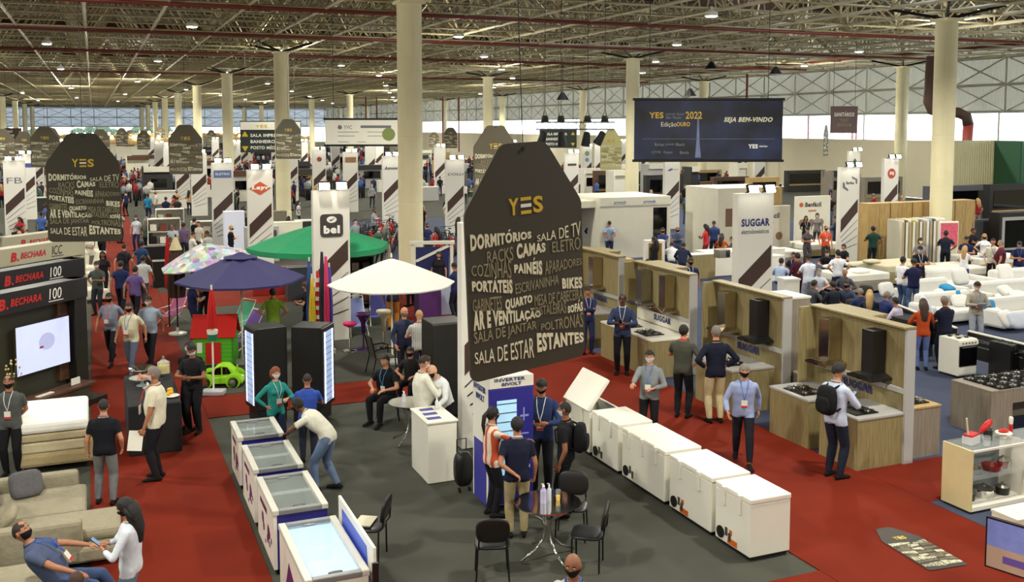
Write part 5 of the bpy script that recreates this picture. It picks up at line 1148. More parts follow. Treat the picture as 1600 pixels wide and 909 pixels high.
def pan(p,m,lab,r=.13,h=.06,rz=0,handle=True,lid=False,grp=None,rot=None):
    t=thing('cooking_pan' if handle else 'cooking_pot',lab,'pan' if handle else 'pot',p,rz,grp); MB().lathe([(r*.85,0),(r,h),(r*.96,h),(r*.8,.008),(0,.008)],16).build('pan_body',m,t,smooth=False)
    if handle: MB().tube([(r*.95,0,h*.8),(r*1.5,0,h*1.1),(r*2.2,0,h*1.3)],.011,6).build('handle',BLACK,t)
    if lid: MB().lathe([(r,h),(r*.6,h+.03),(.02,h+.04),(.025,h+.07),(0,h+.07)],14).build('lid',STEEL,t)
    if rot: t.rotation_euler=rot
    return t
for i,(x,y,z,m,r,hd,lab) in enumerate(((.35,.3,.51,CHROME,.14,1,'chrome frying pan on the upper shelf of the glass display case'),(.72,.28,.51,paint((120,24,20),.3),.15,1,'dark red frying pan on the upper shelf of the glass display case'),(.98,.30,.51,CHROME,.12,0,'chrome lidded pot on the upper shelf of the display case'),(.25,.3,.10,BLACK,.13,0,'black lidded pot at the bottom left of the display case'),(.62,.32,.10,CHROME,.17,0,'large chrome pot standing low in the display case'),(.95,.26,.10,BLACK,.11,0,'small black pot at the bottom of the display case by the divider'),(1.5,.3,.10,CHROME,.15,0,'chrome pot right of the divider in the display case'),(1.9,.3,.51,BLACK,.15,1,'black frying pan on the right upper shelf of the display case'))):
    p=Matrix.Rotation(TH,4,'Z')@V(x,y,z)+W(10.67,11.95); pan(p,m,lab,r,.08 if hd else .12,R(200+40*i),bool(hd),not hd)
def P_(x,y,z): return Matrix.Rotation(TH,4,'Z')@V(x,y,z)+W(10.67,11.95)
t=thing('mandoline_box','white kitchen box with red insert and a pale handle on the display case','kitchen gadget',P_(.30,.30,.975),TH+.3); MB().bx(-.13,.13,-.08,.08,0,.12).build('box',mat('clear_white_box',(230,230,232),.3,0,0,alpha=.7),t); MB().bx(-.12,.12,-.07,.07,.12,.15).build('red_insert',paint(cols[0]),t); o=MB().bx(-.015,.015,-.008,.008,0,.30).build('handle',mat('cream_plastic',(214,206,176),.4),t,(-.1,0,.13)); o.rotation_euler=(0,R(-15),0)
t=thing('red_mixer','red hand mixer leaning on a jug on the display case','kitchen gadget',P_(.62,.32,.975),TH); MB().ell((0,0,.22),(.16,.05,.05),10,7,Matrix.Rotation(R(-35),3,'Y')).build('mixer_body',paint(cols[0],.3),t); MB().lathe([(.06,0),(.075,.16)],14,(.05,0,0)).build('jug',mat('steel_dark_jug',(60,58,58),.3,.7),t); MB().cyl((.12,0,0),(.12,0,.2),.02,.02,8).build('beater',CHROME,t)
t=thing('glass_measuring_jug','clear jug on the display case front edge','jug',P_(.42,.12,.975)); MB().lathe([(.05,0),(.065,.14),(.06,.14),(.045,.01)],14).build('jug_wall',GLASS,t)
t=thing('red_dish','oval red dish on a white stand on the display case','dish',P_(.98,.30,.975),TH); MB().lathe([(.05,0),(.03,.06),(.13,.08),(.12,.09)],14).build('stand',WHITE,t); MB().ell((0,0,.11),(.10,.06,.03)).build('red_cup',paint(cols[0],.3),t)
t=thing('pepper_mill','tall red and white pepper mill on the display case','pepper mill',P_(1.25,.40,.975)); MB().lathe([(.03,0),(.03,.14),(.02,.16)],12).build('mill_body',paint(cols[0],.3),t); MB().lathe([(.03,.16),(.035,.24),(.03,.27),(0,.27)],12).build('mill_head',WHITE,t)
# stove counters
def counterrow(p,L_,D2,h,lab): 
    t=thing('cooktop_counter',lab,'counter',p,TH); MB().bx(0,.05,0,D2,0,h-.05).build('end_panel',TAUPE,t); MB().bx(.05,.55,.0,D2,0,h-.05).build('cabinet_block',TAUPE,t); MB().bx(L_-.05,L_,0,D2,0,h-.05).build('end_panel',TAUPE,t); MB().bx(.5,L_,D2-.06,D2,0,h-.05).build('rear_panel',TAUPE,t); MB().bx(0,L_,0,D2,h-.05,h).build('counter_top',TAUPE,t,bevel=.006); MB().bx(.55,L_,0,.06,h-.28,h-.05).build('apron',TAUPE,t); return t
counterrow(W(13.23,15.25),3.4,.95,.9,'long taupe counter set with rows of chrome cooktops at the right')
for i in range(5):
    for j in range(2): cooktop(W(13.45+.45*j,15.75+.62*i,.9),TH,'black glass cooktop, %s of the %s row on the long taupe counter'%(ordn(i).replace('nearest','from the left').replace('second from','second from') if i else 'leftmost',('near','far')[j]),4,.56,.40)
def stove(p,rz,lab,m,w_=.58,dp=.6,h=.9,lid=False):
    t=thing('kitchen_stove',lab,'stove',p,rz); MB().bx(0,w_,.02,dp,.06,h).build('stove_body',m,t,bevel=.008); d=MB().bx(.03,w_-.03,-.01,.02,.28,.74).build('oven_door',BLACKGL if m is not BLACK else mat('black_oven_glass',(14,14,16),.1),t); MB().tube([(.08,-.03,.72),(w_-.08,-.03,.72)],.010,6).build('door_handle',STEEL,d)
    MB().bx(.03,w_-.03,0,.02,.10,.26).build('bottom_drawer',m,t); MB().bx(0,w_,-.015,.02,.77,.87).build('control_panel',m,t); km=MB().cyl((0,-.03,.82),(0,-.015,.82),.02,.02,8).mesh('knob',STEEL)
    for i in range(5): link('knob',km,t,(.1+i*(w_-.2)/4,0,0))
    for x,y in ((.05,.05),(w_-.05,.05),(.05,dp-.05),(w_-.05,dp-.05)): MB().cyl((x,y,0),(x,y,.06),.02,.02,6).build('foot',BLACK,t)
    g=MB()
    for x,y in ((.17,.18),(w_-.17,.18),(.17,.44),(w_-.17,.44)): g.lathe([(.05,h),(.04,h+.02),(0,h+.02)],8,(x,y,0)); g.bx(x-.11,x+.11,y-.006,y+.006,h+.025,h+.035); g.bx(x-.006,x+.006,y-.11,y+.11,h+.025,h+.035)
    g.build('burners',BLACK,t)
    return t
stove(G(1497,592),TH,'white kitchen stove with a black glass oven door',WHITE)
for i in range(3): stove(G(1497,592)+V(ct,st,0)*(.64*(i+1))+V(-st,ct,0)*(-.86*(i+1)),TH,'black kitchen stove, %s beside the white one'%('first','second','third')[i],BLACK)
for i in range(2): box_unit(W(18.6+i*.1,16.95+i*1.8),TH,.7,.7,.95,'plain black appliance box %s the man in navy'%('left of','right of')[i],BLACK,'appliance','black_appliance')
# low black sign boards in front of the beds
for p,q,lab in ((G(1398,474,.95),G(1492,511,.95),'black parapet board with white print in front of the broad man in navy'),(G(1512,516,.95),G(1640,546,.95),'black parapet board with white print right of the man in the beige blazer')):
    d_=q-p; L_=d_.length; t=thing('parapet_board',lab,'board',V(p.x,p.y,0),math.atan2(d_.y,d_.x)); MB().bx(0,L_,0,.06,.30,.92).build('board',BKF,t); MB().bx(0,L_,-.01,.07,.92,.95).build('top_edge',WHITE,t)
    for x in (.1,L_-.2): MB().bx(x,x+.1,0,.06,0,.30).build('post',BLACK,t)
    text('PORTAL MÓVEIS E ELETRO' if p.x<10.5 else 'CONFORTO E DESIGN',.3,.72,L_*.6,.08,GREYINK,t,-.003,.02); MB().bx(.3,L_*.7,-.004,0,.60,.63).build('printed_line',GREYINK,t)
# meeting chairs / desks behind the nearest kiosk
for i,(px,py) in enumerate(((1268,505),(1303,508),(1338,515),(1372,522),(1405,535),(1318,482),(1350,490))): chair(G(px,py),R(150+20*(i%3)),'black chair among the seated meeting group behind the nearest kiosk','meeting chairs')
t=thing('white_bin_cabinet','tall white cabinet standing right of the SUGGAR pylon','cabinet',G(1225,497),TH*.5); MB().bx(0,.5,0,.5,0,1.15).build('cabinet_body',WHITE,t,bevel=.02); MB().bx(-.02,.52,-.02,.52,1.15,1.2).build('top',WHITE,t)
box_unit(G(1241,533),TH,.55,.5,1.0,'blue-grey cabinet beside the tall white one',paint((120,136,176)),'cabinet','blue_cabinet',doors=2)
t=box_unit(W(20.5,16.2),TH,1.8,.6,1.0,'pale reception desk marked SUG behind the meeting group',OFFW,'desk','reception_desk'); text('SUGGAR',.15,.55,.9,.2,NAVYINK,t,-.005,.04)
# screen and white shelf in the lower right corner
scr=mat('screen_street_view',(96,104,150),.3,0,.35,5,emit=.5); p=D(1541,806,10.9); q=D(1541,884,10.9); hh=p.z-q.z
t=thing('floor_screen','black framed screen showing a picture at the bottom right corner','television',(p.x,p.y,0),R(-49)); z0=q.z; MB().bx(0,1.1,0,.05,z0,p.z).build('screen_frame',BLACK,t); MB().bx(.02,1.08,-.006,0,z0+hh*.45,p.z-.02).build('upper_picture',scr,t); MB().bx(.02,1.08,-.006,0,z0+.02,z0+hh*.45).build('lower_picture',mat('screen_wood_floor',(150,124,104),.3,0,.15,2,emit=.4),t); MB().bx(.20,.6,-.012,-.006,z0+hh*.18,z0+hh*.32).build('picture_detail',mat('screen_purple',(90,70,130),.3,0,0,emit=.3),t); MB().bx(.5,.6,0.01,.05,0,z0).build('stand_leg',BLACK,t); MB().bx(.3,.8,-.15,.2,0,.03).build('stand_foot',BLACK,t)
p=G(1590,812,.75); box_unit((p.x,p.y,0),TH,1.3,.4,.75,'pale wooden shelf behind the corner screen',OFFW,'shelf','low_shelf')
# floor sticker
t=tag_sign(0,0,0,0,'tag-shaped floor sticker with YES and white lettering on the red carpet',w_=.62,h=1.35,loc=(0,0,0),th=.006,cord=False,m=mat('dark_floor_sticker',(52,46,40),.6))
p0=G(1500,893); p1=G(1420,850); t.location=G(1488,889)*.0+G(1490,888)+V(0,0,.010); t.rotation_euler=(0,0,0)
dirv=(G(1408,846)-G(1485,892)); ang=math.atan2(dirv.y,dirv.x)-PI/2; t.rotation_euler=Euler((-PI/2+PI,0,0)).to_matrix().to_euler(); t.matrix_basis=Matrix.Translation(G(1483,888)+V(0,0,.012))@Matrix.Rotation(ang,4,'Z')@Matrix.Rotation(-PI/2,4,'X')
t=thing('wooden_edge_board','light wooden edge board lying at the bottom right of the grey stand','board',W(9.6,6.9),TH); MB().bx(0,1.5,0,.05,.0,.05).build('edge',OAK,t); MB().bx(.02,1.5,-.5,0,0,.04).build('panel',DKPANEL,t)
# pylons
# ---------------- pylons
def lg_bel(t,w_,h,y):
    s=.62*w_; 
    r=.10; pts=[]
    for cx,cz,a0 in ((s/2-r,s/2-r,0),(-s/2+r,s/2-r,90),(-s/2+r,-s/2+r,180),(s/2-r,-s/2+r,270)):
        for i in range(5): a=R(a0+i*22.5); pts.append((cx+r*math.cos(a),3.15+cz+r*math.sin(a)))
    MB().prism(pts,y-.012,y).build('logo_panel',mat('charcoal_logo',(62,56,54),.5),t); text('bel',-.22*w_,2.93,.44*w_,.22,WINK,t,y-.014,.06)
    disc(t,0,3.31,.09,WINK,y-.014,sx=1.5); MB().prism([(-.08,3.30),(.02,3.31),(.10,3.36),(.03,3.33),(-.02,3.27)],y-.03,y-.024).build('logo_swirl',mat('charcoal_logo',(62,56,54)),t)
def lg_layr(t,w_,h,y):
    MB().prism([(-.42,3.35),(0,3.62),(.42,3.35),(0,3.08)],y-.01,y).build('logo_panel',paint((206,90,56)),t); text('Layr',-.34,3.26,.68,.2,WINK,t,y-.012,.06,shear=.2)
def lg_sug(t,w_,h,y): text('SUGGAR',-.39*w_,3.25,.78*w_,.20,NAVYINK,t,y,.04); text('eletrodomésticos',-.39*w_,3.06,.76*w_,.12,GREYINK,t,y,.01)
def lg_dj(t,w_,h,y): disc(t,0,3.3,.27,paint((178,74,44)),y); text('DJ',-.13,3.2,.28,.2,WINK,t,y-.012,.06)
def lg_hex(t,w_,h,y): text('Berfex',-.2,3.38,.42,.13,BKINK,t,y,.02); MB().prism([(-.38,3.25),(-.38,3.5),(-.28,3.42),(-.28,3.3),(-.1,3.18),(-.1,3.10)],y-.01,y).prism([(.38,3.60),(.1,3.72),(.1,3.64),(.30,3.56),(.30,3.42),(.38,3.38)],y-.01,y).build('logo_frame',GREYINK,t)
pylon(511,58,lg_bel,'white pylon with the charcoal bel logo between the parasols')
pylon(1184,58,lg_sug,'white pylon lettered SUGGAR behind the wooden kiosks',w_=1.12,d=25.5)
pylon(757,80,lambda t,w_,h,y:(text('FRICON',-.36*w_,2.90,.8*w_,.2,NAVYINK,t,y,.04)),'white pylon lettered FRICON partly hidden behind the huge tag sign',d=17.8,lamps=0)
pylon(399,39,lg_layr,'white pylon with an orange diamond logo reading Layr')
pylon(340,33,lg_box((96,120,170),.83,.8,.35,'ELETRO',WINK),'white pylon with a small blue and orange picture panel')
pylon(709,30,lg('COLLI',BKINK,.80,.85,.12,.01,.1),'white pylon lettered COLLI right of the big near column')
pylon(607,26.5,lg('Amvox',BKINK,.80,.8,.20,.03,.2),'white pylon lettered Amvox left of the big near column')
pylon(543.5,23,lg_box((150,110,70),.83,.75,.35),'white pylon with a small tan panel left of the Amvox one')
pylon(494,21,lambda t,w_,h,y:disc(t,0,3.4,.18,paint((150,60,50)),y),'white pylon with a small round red logo under the white advertising board')
pylon(450,20,None,'plain white pylon right of the second cream column')
pylon(894,24,lg_box((84,60,50),.80,.62,.14),'white pylon with a small brown name bar right of the huge tag')
pylon(918,18,lambda t,w_,h,y:(disc(t,0,3.5,.22,paint((120,160,110)),y),disc(t,0,2.95,.18,paint((110,150,190)),y)),'slim white pylon with green and blue round marks under the stage lights',stripe=True)
pylon(938,16,None,'plain white pylon just right of the one with round marks')
pylon(1053,27.5,lambda t,w_,h,y:(MB().prism([(-.35,3.32),(-.1,3.45),(.05,3.42),(-.15,3.30)],y-.01,y).build('logo_mark',paint((50,90,150)),t),text('promob',-.02,3.33,.4,.1,GREYINK,t,y,.01)),'white pylon with a small blue mark below the navy banner')
pylon(1157,15,None,'slim white pylon right below the navy banner')
pylon(1192,20,lg_box((120,180,120),.84,.6,.2),'short-looking white pylon behind the SUGGAR pylon top')
pylon(1334,37,lg_hex,'white pylon with a grey hexagon frame logo before the oak wardrobes')
pylon(1342,20,lambda t,w_,h,y:MB().prism([(-.25,3.3),(.25,3.3),(0,3.6)],y-.01,y).build('logo_mark',paint((60,110,90)),t),'white pylon with a green triangle mark above and behind the hexagon one',d=70)
pylon(1400,29,lg_dj,'white pylon with the round rust-red DJ logo')
pylon(10,31,lg('FB',GREYINK,.72,.7,.3,.0),'white pylon lettered FB at the left edge')
pylon(30,25,lg_box((70,80,150),.80,.8,.25),'white pylon with a small blue panel second from the left edge')
pylon(46,20,lambda t,w_,h,y:disc(t,0,3.4,.2,paint((70,60,60)),y),'white pylon with a dark ring mark third from the left edge')
pylon(62,17,None,'plain white pylon fourth from the left edge')
k=0
for px,wp,dn in ((241,15,'left'),(256,16.5,'second'),(277,22,'third'),(303,24,'fourth'),(363,14,'right'),(575,16,'a'),(590,13,'b'),(685,18,'c'),(228,11,'d'),(376,12,'e'),(470,13,'f'),(520,14,'g'),(650,12,'h'),(800,14,'i'),(975,13,'j'),(1010,14,'k'),(205,9,'l'),(215,10,'m'),(330,11,'n'),(90,13,'o'),(425,12,'p')):
    names={'left':'white pylon leftmost of the four behind the grey tag sign','second':'white pylon second of the four behind the grey tag sign','third':'white pylon under the lower left corner of the grey tag sign','fourth':'white pylon just right of the grey tag sign','right':'distant white pylon right of the picture-panel pylon','a':'distant white pylon between the tan-panel and Amvox pylons','b':'distant thin white pylon touching the left edge of Amvox','c':'white pylon immediately left of the COLLI one'}
    pylon(px,wp,None,names.get(dn,'small far white pylon with a dark diagonal stripe deep in the hall'),lamps=2 if wp>10 else 1)
    if dn not in names: bpy.context.scene.collection.objects
for o in list(COL.objects):
    if o.get('label','').startswith('small far white pylon'): o['group']='small far white pylons'
# ---------------- middle distance stands
def block(px,py,w_,d_,h,m,lab,cat='cabinet',name='display_cabinet',rz=None,**k):
    return box_unit(G(px,py),TH if rz is None else rz,w_,d_,h,lab,m,cat,name,**k)
def shelfset(px,py,w_,h,lab,m=OFFW,n=4): return block(px,py,w_,.45,h,m,lab,'shelf','display_shelf',shelves=n)
# long oak wardrobes right
for i in range(5):
    box_unit(W(33.2-.0*i,30.6+1.25*i),TH,1.2,.65,2.5,'tall light oak wardrobe, %s in the row behind the hexagon pylon'%('first','second','third','fourth','last')[i],OAK,'wardrobe','oak_wardrobe',doors=2,fm=OAK)
t=thing('white_stand_block','big white stand block with blue logos left of the pylon with the blue mark','stand',W(38.3,20.3),TH); MB().bx(0,3.6,0,3.2,0,2.7).build('stand_walls',OFFW,t); MB().bx(-2.6,0,.4,2.6,2.25,2.55).build('canopy',OFFW,t); MB().bx(-2.5,-2.35,.5,.65,0,2.25).build('post',OLIVE,t)
MB().bx(-2.5,0,2.4,2.5,0,2.25).build('green_glass_wall',mat('olive_grey_backwall',(62,60,48)),t); MB().bx(2.7,3.4,-.01,.0,.0,2.2).build('dark_doorway',BLACKGL,t)
for i in range(2): text('promob',.7+i*1.5,2.4,.6,.15,paint((70,110,170)),t,-.02,.02)
MB().bx(0,3.6,-.015,0,2.3,2.35).build('fascia_line',GREYLAM,t)
for i,(px,py,s) in enumerate(((1150,372,'Benfácil'),(1190,404,'Benfácil'),(1262,378,'Benfácil'))):
    t=thing('fascia_stand','white stand panel reading Benfácil, %s of three'%('left','middle','right')[i],'stand',G(px-20,py),TH); MB().bx(0,2.2,0,.12,0,2.3).build('stand_panel',OFFW,t,bevel=.01); text(s,.6,1.75,1.0,.24,BKINK,t,-.004,.03); disc(t,.35,1.87,.12,paint((196,96,50)),-.004); text('móveis',.8,1.5,.5,.13,paint((196,96,50)),t,-.004,.02)
    for q in range(3): disc(t,.4+q*.6,.95,.18,paint((150,110,84)),-.004,'printed_face')
t=thing('white_stand_block','white stand block with small people pictures right of the SUGGAR pylon','stand',W(36.5,25.2),TH); MB().bx(0,3.4,0,2.6,0,3.1).build('stand_walls',OFFW,t); MB().bx(2.3,3.42,-.02,0,0,3.1).build('oak_edge',OAK,t)
for q in range(4): MB().bx(.4+q*.55,.75+q*.55,-.012,0,1.4,2.2).build('picture',paint(((120,90,70),(80,80,110),(140,120,100),(70,60,60))[q]),t)
disc(t,1.6,2.6,.14,paint((196,70,50)),-.012)
# television niches far behind: dark and oak units
far_units=[(455,0,0)]
spec=[(1115,318,3.2,2.0,WALNUT,'long walnut living room wall under the navy banner'),(1170,326,2.6,2.2,OAK,'oak wall unit beyond the SUGGAR pylon'),(1230,300,4.2,1.9,DKPANEL,'long charcoal stand wall at the back right'),(1290,312,3.5,2.0,OLIVE,'olive wood stand wall left of the hexagon pylon'),(1350,322,3.6,2.1,TAUPE,'taupe stand wall between the hexagon and DJ pylons'),(1450,348,5.2,2.2,mat('slate_panel',(84,84,90),.6),'slate grey stand wall right of the nearest right column'),(1545,352,4.2,2.4,BKF,'black stand wall with a pale inner frame at the right edge'),(930,312,3.4,2.3,WALNUT,'walnut cabinet wall left of the cream column above the white stand'),(1010,320,3.2,2.2,DKPANEL,'dark cabinet wall right of the cream column above the white stand'),(1085,296,3,1.8,OAK,'pale oak display wall far under the banner'),(960,300,2.8,1.8,BKF,'black television wall far under the stage lights')]
for px,py,w_,h,m,lab in spec:
    t=block(px,py,w_,.5,h,m,lab,'wall unit','wall_unit',doors=0)
    MB().bx(.3,w_-.3,-.03,0,h*.42,h*.85).build('dark_niche',BLACKGL,t); MB().bx(.2,w_-.2,-.05,0,h*.30,h*.36).build('shelf_board',OAK if m is not OAK else WALNUT,t)
t=block(1560,398,2.8,.6,1.9,BKF,'black framed fireplace-like television niche at the right edge','wall unit','wall_unit'); MB().bx(.15,2.65,-.04,0,.2,1.7).build('pale_frame',GREYLAM,t); MB().bx(.3,2.5,-.05,-.01,.3,1.55).build('dark_niche',BLACKGL,t)
block(1452,398,4.6,.15,1.5,mat('slate_panel',(84,84,90),.6),'long low slate parapet right of the nearest right column','partition','low_partition')
# mattresses standing in a rack
cl=[(230,222,196),(120,96,70),(226,222,210),(200,190,60),(226,222,210),(150,130,100),(190,186,176),(226,222,210),(160,176,196),(96,84,70),(236,232,220),(226,214,190),(236,234,228)]
for i,c in enumerate(cl):
    o=G(1408,417)+V(ct,st,0)*(.19*i); t=thing('upright_mattress','thin mattress standing on end, %s from the left in the mattress rack'%(('first','second','third','fourth','fifth','sixth','seventh','eighth','ninth','tenth','eleventh','twelfth','last')[i]),'mattress',o,TH,'mattresses standing in the rack'); MB().bx(0,.13,0,.88,0,1.95).build('mattress_core',mat('fabric_%d_%d_%d'%c,c,.8,0,.03,5),t,bevel=.05); MB().bx(.005,.125,-.008,.0,.1,1.85).build('mattress_border',WHITE if i%2 else mat('tan_piping',(180,160,120),.7),t)
t=thing('mattress_showcard','white mattress with a pink printed cover at the right end of the rack','mattress',G(1466,420),TH*.3); MB().bx(0,.85,0,.16,0,1.95).build('mattress_core',WHITE,t,bevel=.05); MB().bx(.06,.8,-.01,0,.9,1.88).build('pink_print',mat('pink_floral_print',(206,90,110),.7,0,.4,14),t); MB().bx(.1,.76,-.012,0,.1,.85).build('pale_print',mat('pale_floral_print',(206,200,180),.7,0,.25,14),t)
# beds
MW=mat('bed_mattress_white',(224,219,202),.85,0,.03,8,.3); OW=mat('quilted_offwhite',(196,188,158),.85,0,.05,14,.5)
for (px,py,L_,w_,h,lab,m2) in ((1200,418,1.9,1.4,.62,'white bed at the back left of the bedding stand',TAUPE),(1262,404,2,1.5,.62,'pale bed behind the seated visitors by the hexagon pylon',OLIVE),(1320,462,2.0,1.5,.70,'white bed with folded pillows beside the man in the white polo',TAUPE),(1385,448,2.4,1.6,.75,'large quilted bed in front of the mattress rack',OLIVE),(1470,452,2.4,1.7,.68,'white bed behind the man in the navy shirt',OLIVE),(1530,432,2.6,1.5,.70,'white mattress on a wooden table-like base by the maroon shirt',OAK),(1390,405,1.6,1.2,.55,'low cream bed under the mattress rack',OLIVE)):
    bed(G(px,py),TH,L_,w_,h,lab,OW if 'quilted' in lab or 'cream' in lab else MW,m2)
PW=mat('pillow_cotton',(216,214,208),.9,0,.02,9,.3); PB=paint((30,130,176),.8); PG2=mat('pillow_grey_cotton',(190,194,206),.9,0,.03,9,.3)
pl=[(1300,416,.78,.1,.70,PW,'white pillow stacked on the bed beside the man in the white polo'),(1335,412,.80,.3,.70,OW,'flat quilted pillow at the head of the pale bed'),(1362,408,.82,.1,.70,OW,'cream pillow at the far corner of the pale bed'),(1345,424,.74,.2,.72,PW,'white folded pillow near the laptop'),(1415,437,.80,.0,.70,PW,'white pillow at the left of the quilted bed')]
for px,py,z,yaw,s,m,lab in pl: leaf_cushion('pillow',G(px,py,z),(0,0,TH+yaw),(.68,.45,.14),m,lab,'pillow')
# white sofas with pillows at the right
for i,(px,py,w_,lab) in enumerate(((1495,512,2.1,'long white sofa in front row, right of the man in the beige blazer'),(1466,486,2.0,'white sofa in the second row behind the beige blazer'),(1586,489,2.4,'white sofa with heaps of pillows at the right edge, second row'),(1500,466,2.0,'white high-back sofa in the back row'),(1608,466,2.2,'white sofa in the back row at the right edge'),(1606,520,1.9,'white sofa at the right edge of the front row'))):
    t=thing('white_sofa',lab,'sofa',G(px-30,py),TH); MB().bx(0,w_,0,.9,.1,.44).build('seat_block',PW,t,bevel=.08); MB().bx(0,w_,.75,1.0,.1,.86).build('back',PW,t,bevel=.1); MB().bx(-.18,0,0,1.0,.1,.62).build('arm',PW,t,bevel=.08); MB().bx(w_,w_+.18,0,1.0,.1,.62).build('arm',PW,t,bevel=.08)
pls=[(1448,478,1.0,.8,PG2,'large grey-white pillow standing at an angle left of the beige blazer',R(60),.75),(1470,462,.9,.4,PW,'white pillow behind the grey-white one',R(50),.55),(1480,450,.85,.1,PB,'bright blue pillow left of the beige blazer, lying down',R(20),.45),(1500,470,.8,-.2,PW,'white pillow directly behind the beige blazer',R(50),.5),(1497,461,.95,.3,PB,'small blue triangle of pillow above the blazer shoulder',R(70),.35),(1545,478,.85,.1,PB,'square blue pillow right of the beige blazer',R(75),.42),(1550,484,.7,.2,PW,'white pillow under the blue one right of the blazer',R(30),.5),(1574,498,.80,.3,PW,'large white pillow in the front row right of the blazer',R(55),.6),(1594,500,.80,-.2,PG2,'grey-white pillow at the right of the front row',R(55),.6),(1572,455,.95,.2,PW,'puffy white pillow heaped on the second-row sofa',R(40),.55),(1590,462,.9,-.1,PW,'puffy white pillow at the very right edge',R(30),.5),(1500,432,1.0,.1,PW,'tall white cushion in the back row',R(70),.7),(1570,425,1.0,.1,PW,'long white cushion in the back row at the right',R(70),.7),(1385,452,1.0,.1,PW,'white square pillow standing behind the seated group',R(70),.55)]
for px,py,z,yaw,m,lab,tl,s in pls: leaf_cushion('pillow',G(px,py,z*.75),(tl,0,TH+yaw),(s*1.1,s*.85,.2),m,lab,'pillow')
# small things on the right stands
t=thing('microwave','silver microwave on the white table right of the red shirt','microwave',G(1128,402,.95),TH); MB().bx(-.25,.25,-.18,.18,0,.30).build('casing',STEEL,t,bevel=.01); MB().bx(.05,.23,-.185,-.18,.03,.27).build('door_glass',BLACKGL,t)
block(1108,432,3.6,1.0,.93,WHITE,'long white counter under the microwave','counter','white_counter'); t=block(1062,438,1.6,.5,.95,OLIVE,'olive counter with an oval mark left of the white counter','counter','olive_counter',top=WHITE)
block(1195,440,.9,.6,.95,WHITE,'white appliance cabinet by the SUGGAR pylon with blue bottles','cabinet','white_cabinet')
t=thing('led_wall_screen','black television screen on a stand among the black chairs','television',G(1000,398),TH); MB().bx(0,.9,0,.06,.9,1.6).build('screen',BLACKGL,t); MB().bx(.4,.5,0,.06,0,.9).build('stand',BLACK,t)
t=thing('framed_poster_stand','white poster stand with a gold print among the black chairs','poster stand',G(1008,440),TH*.3); MB().bx(0,.75,0,.35,0,1.55).build('stand_frame',WHITE,t); MB().bx(.12,.63,-.01,0,.8,1.45).build('gold_print',mat('gold_print',(140,110,50),.5,0,.2,6),t)
box_unit(G(955,452),TH,.9,.5,1.05,'oak reception desk in front of the black chairs',OAK,'desk','oak_desk')
for i in range(12):
    chair(G(905+ (i%6)*21,(430 if i<6 else 448)+(i%6)*3),R(180+(-15 if i%2 else 20)),'high-backed dark chair in the rows left of the poster stand','dark chairs in rows')
# bicycles
def bike(p,rz,c,lab):
    t=thing('bicycle',lab,'bicycle',p,rz,'bicycles in the rack rows')
    if not CHAIRM.get('w'): CHAIRM['w']=MB().tube([(.33*math.cos(a),0,.33+.33*math.sin(a)) for a in [2*PI*i/16 for i in range(16)]],.036,5,closed=True).cyl((-.3,0,.33),(.3,0,.33),.006,.006,3).cyl((0,0,.03),(0,0,.63),.006,.006,3).mesh('wheel',BLACK)
    link('wheel',CHAIRM['w'],t,(-.52,0,0)); link('wheel',CHAIRM['w'],t,(.52,0,0))
    m=MB(); P=dict(b=V(0,0,.30),s=V(-.18,0,.78),h=V(.36,0,.80),r=V(-.52,0,.33),f=V(.52,0,.33))
    for a,b in (('b','s'),('b','h'),('s','h'),('r','b'),('r','s'),('h','f')): m.cyl(P[a],P[b],.032,.032,5)
    m.build('frame',paint(c,.3),t); MB().tube([(.30,-.28,.95),(.36,0,.95),(.30,.28,.95)],.014,5).cyl((.36,0,.78),(.36,0,.95),.012,.012,5).build('handlebar',BLACK,t); MB().pad((-.2,0,.90),(.24,.13,.06)).build('saddle',BLACK,t); return t
bc=[(200,30,30),(30,30,32),(190,60,30),(60,60,64),(210,40,30),(24,24,26)]
i=0
for (px,py) in ((558,388),(572,392),(586,395),(600,398),(613,401),(590,380),(604,383),(618,386),(560,375),(575,372),(612,372),(672,408),(684,402),(690,395),(738,405),(700,385),(745,398),(566,382),(580,388),(594,391),(607,395),(620,394),(598,374),(624,380),(676,396),(680,412),(691,408),(752,404),(706,398),(612,364),(592,366)):
    bike(G(px,py),TH+R(90 if i%4 else 75)+R((i*37)%20-10),bc[i%6],'%s-framed bicycle in the rows around the big near column'%('red' if i%6 in(0,4) else 'orange' if i%6==2 else 'black')); i+=1
for o in COL.objects:
    if o.get('group')=='bicycles in the rack rows': o['group']='%s bicycles'%o['label'].split('-')[0]
t=thing('white_booth_frame','white timber frame with a blue poster at the foot of the big near column','stand',G(643,470),TH*.2); 
for x in (0,1.3): MB().bx(x,x+.1,0,.1,0,1.9).build('post',WHITE,t)
MB().bx(-.05,1.45,-.05,.15,1.9,2.0).build('beam',WHITE,t); MB().bx(.15,1.25,.04,.06,.6,1.8).build('blue_poster',paint((36,44,96),.4),t); MB().prism([(.1,1.35),(.2,1.3),(1.3,1.82),(1.2,1.88)],-.01,.03).build('brace',WHITE,t)
for i,(px,py,c,lab) in enumerate(((655,500,(80,40,100),'purple and gold striped box stack beside the white parasol'),(690,492,(180,190,210),'pale blue box right of the striped boxes'))): block(px,py,.7,.5,1.0,paint(c),lab,'box','display_box',top=WHITE)
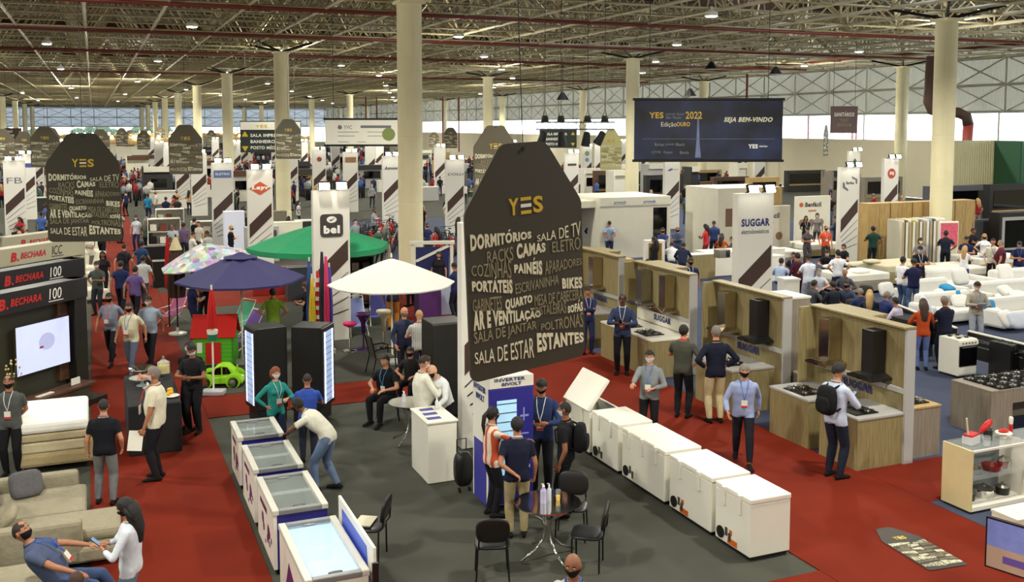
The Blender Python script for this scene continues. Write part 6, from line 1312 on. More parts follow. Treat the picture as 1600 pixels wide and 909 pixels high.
# left side appliance stands under the parasols
for (px,py,w_,h,m,lab,sh) in ((232,402,1.4,1.7,WHITE,'white open shelf with small appliances beside the red aisle',3),(245,385,1.3,1.8,WHITE,'second white shelf unit behind the first beside the aisle',3),(352,395,.9,1.9,mat('lit_white_box',(214,216,232),.4,0,0,emit=.12),'glowing white display column left of the stainless oven',0),(385,410,1.4,1.5,GREYLAM,'grey cabinet with stainless oven left of the bel pylon',0),(420,405,1.5,1.6,OFFW,'cream cabinet under the green parasol',0),(300,385,1.6,1.2,WHITE,'white counter with appliances among the buyers',2),(340,372,3.6,1.3,TAUPE,'brown-fronted counter below the Layr pylon',0),(240,450,.8,.95,BLACK,'black oven stand beside the aisle',0),(225,425,.9,1.0,BLACK,'black appliance on a steel rack beside the aisle',0),(505,440,1.6,1.0,paint((60,50,110)),'violet box stack behind the umbrella rack',0),(530,500,1.1,1.9,mat('green_shelf',(60,90,76),.5),'green shelf rack with goods right of the umbrella rack',4),(395,462,1.8,.9,paint((170,40,40)),'red coolers on a low bench behind the lime shirt',0),(450,470,1.5,1.1,paint((60,60,66)),'dark crates behind the woman in black',0)):
    t=block(px,py,w_,.6,h,m,lab,'display unit','display_unit',shelves=sh)
    if 'oven' in lab and 'grey' in lab: MB().bx(.7,1.3,-.02,0,.9,1.35).build('oven_front',STEEL,t); MB().bx(.78,1.1,-.026,-.02,.95,1.3).build('oven_glass',BLACKGL,t)
    if sh:
        for q in range(sh):
            for z in range(3): 
                MB().bx(.1+z*w_*.3,.1+z*w_*.3+w_*.2,.1,.4,h*q/sh+.035,h*q/sh+.035+h/sh*.5).build('shelf_goods',(STEEL,BLACK,WHITE,paint((120,60,50)))[(q+z)%4],t)
t=thing('white_armchairs_row','white upholstered armchair beside the beige display stand','armchair',G(150,470),TH); MB().bx(-.4,.4,-.4,.4,.1,.45).build('seat',OFFW,t,bevel=.06); MB().bx(-.45,.45,.3,.5,.1,.95).build('backrest',OFFW,t,bevel=.08)
for i,py in enumerate((432,405)): 
    t2=dup(t,G(147+i*2,py),TH,'white upholstered armchair %s in the row beside the beige stand'%('second','third')[i]); t2['category']='armchair'
MARKS=[(10,'FB pylon'),(46,'ring-marked pylon'),(128,'left tag sign'),(225,'distant column row'),(289,'grey tag sign'),(340,'picture-panel pylon'),(399,'Layr pylon'),(433,'second cream column'),(494,'round red logo pylon'),(543,'tan-panel pylon'),(607,'Amvox pylon'),(643,'big near column'),(709,'COLLI pylon'),(820,'huge tag sign'),(894,'name-bar pylon'),(938,'stage lights'),(988,'cream column by the banner'),(1053,'blue-mark pylon'),(1110,'navy banner'),(1184,'SUGGAR pylon'),(1260,'restroom board'),(1334,'hexagon pylon'),(1400,'DJ pylon'),(1475,'nearest right column'),(1560,'green container')]
def near_mark(p):
    px=800+p.x/p.y*FPX; k=min(MARKS,key=lambda m:abs(m[0]-px)); dx=px-k[0]
    return ('behind' if abs(dx)<9 else 'left of' if dx<0 else 'right of')+' the '+k[1]
# ---------------- deep hall: stands between the aisles
r3=random.Random(21); occupied=[]
MS=[(OFFW,'cream'),(WHITE,'white'),(OAK,'light oak'),(WALNUT,'walnut'),(DKPANEL,'charcoal'),(TAUPE,'taupe'),(GREYLAM,'grey')]
def frustum(p,m=0): return p.y>0 and abs(p.x)<p.y*.516+m
cnt=0; STANDS=[]
for a in [44+6.0*i for i in range(30)]:
    for b in [-33,-26,-19,-12,-5.5,3.5,9,16,23,30,37,44,51]:
        a_=a+r3.uniform(-1.2,1.2); b_=b+r3.uniform(-1,1); p=W(a_,b_)
        if not frustum(p,1) or p.y<48 or r3.random()<(.42 if p.y<110 else .62): continue
        if b>12 and p.y<66: continue
        if any(abs(p.x-X)<3.6 and abs(p.y-Y)<2.4 for X,Y in KEEP): continue
        STANDS.append((a_-1.4,a_+.9,b_-.3,b_+3.6))
        m,nm=r3.choice(MS); h=r3.choice([1.0,1.1,2.2,2.4,2.6,1.0]); w_=r3.uniform(1.4,3.4); kind='counter' if h<1.5 else 'stand wall'
        t=thing('stand_'+('counter' if h<1.5 else 'wall'),'%s %s deep in the hall, %s'%(nm,kind,near_mark(p)),kind,p,TH)
        if h<1.5: MB().bx(0,w_,0,.7,0,h-.05).build('counter_body',m,t); MB().bx(-.03,w_+.03,-.03,.73,h-.05,h).build('counter_top',WHITE,t)
        else:
            MB().bx(0,w_,0,.12,0,h).build('back_panel',m,t); MB().bx(0,.12,-1.2,0,0,h).build('side_panel',m,t); MB().bx(0,w_,-.2,-.08,h-.45,h).build('fascia',r3.choice([WHITE,DKPANEL,OFFW,WALNUT]),t)
            if r3.random()<.6: MB().bx(w_*.3,w_*.8,-.04,0,.9,1.6).build('dark_screen',BLACKGL,t)
        cnt+=1
# bright shop fronts at the far end of the left aisle
for i,(a,b,w_,h) in enumerate(((150,3,9,4.2),(175,-6,10,4.0),(205,6,14,4.6),(235,-12,18,4.2),(240,14,20,4.4),(200,24,16,4.0))):
    t=thing('lit_shop_front','bright cream stand front with a row of spotlights, number of its kind by depth: %s'%ordn(i) if False else 'bright cream stand front with spotlights deep in the hall, %s'%ordn(i),'stand',W(a,b),TH); MB().bx(0,w_,0,1.5,0,h).build('stand_walls',OFFW,t); MB().bx(0,w_,-.3,0,h-.9,h).build('fascia',OAK,t)
    lm=MB().bx(-.2,.2,-.12,.05,0,.26).mesh('spotlight',LAMPM)
    for q in range(int(w_/1.6)): link('spotlight',lm,t,(.8+q*1.6,-.4,h+.05))
# ---------------- people placed one by one
N_=(235,235,235); K_=(28,27,28)
NAVY=(30,34,60); JEANS=(74,92,124); BLK=(26,25,28); GRY=(120,122,122); WHT=(214,212,202); KHAKI=(168,150,110)
P=person
P(18,905,0,'x') if False else None
# front left
g=W(12.75,-1.20); P(0,0,-80,'man in a grey-blue polo and jeans reclining in the armchair at the bottom left',h=1.80,pose='recline',hair='buzz',hc='dkbrown',skin=1,shirt=(78,88,116),trous=(62,78,112),mask=K_,badge=(50,100,190),pos=G(92,905,.5)-V(0,0,.5),fat=.03)
P(208,1000,95,'woman with long black hair in a white jacket looking at her phone',hy=787,h=1.68,pose='phone',sex='f',hair='long',sleeve='long',shirt=(206,212,220),trous=(108,126,150),skin=0,mask=K_,hold=('phone','phone in the hand of the woman with long black hair'))
P(118,1010,20,'person with brown hair at the bottom edge in front of the armchair',h=1.45,pose='sit',hair='short',hc='brown',shirt=(80,76,70),mask=None,pos=G(118,893,1.13)-V(0,0,1.13))
P(166,787,8,'man in a black T-shirt and grey jeans seen from behind beside the daybed',hy=622,pose='onehip' if False else 'easy',shirt=(24,25,32),trous=(112,116,116),hair='buzz',hc='dkbrown',mask=None,skin=0,collar=(120,120,150))
P(20,742,190,'man in a grey and black polo with a white lanyard at the left edge',hy=603,h=1.72,pose='behind',shirt=(84,86,84),trous=BLK,mask=K_,badge=(225,225,225),collar=(30,30,34),hair='buzz',hc='black')
P(2,775,60,'person in black with a bare forearm cut by the left edge',hy=678,h=1.5,pose='sit',shirt=BLK,trous=BLK,sex='f',hair='long',hc='black',mask=None,pos=W(16.2,-2.4))
P(236,700,170,'man in a black shirt and white mask bending behind the snack table',hy=556,h=1.74,pose='phone',shirt=(26,26,28),trous=BLK,mask=N_,skin=2,pos=W(19.4,1.62))
P(247,748,97,'man in a white short-sleeved shirt holding papers beside the snack table',hy=570,pose='holdside',hair='buzz',hc='grey',shirt=(222,216,192),trous=(30,29,34),mask=(240,240,240),skin=1,badge=(190,70,60),fat=.03,hold=('side','white papers held low by the man beside the snack table'))
P(300,668,178,'person in a long black outfit with a white mask by the playhouse',hy=530,pose='behind',sleeve='long',shirt=(20,19,22),trous=(20,19,22),skin=1)
P(432,712,-140,'woman in a teal blouse and white mask leaning on the far glass-topped freezer',hy=587,h=1.62,pose='onehip',sex='f',hair='bob',hc='red',sleeve='long',shirt=(40,132,124),trous=(40,48,70),skin=4,badge=(200,200,200))
P(482,722,10,'man in a royal blue polo seen from behind at the black coolers',hy=583,pose='phone',hair='buzz',hc='dkbrown',shirt=(52,80,168),trous=(40,42,54),mask=None,skin=1,fat=.03)
P(503,766,80,'man in a white T-shirt and jeans leaning over the glass-topped freezer',hy=640,h=1.76,pose='lean',shirt=(216,212,196),trous=(104,122,150),mask=K_,skin=3,hair='short')
P(606,675,150,'seated man in a black polo with a blue lanyard on the grey floor',hy=563,h=1.78,pose='sit',shirt=(28,28,32),trous=(26,26,30),mask=None,skin=0,badge=(90,150,200),hair='short',hc='dkbrown',pos=G(606,655)+V(.02,-.06,0))
P(622,640,165,'person in black with a red badge seated just behind the man in the black polo',hy=575,h=1.6,pose='sit',shirt=(34,32,34),trous=BLK,mask=K_,pos=G(644,628))
P(661,717,-62,'balding man in a white long-sleeved shirt at the small round table',hy=553,pose='phone',sleeve='long',hair='buzz',hc='dkbrown',shirt=(222,220,204),trous=(34,32,36),skin=0,fat=.06)
P(708,700,140,'bald man in a white shirt behind the white counter by the pylon edge',hy=545,h=1.78,pose='leanlow',sleeve='long',hair='bald',shirt=(222,224,226),trous=BLK,skin=4,mask=K_,pos=W(16.35,5.55))
P(768,806,-62,'woman in an orange and white striped blouse with a dark ponytail',hy=617,h=1.68,pose='touchL' if False else 'point',sex='f',hair='pony',sleeve='long',shirt=(226,206,186),trous=(26,26,30),mask=K_,skin=0,smat=stripes('orange_striped_fabric',(226,210,190),(196,76,40),3.2))
P(808,838,5,'man in a navy polo and khaki trousers seen from behind at the glass table',hy=636,pose='oneback',shirt=(26,30,50),trous=(164,148,108),mask=None,skin=1,fat=.03,collar=(190,195,210),h=1.74)
P(846,770,172,'tall man in a dark blue shirt looking down at his phone',hy=588,pose='phone',sleeve='long',shirt=(44,58,98),trous=(28,28,34),mask=K_,skin=1,badge=(225,225,225),fat=.03,hold=('phone','phone in the hands of the tall man in dark blue'))
P(884,806,75,'man in a black T-shirt with a black backpack beside the glass table',hy=630,h=1.76,pose='stand',shirt=(26,26,30),trous=(26,26,30),skin=2,pack=(22,22,24),hair='buzz',hc='black')
P(1014,690,165,'man in a grey shirt holding up the lid of the open chest freezer',hy=558,h=1.74,pose='reachside' if False else 'point',sleeve='long',shirt=(130,134,136),trous=BLK,skin=0,badge=(60,110,190),fat=.04)
P(1066,652,-25,'man in an olive T-shirt and black trousers walking by the middle kiosk',hy=506,pose='onehip',shirt=(74,76,66),trous=(24,24,28),mask=None,skin=0,collar=(220,60,60))
P(1117,660,8,'man in a navy shirt and cream trousers, hands on hips at the middle kiosk',hy=503,pose='hips',sleeve='long',shirt=(28,32,48),trous=(196,180,140),mask=None,skin=0,hair='buzz',hc='grey')
P(1160,724,172,'man in a light blue shirt with a black mask walking down the right red aisle',hy=565,pose='walk',sleeve='long',shirt=(150,162,200),trous=(30,30,38),mask=K_,skin=0,badge=(60,110,200),hair='short',hc='grey')
P(1303,746,-55,'man in a pale blue shirt with a black backpack at the nearest kiosk',hy=564,pose='phone',sleeve='long',shirt=(190,200,222),trous=(30,34,50),mask=None,skin=0,pack=(26,26,28),badge=None,hold=('phone','phone held by the man with the backpack at the nearest kiosk'))
P(972,584,170,'man in a two-tone blue pullover using his phone by the white-lit kiosk',hy=457,pose='phone',sleeve='long',shirt=(52,62,92),trous=(22,22,26),mask=None,skin=3,hair='buzz',hc='black',badge=(220,220,220),collar=(200,206,210),hold=('phone','phone held by the man in the two-tone blue pullover'))
P(918,552,185,'man in a dark blue suit with folded arms at the farthest kiosk',hy=438,h=1.74,pose='crossed',sleeve='long',shirt=(36,44,80),trous=(38,44,76),mask=None,skin=1,badge=(220,220,220))
P(1078,490,180,'man in a navy polo with a black mask and lanyard behind the middle kiosk',hy=402,h=1.78,pose='stand',shirt=(30,36,72),trous=(34,38,66),mask=K_,skin=2,badge=(230,230,230))
# right
P(1440,578,-8,'woman with long light brown hair in a rust-orange top and wide jeans, from behind',hy=465,pose='phone',sex='f',hair='long',hc='brown',sleeve='long',shirt=(180,72,32),trous=(96,112,160),skin=4,mask=None)
P(1474,577,15,'man in a dark navy suit beside the woman in the orange top',hy=452,h=1.8,pose='phone',sleeve='long',shirt=(24,28,48),trous=(24,26,44),mask=None,skin=2,hair='buzz',hc='grey')
P(1523,541,172,'young man in a beige blazer holding a notepad in front of the white sofas',hy=438,pose='phone',sleeve='long',shirt=(160,152,138),trous=(150,154,164),skin=0,badge=(60,120,180),mask=(240,240,240),hold=('pad','white notepad held by the man in the beige blazer'))
P(1426,492,0,'broad man in a navy polo seen from behind at the parapet board',hy=403,h=1.78,pose='phone',shirt=(26,30,64),trous=JEANS,mask=None,skin=1,fat=.03)
P(1408,485,-60,'man in a white shirt beside the broad man in navy',hy=398,h=1.74,pose='point',sleeve='long',shirt=(226,226,226),trous=(60,80,110),skin=1,mask=K_)
P(1435,462,175,'man in a dark polo with a white lanyard and white mask behind the quilted bed',hy=388,h=1.76,pose='phone',shirt=(28,30,46),trous=BLK,skin=1,badge=(235,235,235))
P(1436,440,170,'person in a grey top with dark curly hair at the mattress rack',hy=366,h=1.68,pose='easy',sex='f',hair='bob',shirt=(130,132,140),trous=BLK,skin=1)
P(1476,430,-20,'man in a dark polo standing before the pink-printed mattress',hy=358,h=1.78,pose='onehip',shirt=(30,36,52),trous=(28,30,36),skin=2,mask=None)
P(1508,440,150,'man in a dark blue shirt looking at the bed by the slate wall',hy=358,h=1.74,pose='phone',shirt=(30,38,70),trous=BLK,skin=1,mask=None)
P(1518,425,200,'tall man in black behind the man in dark blue',hy=345,h=1.8,pose='crossed',shirt=(24,24,30),trous=BLK,skin=2,mask=None)
P(1536,430,165,'blonde woman in a white T-shirt and pale jeans by the bed',hy=358,h=1.66,pose='onehip',sex='f',hair='long',hc='blond',shirt=(228,228,230),trous=(130,150,190),skin=4,mask=K_)
P(1505,452,-40,'blonde woman in a white top and blue skirt seen from behind',hy=382,h=1.6,pose='phone',sex='f',hair='long',hc='blond',shirt=(228,228,230),trous=(54,64,150),skin=4,mask=None)
P(1549,446,165,'man in a white shirt with a lanyard next to the maroon polo',hy=374,h=1.76,pose='easy',shirt=(214,208,190),trous=BLK,skin=0,badge=(60,60,120),mask=None)
P(1562,450,60,'grey-haired man in a maroon polo by the bedding stand',hy=377,h=1.76,pose='easy',shirt=(84,32,48),trous=BLK,hair='buzz',hc='grey',skin=0,mask=None,fat=.07)
P(1590,452,160,'man in a navy polo and mask at the right edge by the black niche',hy=370,h=1.76,pose='phone',shirt=(30,38,72),trous=(150,160,190),skin=1,badge=(80,110,190),mask=(150,170,210))
P(1363,420,5,'man in a dark green polo seen from behind at the laptop',hy=365,h=1.78,pose='onehip',shirt=(30,62,52),trous=(36,38,44),mask=None,skin=2)
P(1308,470,0,'man in a white polo with navy trim seen from behind by the low bed',hy=402,h=1.74,pose='hips',shirt=(226,226,230),trous=(40,44,60),mask=None,skin=1,collar=(170,50,60))
P(1262,482,12,'man in a white polo seen from behind left of the reception desk',hy=398,h=1.78,pose='phone',shirt=(214,218,230),trous=(150,154,164),mask=None,skin=1)
P(1245,478,8,'woman in a long maroon dress left of the man in the white polo',hy=393,h=1.76,pose='stand',sex='f',sleeve='long',shirt=(70,28,44),trous=(66,26,42),mask=None,skin=0,hair='short')
P(1218,462,-40,'man in a light blue shirt talking at the SUGGAR pylon edge',hy=380,h=1.74,pose='sit',sleeve='long',shirt=(170,186,214),trous=(60,64,80),mask=K_,skin=1)
P(1240,448,150,'man in a black polo seated on the edge of the back bed',hy=382,h=1.7,pose='sit',shirt=(28,32,44),trous=BLK,mask=None,skin=1,badge=(200,200,200))
P(1260,418,185,'woman in a grey-brown top holding a phone up on the bedding stand',hy=357,h=1.72,pose='phone',sex='f',shirt=(84,74,76),trous=(70,66,70),skin=1,mask=(180,190,210))
P(1289,414,180,'man in a bright orange polo and black mask in front of the white stand',hy=362,h=1.7,pose='easy',shirt=(226,92,56),trous=(60,54,50),mask=K_,skin=0,hair='buzz',hc='red',badge=(230,220,210))
P(1221,398,175,'man in a white shirt and white mask right of the SUGGAR pylon top',hy=353,h=1.72,pose='onehip',shirt=(214,210,200),trous=(110,104,96),skin=0)
P(1320,432,110,'man in black seated with his arm stretched before the hexagon pylon',hy=385,h=1.7,pose='sit',shirt=(26,28,34),trous=(40,44,60),mask=None,skin=0)
P(1292,440,160,'man in black with a white mask crouching over a table of papers',hy=398,h=1.7,pose='sitlean',shirt=(30,30,36),trous=BLK,skin=0)
P(1306,397,60,'man in a dark suit by the stand with people pictures',hy=322,h=1.78,pose='phone',sleeve='long',shirt=(34,40,58),trous=(30,34,46),mask=None,skin=1)
P(1276,388,150,'person in a grey cardigan with a white mask at the white stand block',hy=318,h=1.72,pose='easy',sex='f',hair='bob',hc='dkbrown',sleeve='long',shirt=(128,122,120),trous=(48,50,60),skin=0)
P(1258,392,175,'woman in black with a badge before the white stand block',hy=327,h=1.68,pose='behind',sex='f',hair='long',sleeve='short',shirt=(28,28,32),trous=BLK,skin=1,badge=(220,220,230),mask=None)
# seated meeting group
for px,py,hy_,fc,sx,hr,hcx,sh,mk,lab in ((1267,505,445,-70,'m','short','dkbrown',(66,68,72),(200,206,214),'seated man in a dark grey shirt with a pale mask, left of the meeting group'),(1303,508,445,20,'m','short','black',(34,36,46),None,'seated man in black seen from behind in the meeting group'),(1322,505,452,150,'m','short','black',(60,66,90),K_,'seated man with a black mask facing the camera in the meeting group'),(1318,482,448,170,'m','buzz','grey',(70,70,80),None,'bald-cropped man at the back of the meeting group'),(1345,522,460,10,'m','buzz','grey',(34,44,84),None,'grey-haired man in navy seen from behind in the meeting group'),(1357,525,458,-20,'f','long','blond',(44,48,66),None,'blonde woman in the middle of the meeting group'),(1380,528,448,-70,'m','short','grey',(38,48,96),K_,'grey-haired man in a blue suit at the right of the meeting group'),(1402,540,455,40,'m','short','black',(186,178,196),None,'man in a pale lilac shirt on a black chair, right of the meeting group')):
    P(px,py,fc,lab,hy=hy_,h=1.72,pose='sit',sex=sx,hair=hr,hc=hcx,sleeve='long',shirt=sh,mask=mk,skin=1)
P(1278,478,170,'white-haired man behind the SUG desk',hy=460,h=1.65,pose='sit',hair='short',hc='grey',shirt=(200,204,214),skin=4)
# middle
for a in ((926,400,5,334,'hips',(40,38,110),(180,174,150),'man in a violet-blue shirt and cream trousers seen from behind by the catalogue rack',0,'long'),(952,405,0,335,'behind',(150,164,186),(52,60,90),'man in a light grey-blue polo with hands behind his back',1,'short'),(966,402,-30,332,'point',(48,56,110),(40,44,70),'man in a blue polo pointing beside the light grey-blue polo',1,'short'),(1035,420,170,333,'crossed',(48,60,110),(28,30,40),'man in a blue polo with folded arms left of the big meeting table',1,'short'),(1058,418,175,336,'crossed',(64,74,100),(40,44,54),'man in a slate shirt behind the leaning pair',1,'long'),(1049,440,-10,352,'lean',(212,212,212),(60,76,116),'man in a white T-shirt and jeans leaning on the white counter',0,'short'),(1066,448,-15,362,'leanlow',(34,40,62),(140,134,116),'man in a navy shirt and khaki trousers leaning next to the white T-shirt',2,'long'),(1103,412,60,352,'phone',(206,60,64),(120,40,44),'woman in a coral red dress by the microwave',3,'short'),(1115,405,0,334,'phone',(54,74,124),(34,38,60),'man in a steel-blue shirt seen from behind at the Benfácil panel',1,'short'),(1126,412,-30,352,'sit',(196,92,30),(50,46,50),'woman in an orange top seated right of the coral dress',1,'long'),(1146,418,60,348,'sit',(60,70,84),(30,30,40),'man in a grey polo at the left edge of the SUGGAR pylon',0,'short'),(1012,462,170,379,'sit',(34,32,38),BLK,'person in black seated beside the poster stand',1,'long'),(1022,440,60,352,'easy',(28,28,32),BLK,'woman with very long dark hair carrying a red bag by the poster stand',1,'long')):
    px,py,fc,hy_,ps,sh,tr_,lab,sk,sl=a
    P(px,py,fc,lab,hy=hy_,h=1.72,pose=ps,shirt=sh,trous=tr_,skin=sk,sleeve=sl,sex='f' if 'woman' in lab else 'm',hair='long' if 'woman' in lab else rnd.choice(['short','buzz']),mask=None if fc<90 and fc>-60 else K_,hc='dkbrown')
# garden stand people
P(428,553,5,'man in a lime green polo seen from behind under the parasols',hy=449,pose='hips',shirt=(132,168,56),trous=(46,50,80),mask=None,skin=0,hair='short',hc='brown')
P(302,530,-60,'man in a dark blue T-shirt with a hand at his face beside the playhouse',hy=444,h=1.7,pose='phone',shirt=(34,42,76),trous=(40,42,56),mask=None,skin=0,hc='brown')
P(321,510,170,'man in black facing the camera behind the dark blue T-shirt',hy=430,h=1.7,pose='phone',shirt=(34,30,34),trous=BLK,mask=None,skin=0)
P(481,535,100,'woman in black standing left of the umbrella rack',hy=446,h=1.68,pose='phone',sex='f',hair='long',hc='brown',shirt=(28,28,32),trous=BLK,mask=None,skin=0)
P(632,596,-150,'bald bearded man in a dark blue shirt facing the striped shirt',hy=485,h=1.74,pose='easy',hair='bald',sleeve='long',shirt=(46,52,78),trous=(40,38,44),skin=0,mask=(120,116,110))
P(656,603,10,'man in a pale striped shirt seen from behind before the black refrigerator',hy=489,h=1.74,pose='phone',hair='buzz',hc='blond',shirt=(182,184,176),trous=(44,44,60),mask=None,skin=4,smat=stripes('pale_striped_fabric',(196,196,186),(150,152,146),8))
P(614,515,0,'man in a dark top and ochre trousers under the white parasol',hy=430,h=1.74,pose='stand',shirt=(36,38,56),trous=(170,104,36),mask=None,skin=2)
P(549,470,150,'man in black with short hair behind the white parasol at left',hy=398,h=1.74,pose='easy',shirt=(32,30,40),trous=BLK,mask=None,skin=3)
P(568,475,160,'man in a cream shirt behind the white parasol',hy=397,h=1.74,pose='easy',shirt=(200,190,170),trous=BLK,mask=None,skin=3)
P(657,480,60,'person in a checked top beside the white timber frame',hy=440,h=1.6,pose='sit',shirt=(170,170,170),trous=BLK,mask=None,skin=0)
P(686,470,170,'woman in a black top behind the yellow table',hy=392,h=1.68,pose='easy',sex='f',hair='bob',hc='brown',shirt=(36,34,38),trous=(60,56,50),mask=None,skin=0)
P(712,497,60,'man in navy cut off by the left edge of the FRICON pylon',hy=420,h=1.72,pose='phone',shirt=(36,44,84),trous=(34,36,50),mask=None,skin=1)
# left aisle walkers
for a in ((176,569,178,455,'walk',(128,134,150),(30,29,34),'man in a grey-blue polo and black trousers walking at the left of the trio',1,'short',K_,(200,90,90)),(207,588,176,470,'walk',(212,206,176),(96,108,130),'man in a cream shirt and jeans walking in the middle of the trio',0,'short',(40,34,34),(60,90,180)),(236,572,182,460,'walk',(148,162,178),(30,30,38),'man in a light blue-grey polo and white mask, rightmost of the walking trio',1,'short',N_,None)):
    px,py,fc,hy_,ps,sh,tr_,lab,sk,sl,mk,bd=a; P(px,py,fc,lab,hy=hy_,pose=ps,shirt=sh,trous=tr_,skin=sk,sleeve=sl,mask=mk,badge=bd,fat=.04)
for a in ((190,492,5,402,'walk',(36,46,84),(26,28,40),'man in a dark blue shirt walking away, left of the purple shirt','m'),(212,503,-5,408,'walk',(104,84,140),(30,32,44),'man in a purple shirt with a black bag walking away along the left aisle','m'),(225,480,0,400,'walk',(196,196,196),(60,62,70),'man in a white shirt walking away beside the purple shirt','m'),(154,492,175,411,'onehip',(70,78,74),(40,42,46),'man in a grey-green shirt and white mask at the end of the beige stands','m'),(163,470,178,400,'easy',(34,32,38),BLK,'woman in black with a lanyard near the white armchairs','f'),(195,455,0,387,'walk',(46,46,54),(30,32,40),'person with a cap and a backpack walking away farther up the left aisle','m'),(222,448,-10,385,'walk',(40,62,100),(34,36,44),'man in a blue shirt farther up the left aisle near the shelves','m'),(143,430,150,378,'onehip',(206,198,184),(90,84,80),'woman in a cream top behind the beige display stands','f'),(160,412,0,352,'walk',(30,28,34),BLK,'man in black standing under the large left tag sign','m'),(187,380,-20,312,'phone',(160,190,176),(34,34,44),'man in a pale green shirt beside the right edge of the left tag sign','m'),(214,392,178,325,'easy',(200,204,214),(44,48,90),'person in a white top and long navy skirt in the left aisle','f'),(266,440,-60,377,'stand',(46,60,104),(44,50,80),'person in blue beside the red closed parasol','m'),(272,412,170,337,'phone',(172,178,186),(60,60,70),'man in a light grey shirt with a cap by the white shelves','m'),(288,408,5,335,'stand',(110,90,120),(50,50,60),'man in a mauve shirt seen from behind near the aisle','m'),(312,405,150,335,'easy',(206,200,186),(70,70,76),'man in a cream shirt right of the mauve shirt','m'),(326,425,60,368,'phone',(178,180,176),(60,62,66),'grey-haired man in a light shirt at the buyers table','m'),(302,428,-60,370,'phone',(206,204,196),(60,60,70),'man in a white shirt at the buyers table','m'),(45,402,170,355,'sit',(206,206,206),(150,140,120),'man in a white shirt seated in front of orange cushions at the left','m'),(5,410,60,370,'sit',(190,180,160),(80,80,80),'person with light hair seated at the left edge','f'),(66,385,10,310,'easy',(70,100,160),(40,40,50),'man in a blue shirt left of the large left tag sign','m'),(34,378,160,320,'sit',(170,40,44),(50,44,50),'woman in a red top among the pylons at the far left','f'),(260,352,5,305,'stand',(34,38,66),(30,32,50),'man in dark navy in front of the fourth left pylon','m'),(278,352,0,300,'stand',(40,44,40),(34,34,38),'person in dark green beside the large black chair back','m'),(232,345,0,308,'easy',(40,130,170),(40,50,70),'person in a turquoise top in the left crowd','m')):
    px,py,fc,hy_,ps,sh,tr_,lab,sx=a; P(px,py,fc,lab,hy=hy_,h=1.7,pose=ps,shirt=sh,trous=tr_,skin=rnd.choice([0,1,2]),sex=sx,hair='long' if sx=='f' else rnd.choice(['short','buzz']),hc=rnd.choice(['black','dkbrown']),mask=N_ if abs(fc)>90 and rnd.random()<.6 else None,pack=(26,26,28) if 'backpack' in lab else None)
# bald man at the very bottom
P(903,1010,150,'bald man with a black mask and a lanyard at the bottom edge',h=1.72,pose='easy',hair='bald',skin=2,shirt=(176,170,160),mask=K_,badge=(60,110,190),collar=(70,110,180),pos=G(897,861,1.72)-V(0,0,1.72))
# crowd
r4=random.Random(5)
CS=[((206,204,196),'white'),((206,204,196),'white'),((40,46,80),'navy'),((28,28,32),'black'),((28,28,32),'black'),((70,96,160),'blue'),((140,150,160),'grey'),((150,40,44),'red'),((60,90,76),'green'),((190,150,110),'tan')]
PS=['stand','easy','walk','phone','hips','onehip','crossed','point']
n=0; tries=0
def inst(a,b): return any(q[0]<a<q[1] and q[2]<b<q[3] for q in STANDS)
while n<190 and tries<9000:
    tries+=1
    a=34*math.exp(r4.random()*1.15); b=r4.uniform(-30,12) if r4.random()<.72 else r4.uniform(12,50)
    p=W(a,b)
    if not frustum(p,0) or p.y<40: continue
    if p.x>p.y*.07 and p.y<52: continue
    if -.2<b<2 and r4.random()<.5: continue
    if inst(a,b) or any(abs(p.x-X)<.8 and abs(p.y-Y)<.8 for X,Y in KEEP): continue
    mind=.55
    if any((p.x-x)**2+(p.y-y)**2<mind*mind for x,y in PERS): continue
    (c,cn)=r4.choice(CS); tr_,tn=r4.choice([((28,28,32),'dark'),((34,36,50),'dark'),((70,84,112),'jeans'),((150,140,120),'pale')])
    zone='left of the near round column' if p.x<p.y*-.10 else ('right half' if p.x>p.y*.07 else 'middle')
    dist='far' if p.y>85 else 'mid'
    zl={'left of the near round column':'left part','middle':'middle','right half':'right part'}[zone]
    lab='person in %s top and %s %s'%(cn,{'dark':'dark trousers','jeans':'jeans','pale':'pale trousers'}[tn],near_mark(p))
    sx='f' if r4.random()<.35 else 'm'; ps=r4.choice(PS)
    P(0,0,r4.uniform(0,360),lab,h=r4.uniform(1.58,1.84),pose=ps,sex=sx,hair='long' if sx=='f' else 'short',hc=r4.choice(['black','dkbrown','black','grey','blond']),sleeve='short',shirt=c,trous=tr_,skin=r4.choice([0,1,2,4]),mask=(230,230,230) if r4.random()<.6 else (30,30,32),low=True,group=None,pos=p)
    n+=1
SHOPS=[o for o in COL.objects if o.name.startswith('lit_shop')]
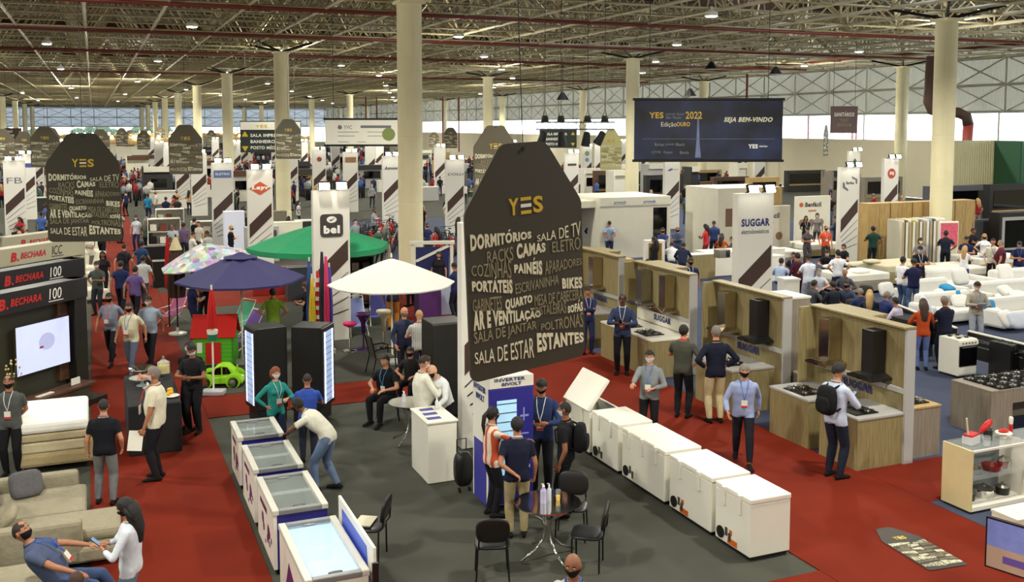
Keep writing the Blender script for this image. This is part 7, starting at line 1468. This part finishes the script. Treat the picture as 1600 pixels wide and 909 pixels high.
# the rest of the packed crowd far down the hall, past what can be picked apart
cm=MB(); pal=[(200,198,190),(44,48,78),(32,32,36),(72,94,150),(140,146,152),(140,46,48),(28,28,34),(176,124,96)]
for i in range(2300):
    a=74*math.exp(r4.random()*1.15); b=r4.uniform(-45,18) if r4.random()<.75 else r4.uniform(18,55); p=W(a,b)
    if not frustum(p,0) or p.y<72 or inst(a,b): continue
    h=r4.uniform(1.58,1.82); mi=r4.randrange(6); cm.cur=mi; q=r4.uniform(0,6.28); c_,s_=math.cos(q)*.11,math.sin(q)*.11
    if any(abs(p.x-X)+abs(p.y-Y)<1.2 for X,Y in KEEP) or any((p.x-x)**2+(p.y-y)**2<.3 for x,y in PERS) or any(0<(p-o_.location).dot(V(ct,st,0))<20 and abs((p-o_.location).dot(V(-st,ct,0)))<2.2 for o_ in SHOPS): continue
    cm.lathe([(.13,h*.50),(.17,h*.62),(.20,h*.80),(.08,h*.86)],8,(p.x,p.y,0),sy=.7); cm.cur=mi; cm.cyl((p.x+c_*1.9,p.y+s_*1.9,h*.80),(p.x+c_*2.1,p.y+s_*2.1,h*.52),.05,.035,5).cyl((p.x-c_*1.9,p.y-s_*1.9,h*.80),(p.x-c_*2.1,p.y-s_*2.1,h*.52),.05,.035,5)
    cm.cur=6 if mi!=2 else 1; cm.cyl((p.x+c_*.8,p.y+s_*.8,h*.52),(p.x+c_,p.y+s_,0),.09,.05,6).cyl((p.x-c_*.8,p.y-s_*.8,h*.52),(p.x-c_,p.y-s_,0),.09,.05,6)
    cm.cur=7; cm.ell((p.x,p.y,h*.925),(.075,.085,.115),7,5); cm.cur=6; cm.ell((p.x,p.y-.0,h*.95),(.083,.09,.10),7,5)
o=cm.build('distant_crowd',[cloth(c) for c in pal],smooth=True); tag(o,'tightly packed far crowd of visitors deep in the hall','crowd'); o['kind']='stuff'
for o in COL.objects: 
    if o.name.startswith('tmp'): bpy.data.objects.remove(o)
# look-alikes told apart by their order from the camera; what stays alike keeps a shared group
import collections
same=collections.defaultdict(list)
for o in COL.objects:
    if o.parent is None and o.get('label'): same[o['label']].append(o)
for l,os_ in same.items():
    if len(os_)<2: continue
    if 'outside the picture' in l: 
        for o in os_: o['group']='roof lamps outside the picture'
        continue
    os_.sort(key=lambda o:o.location.length); sm=os_[0].get('group') or (os_[0]['category']+' '+l[-40:])
    for k,o in enumerate(os_):
        if k<14: o['label']=l.replace('small far white pylon with a dark diagonal stripe deep','small far white striped pylon deep')+(', nearest' if k==0 else ', %s nearest'%ORD[k])
        o['group']=sm
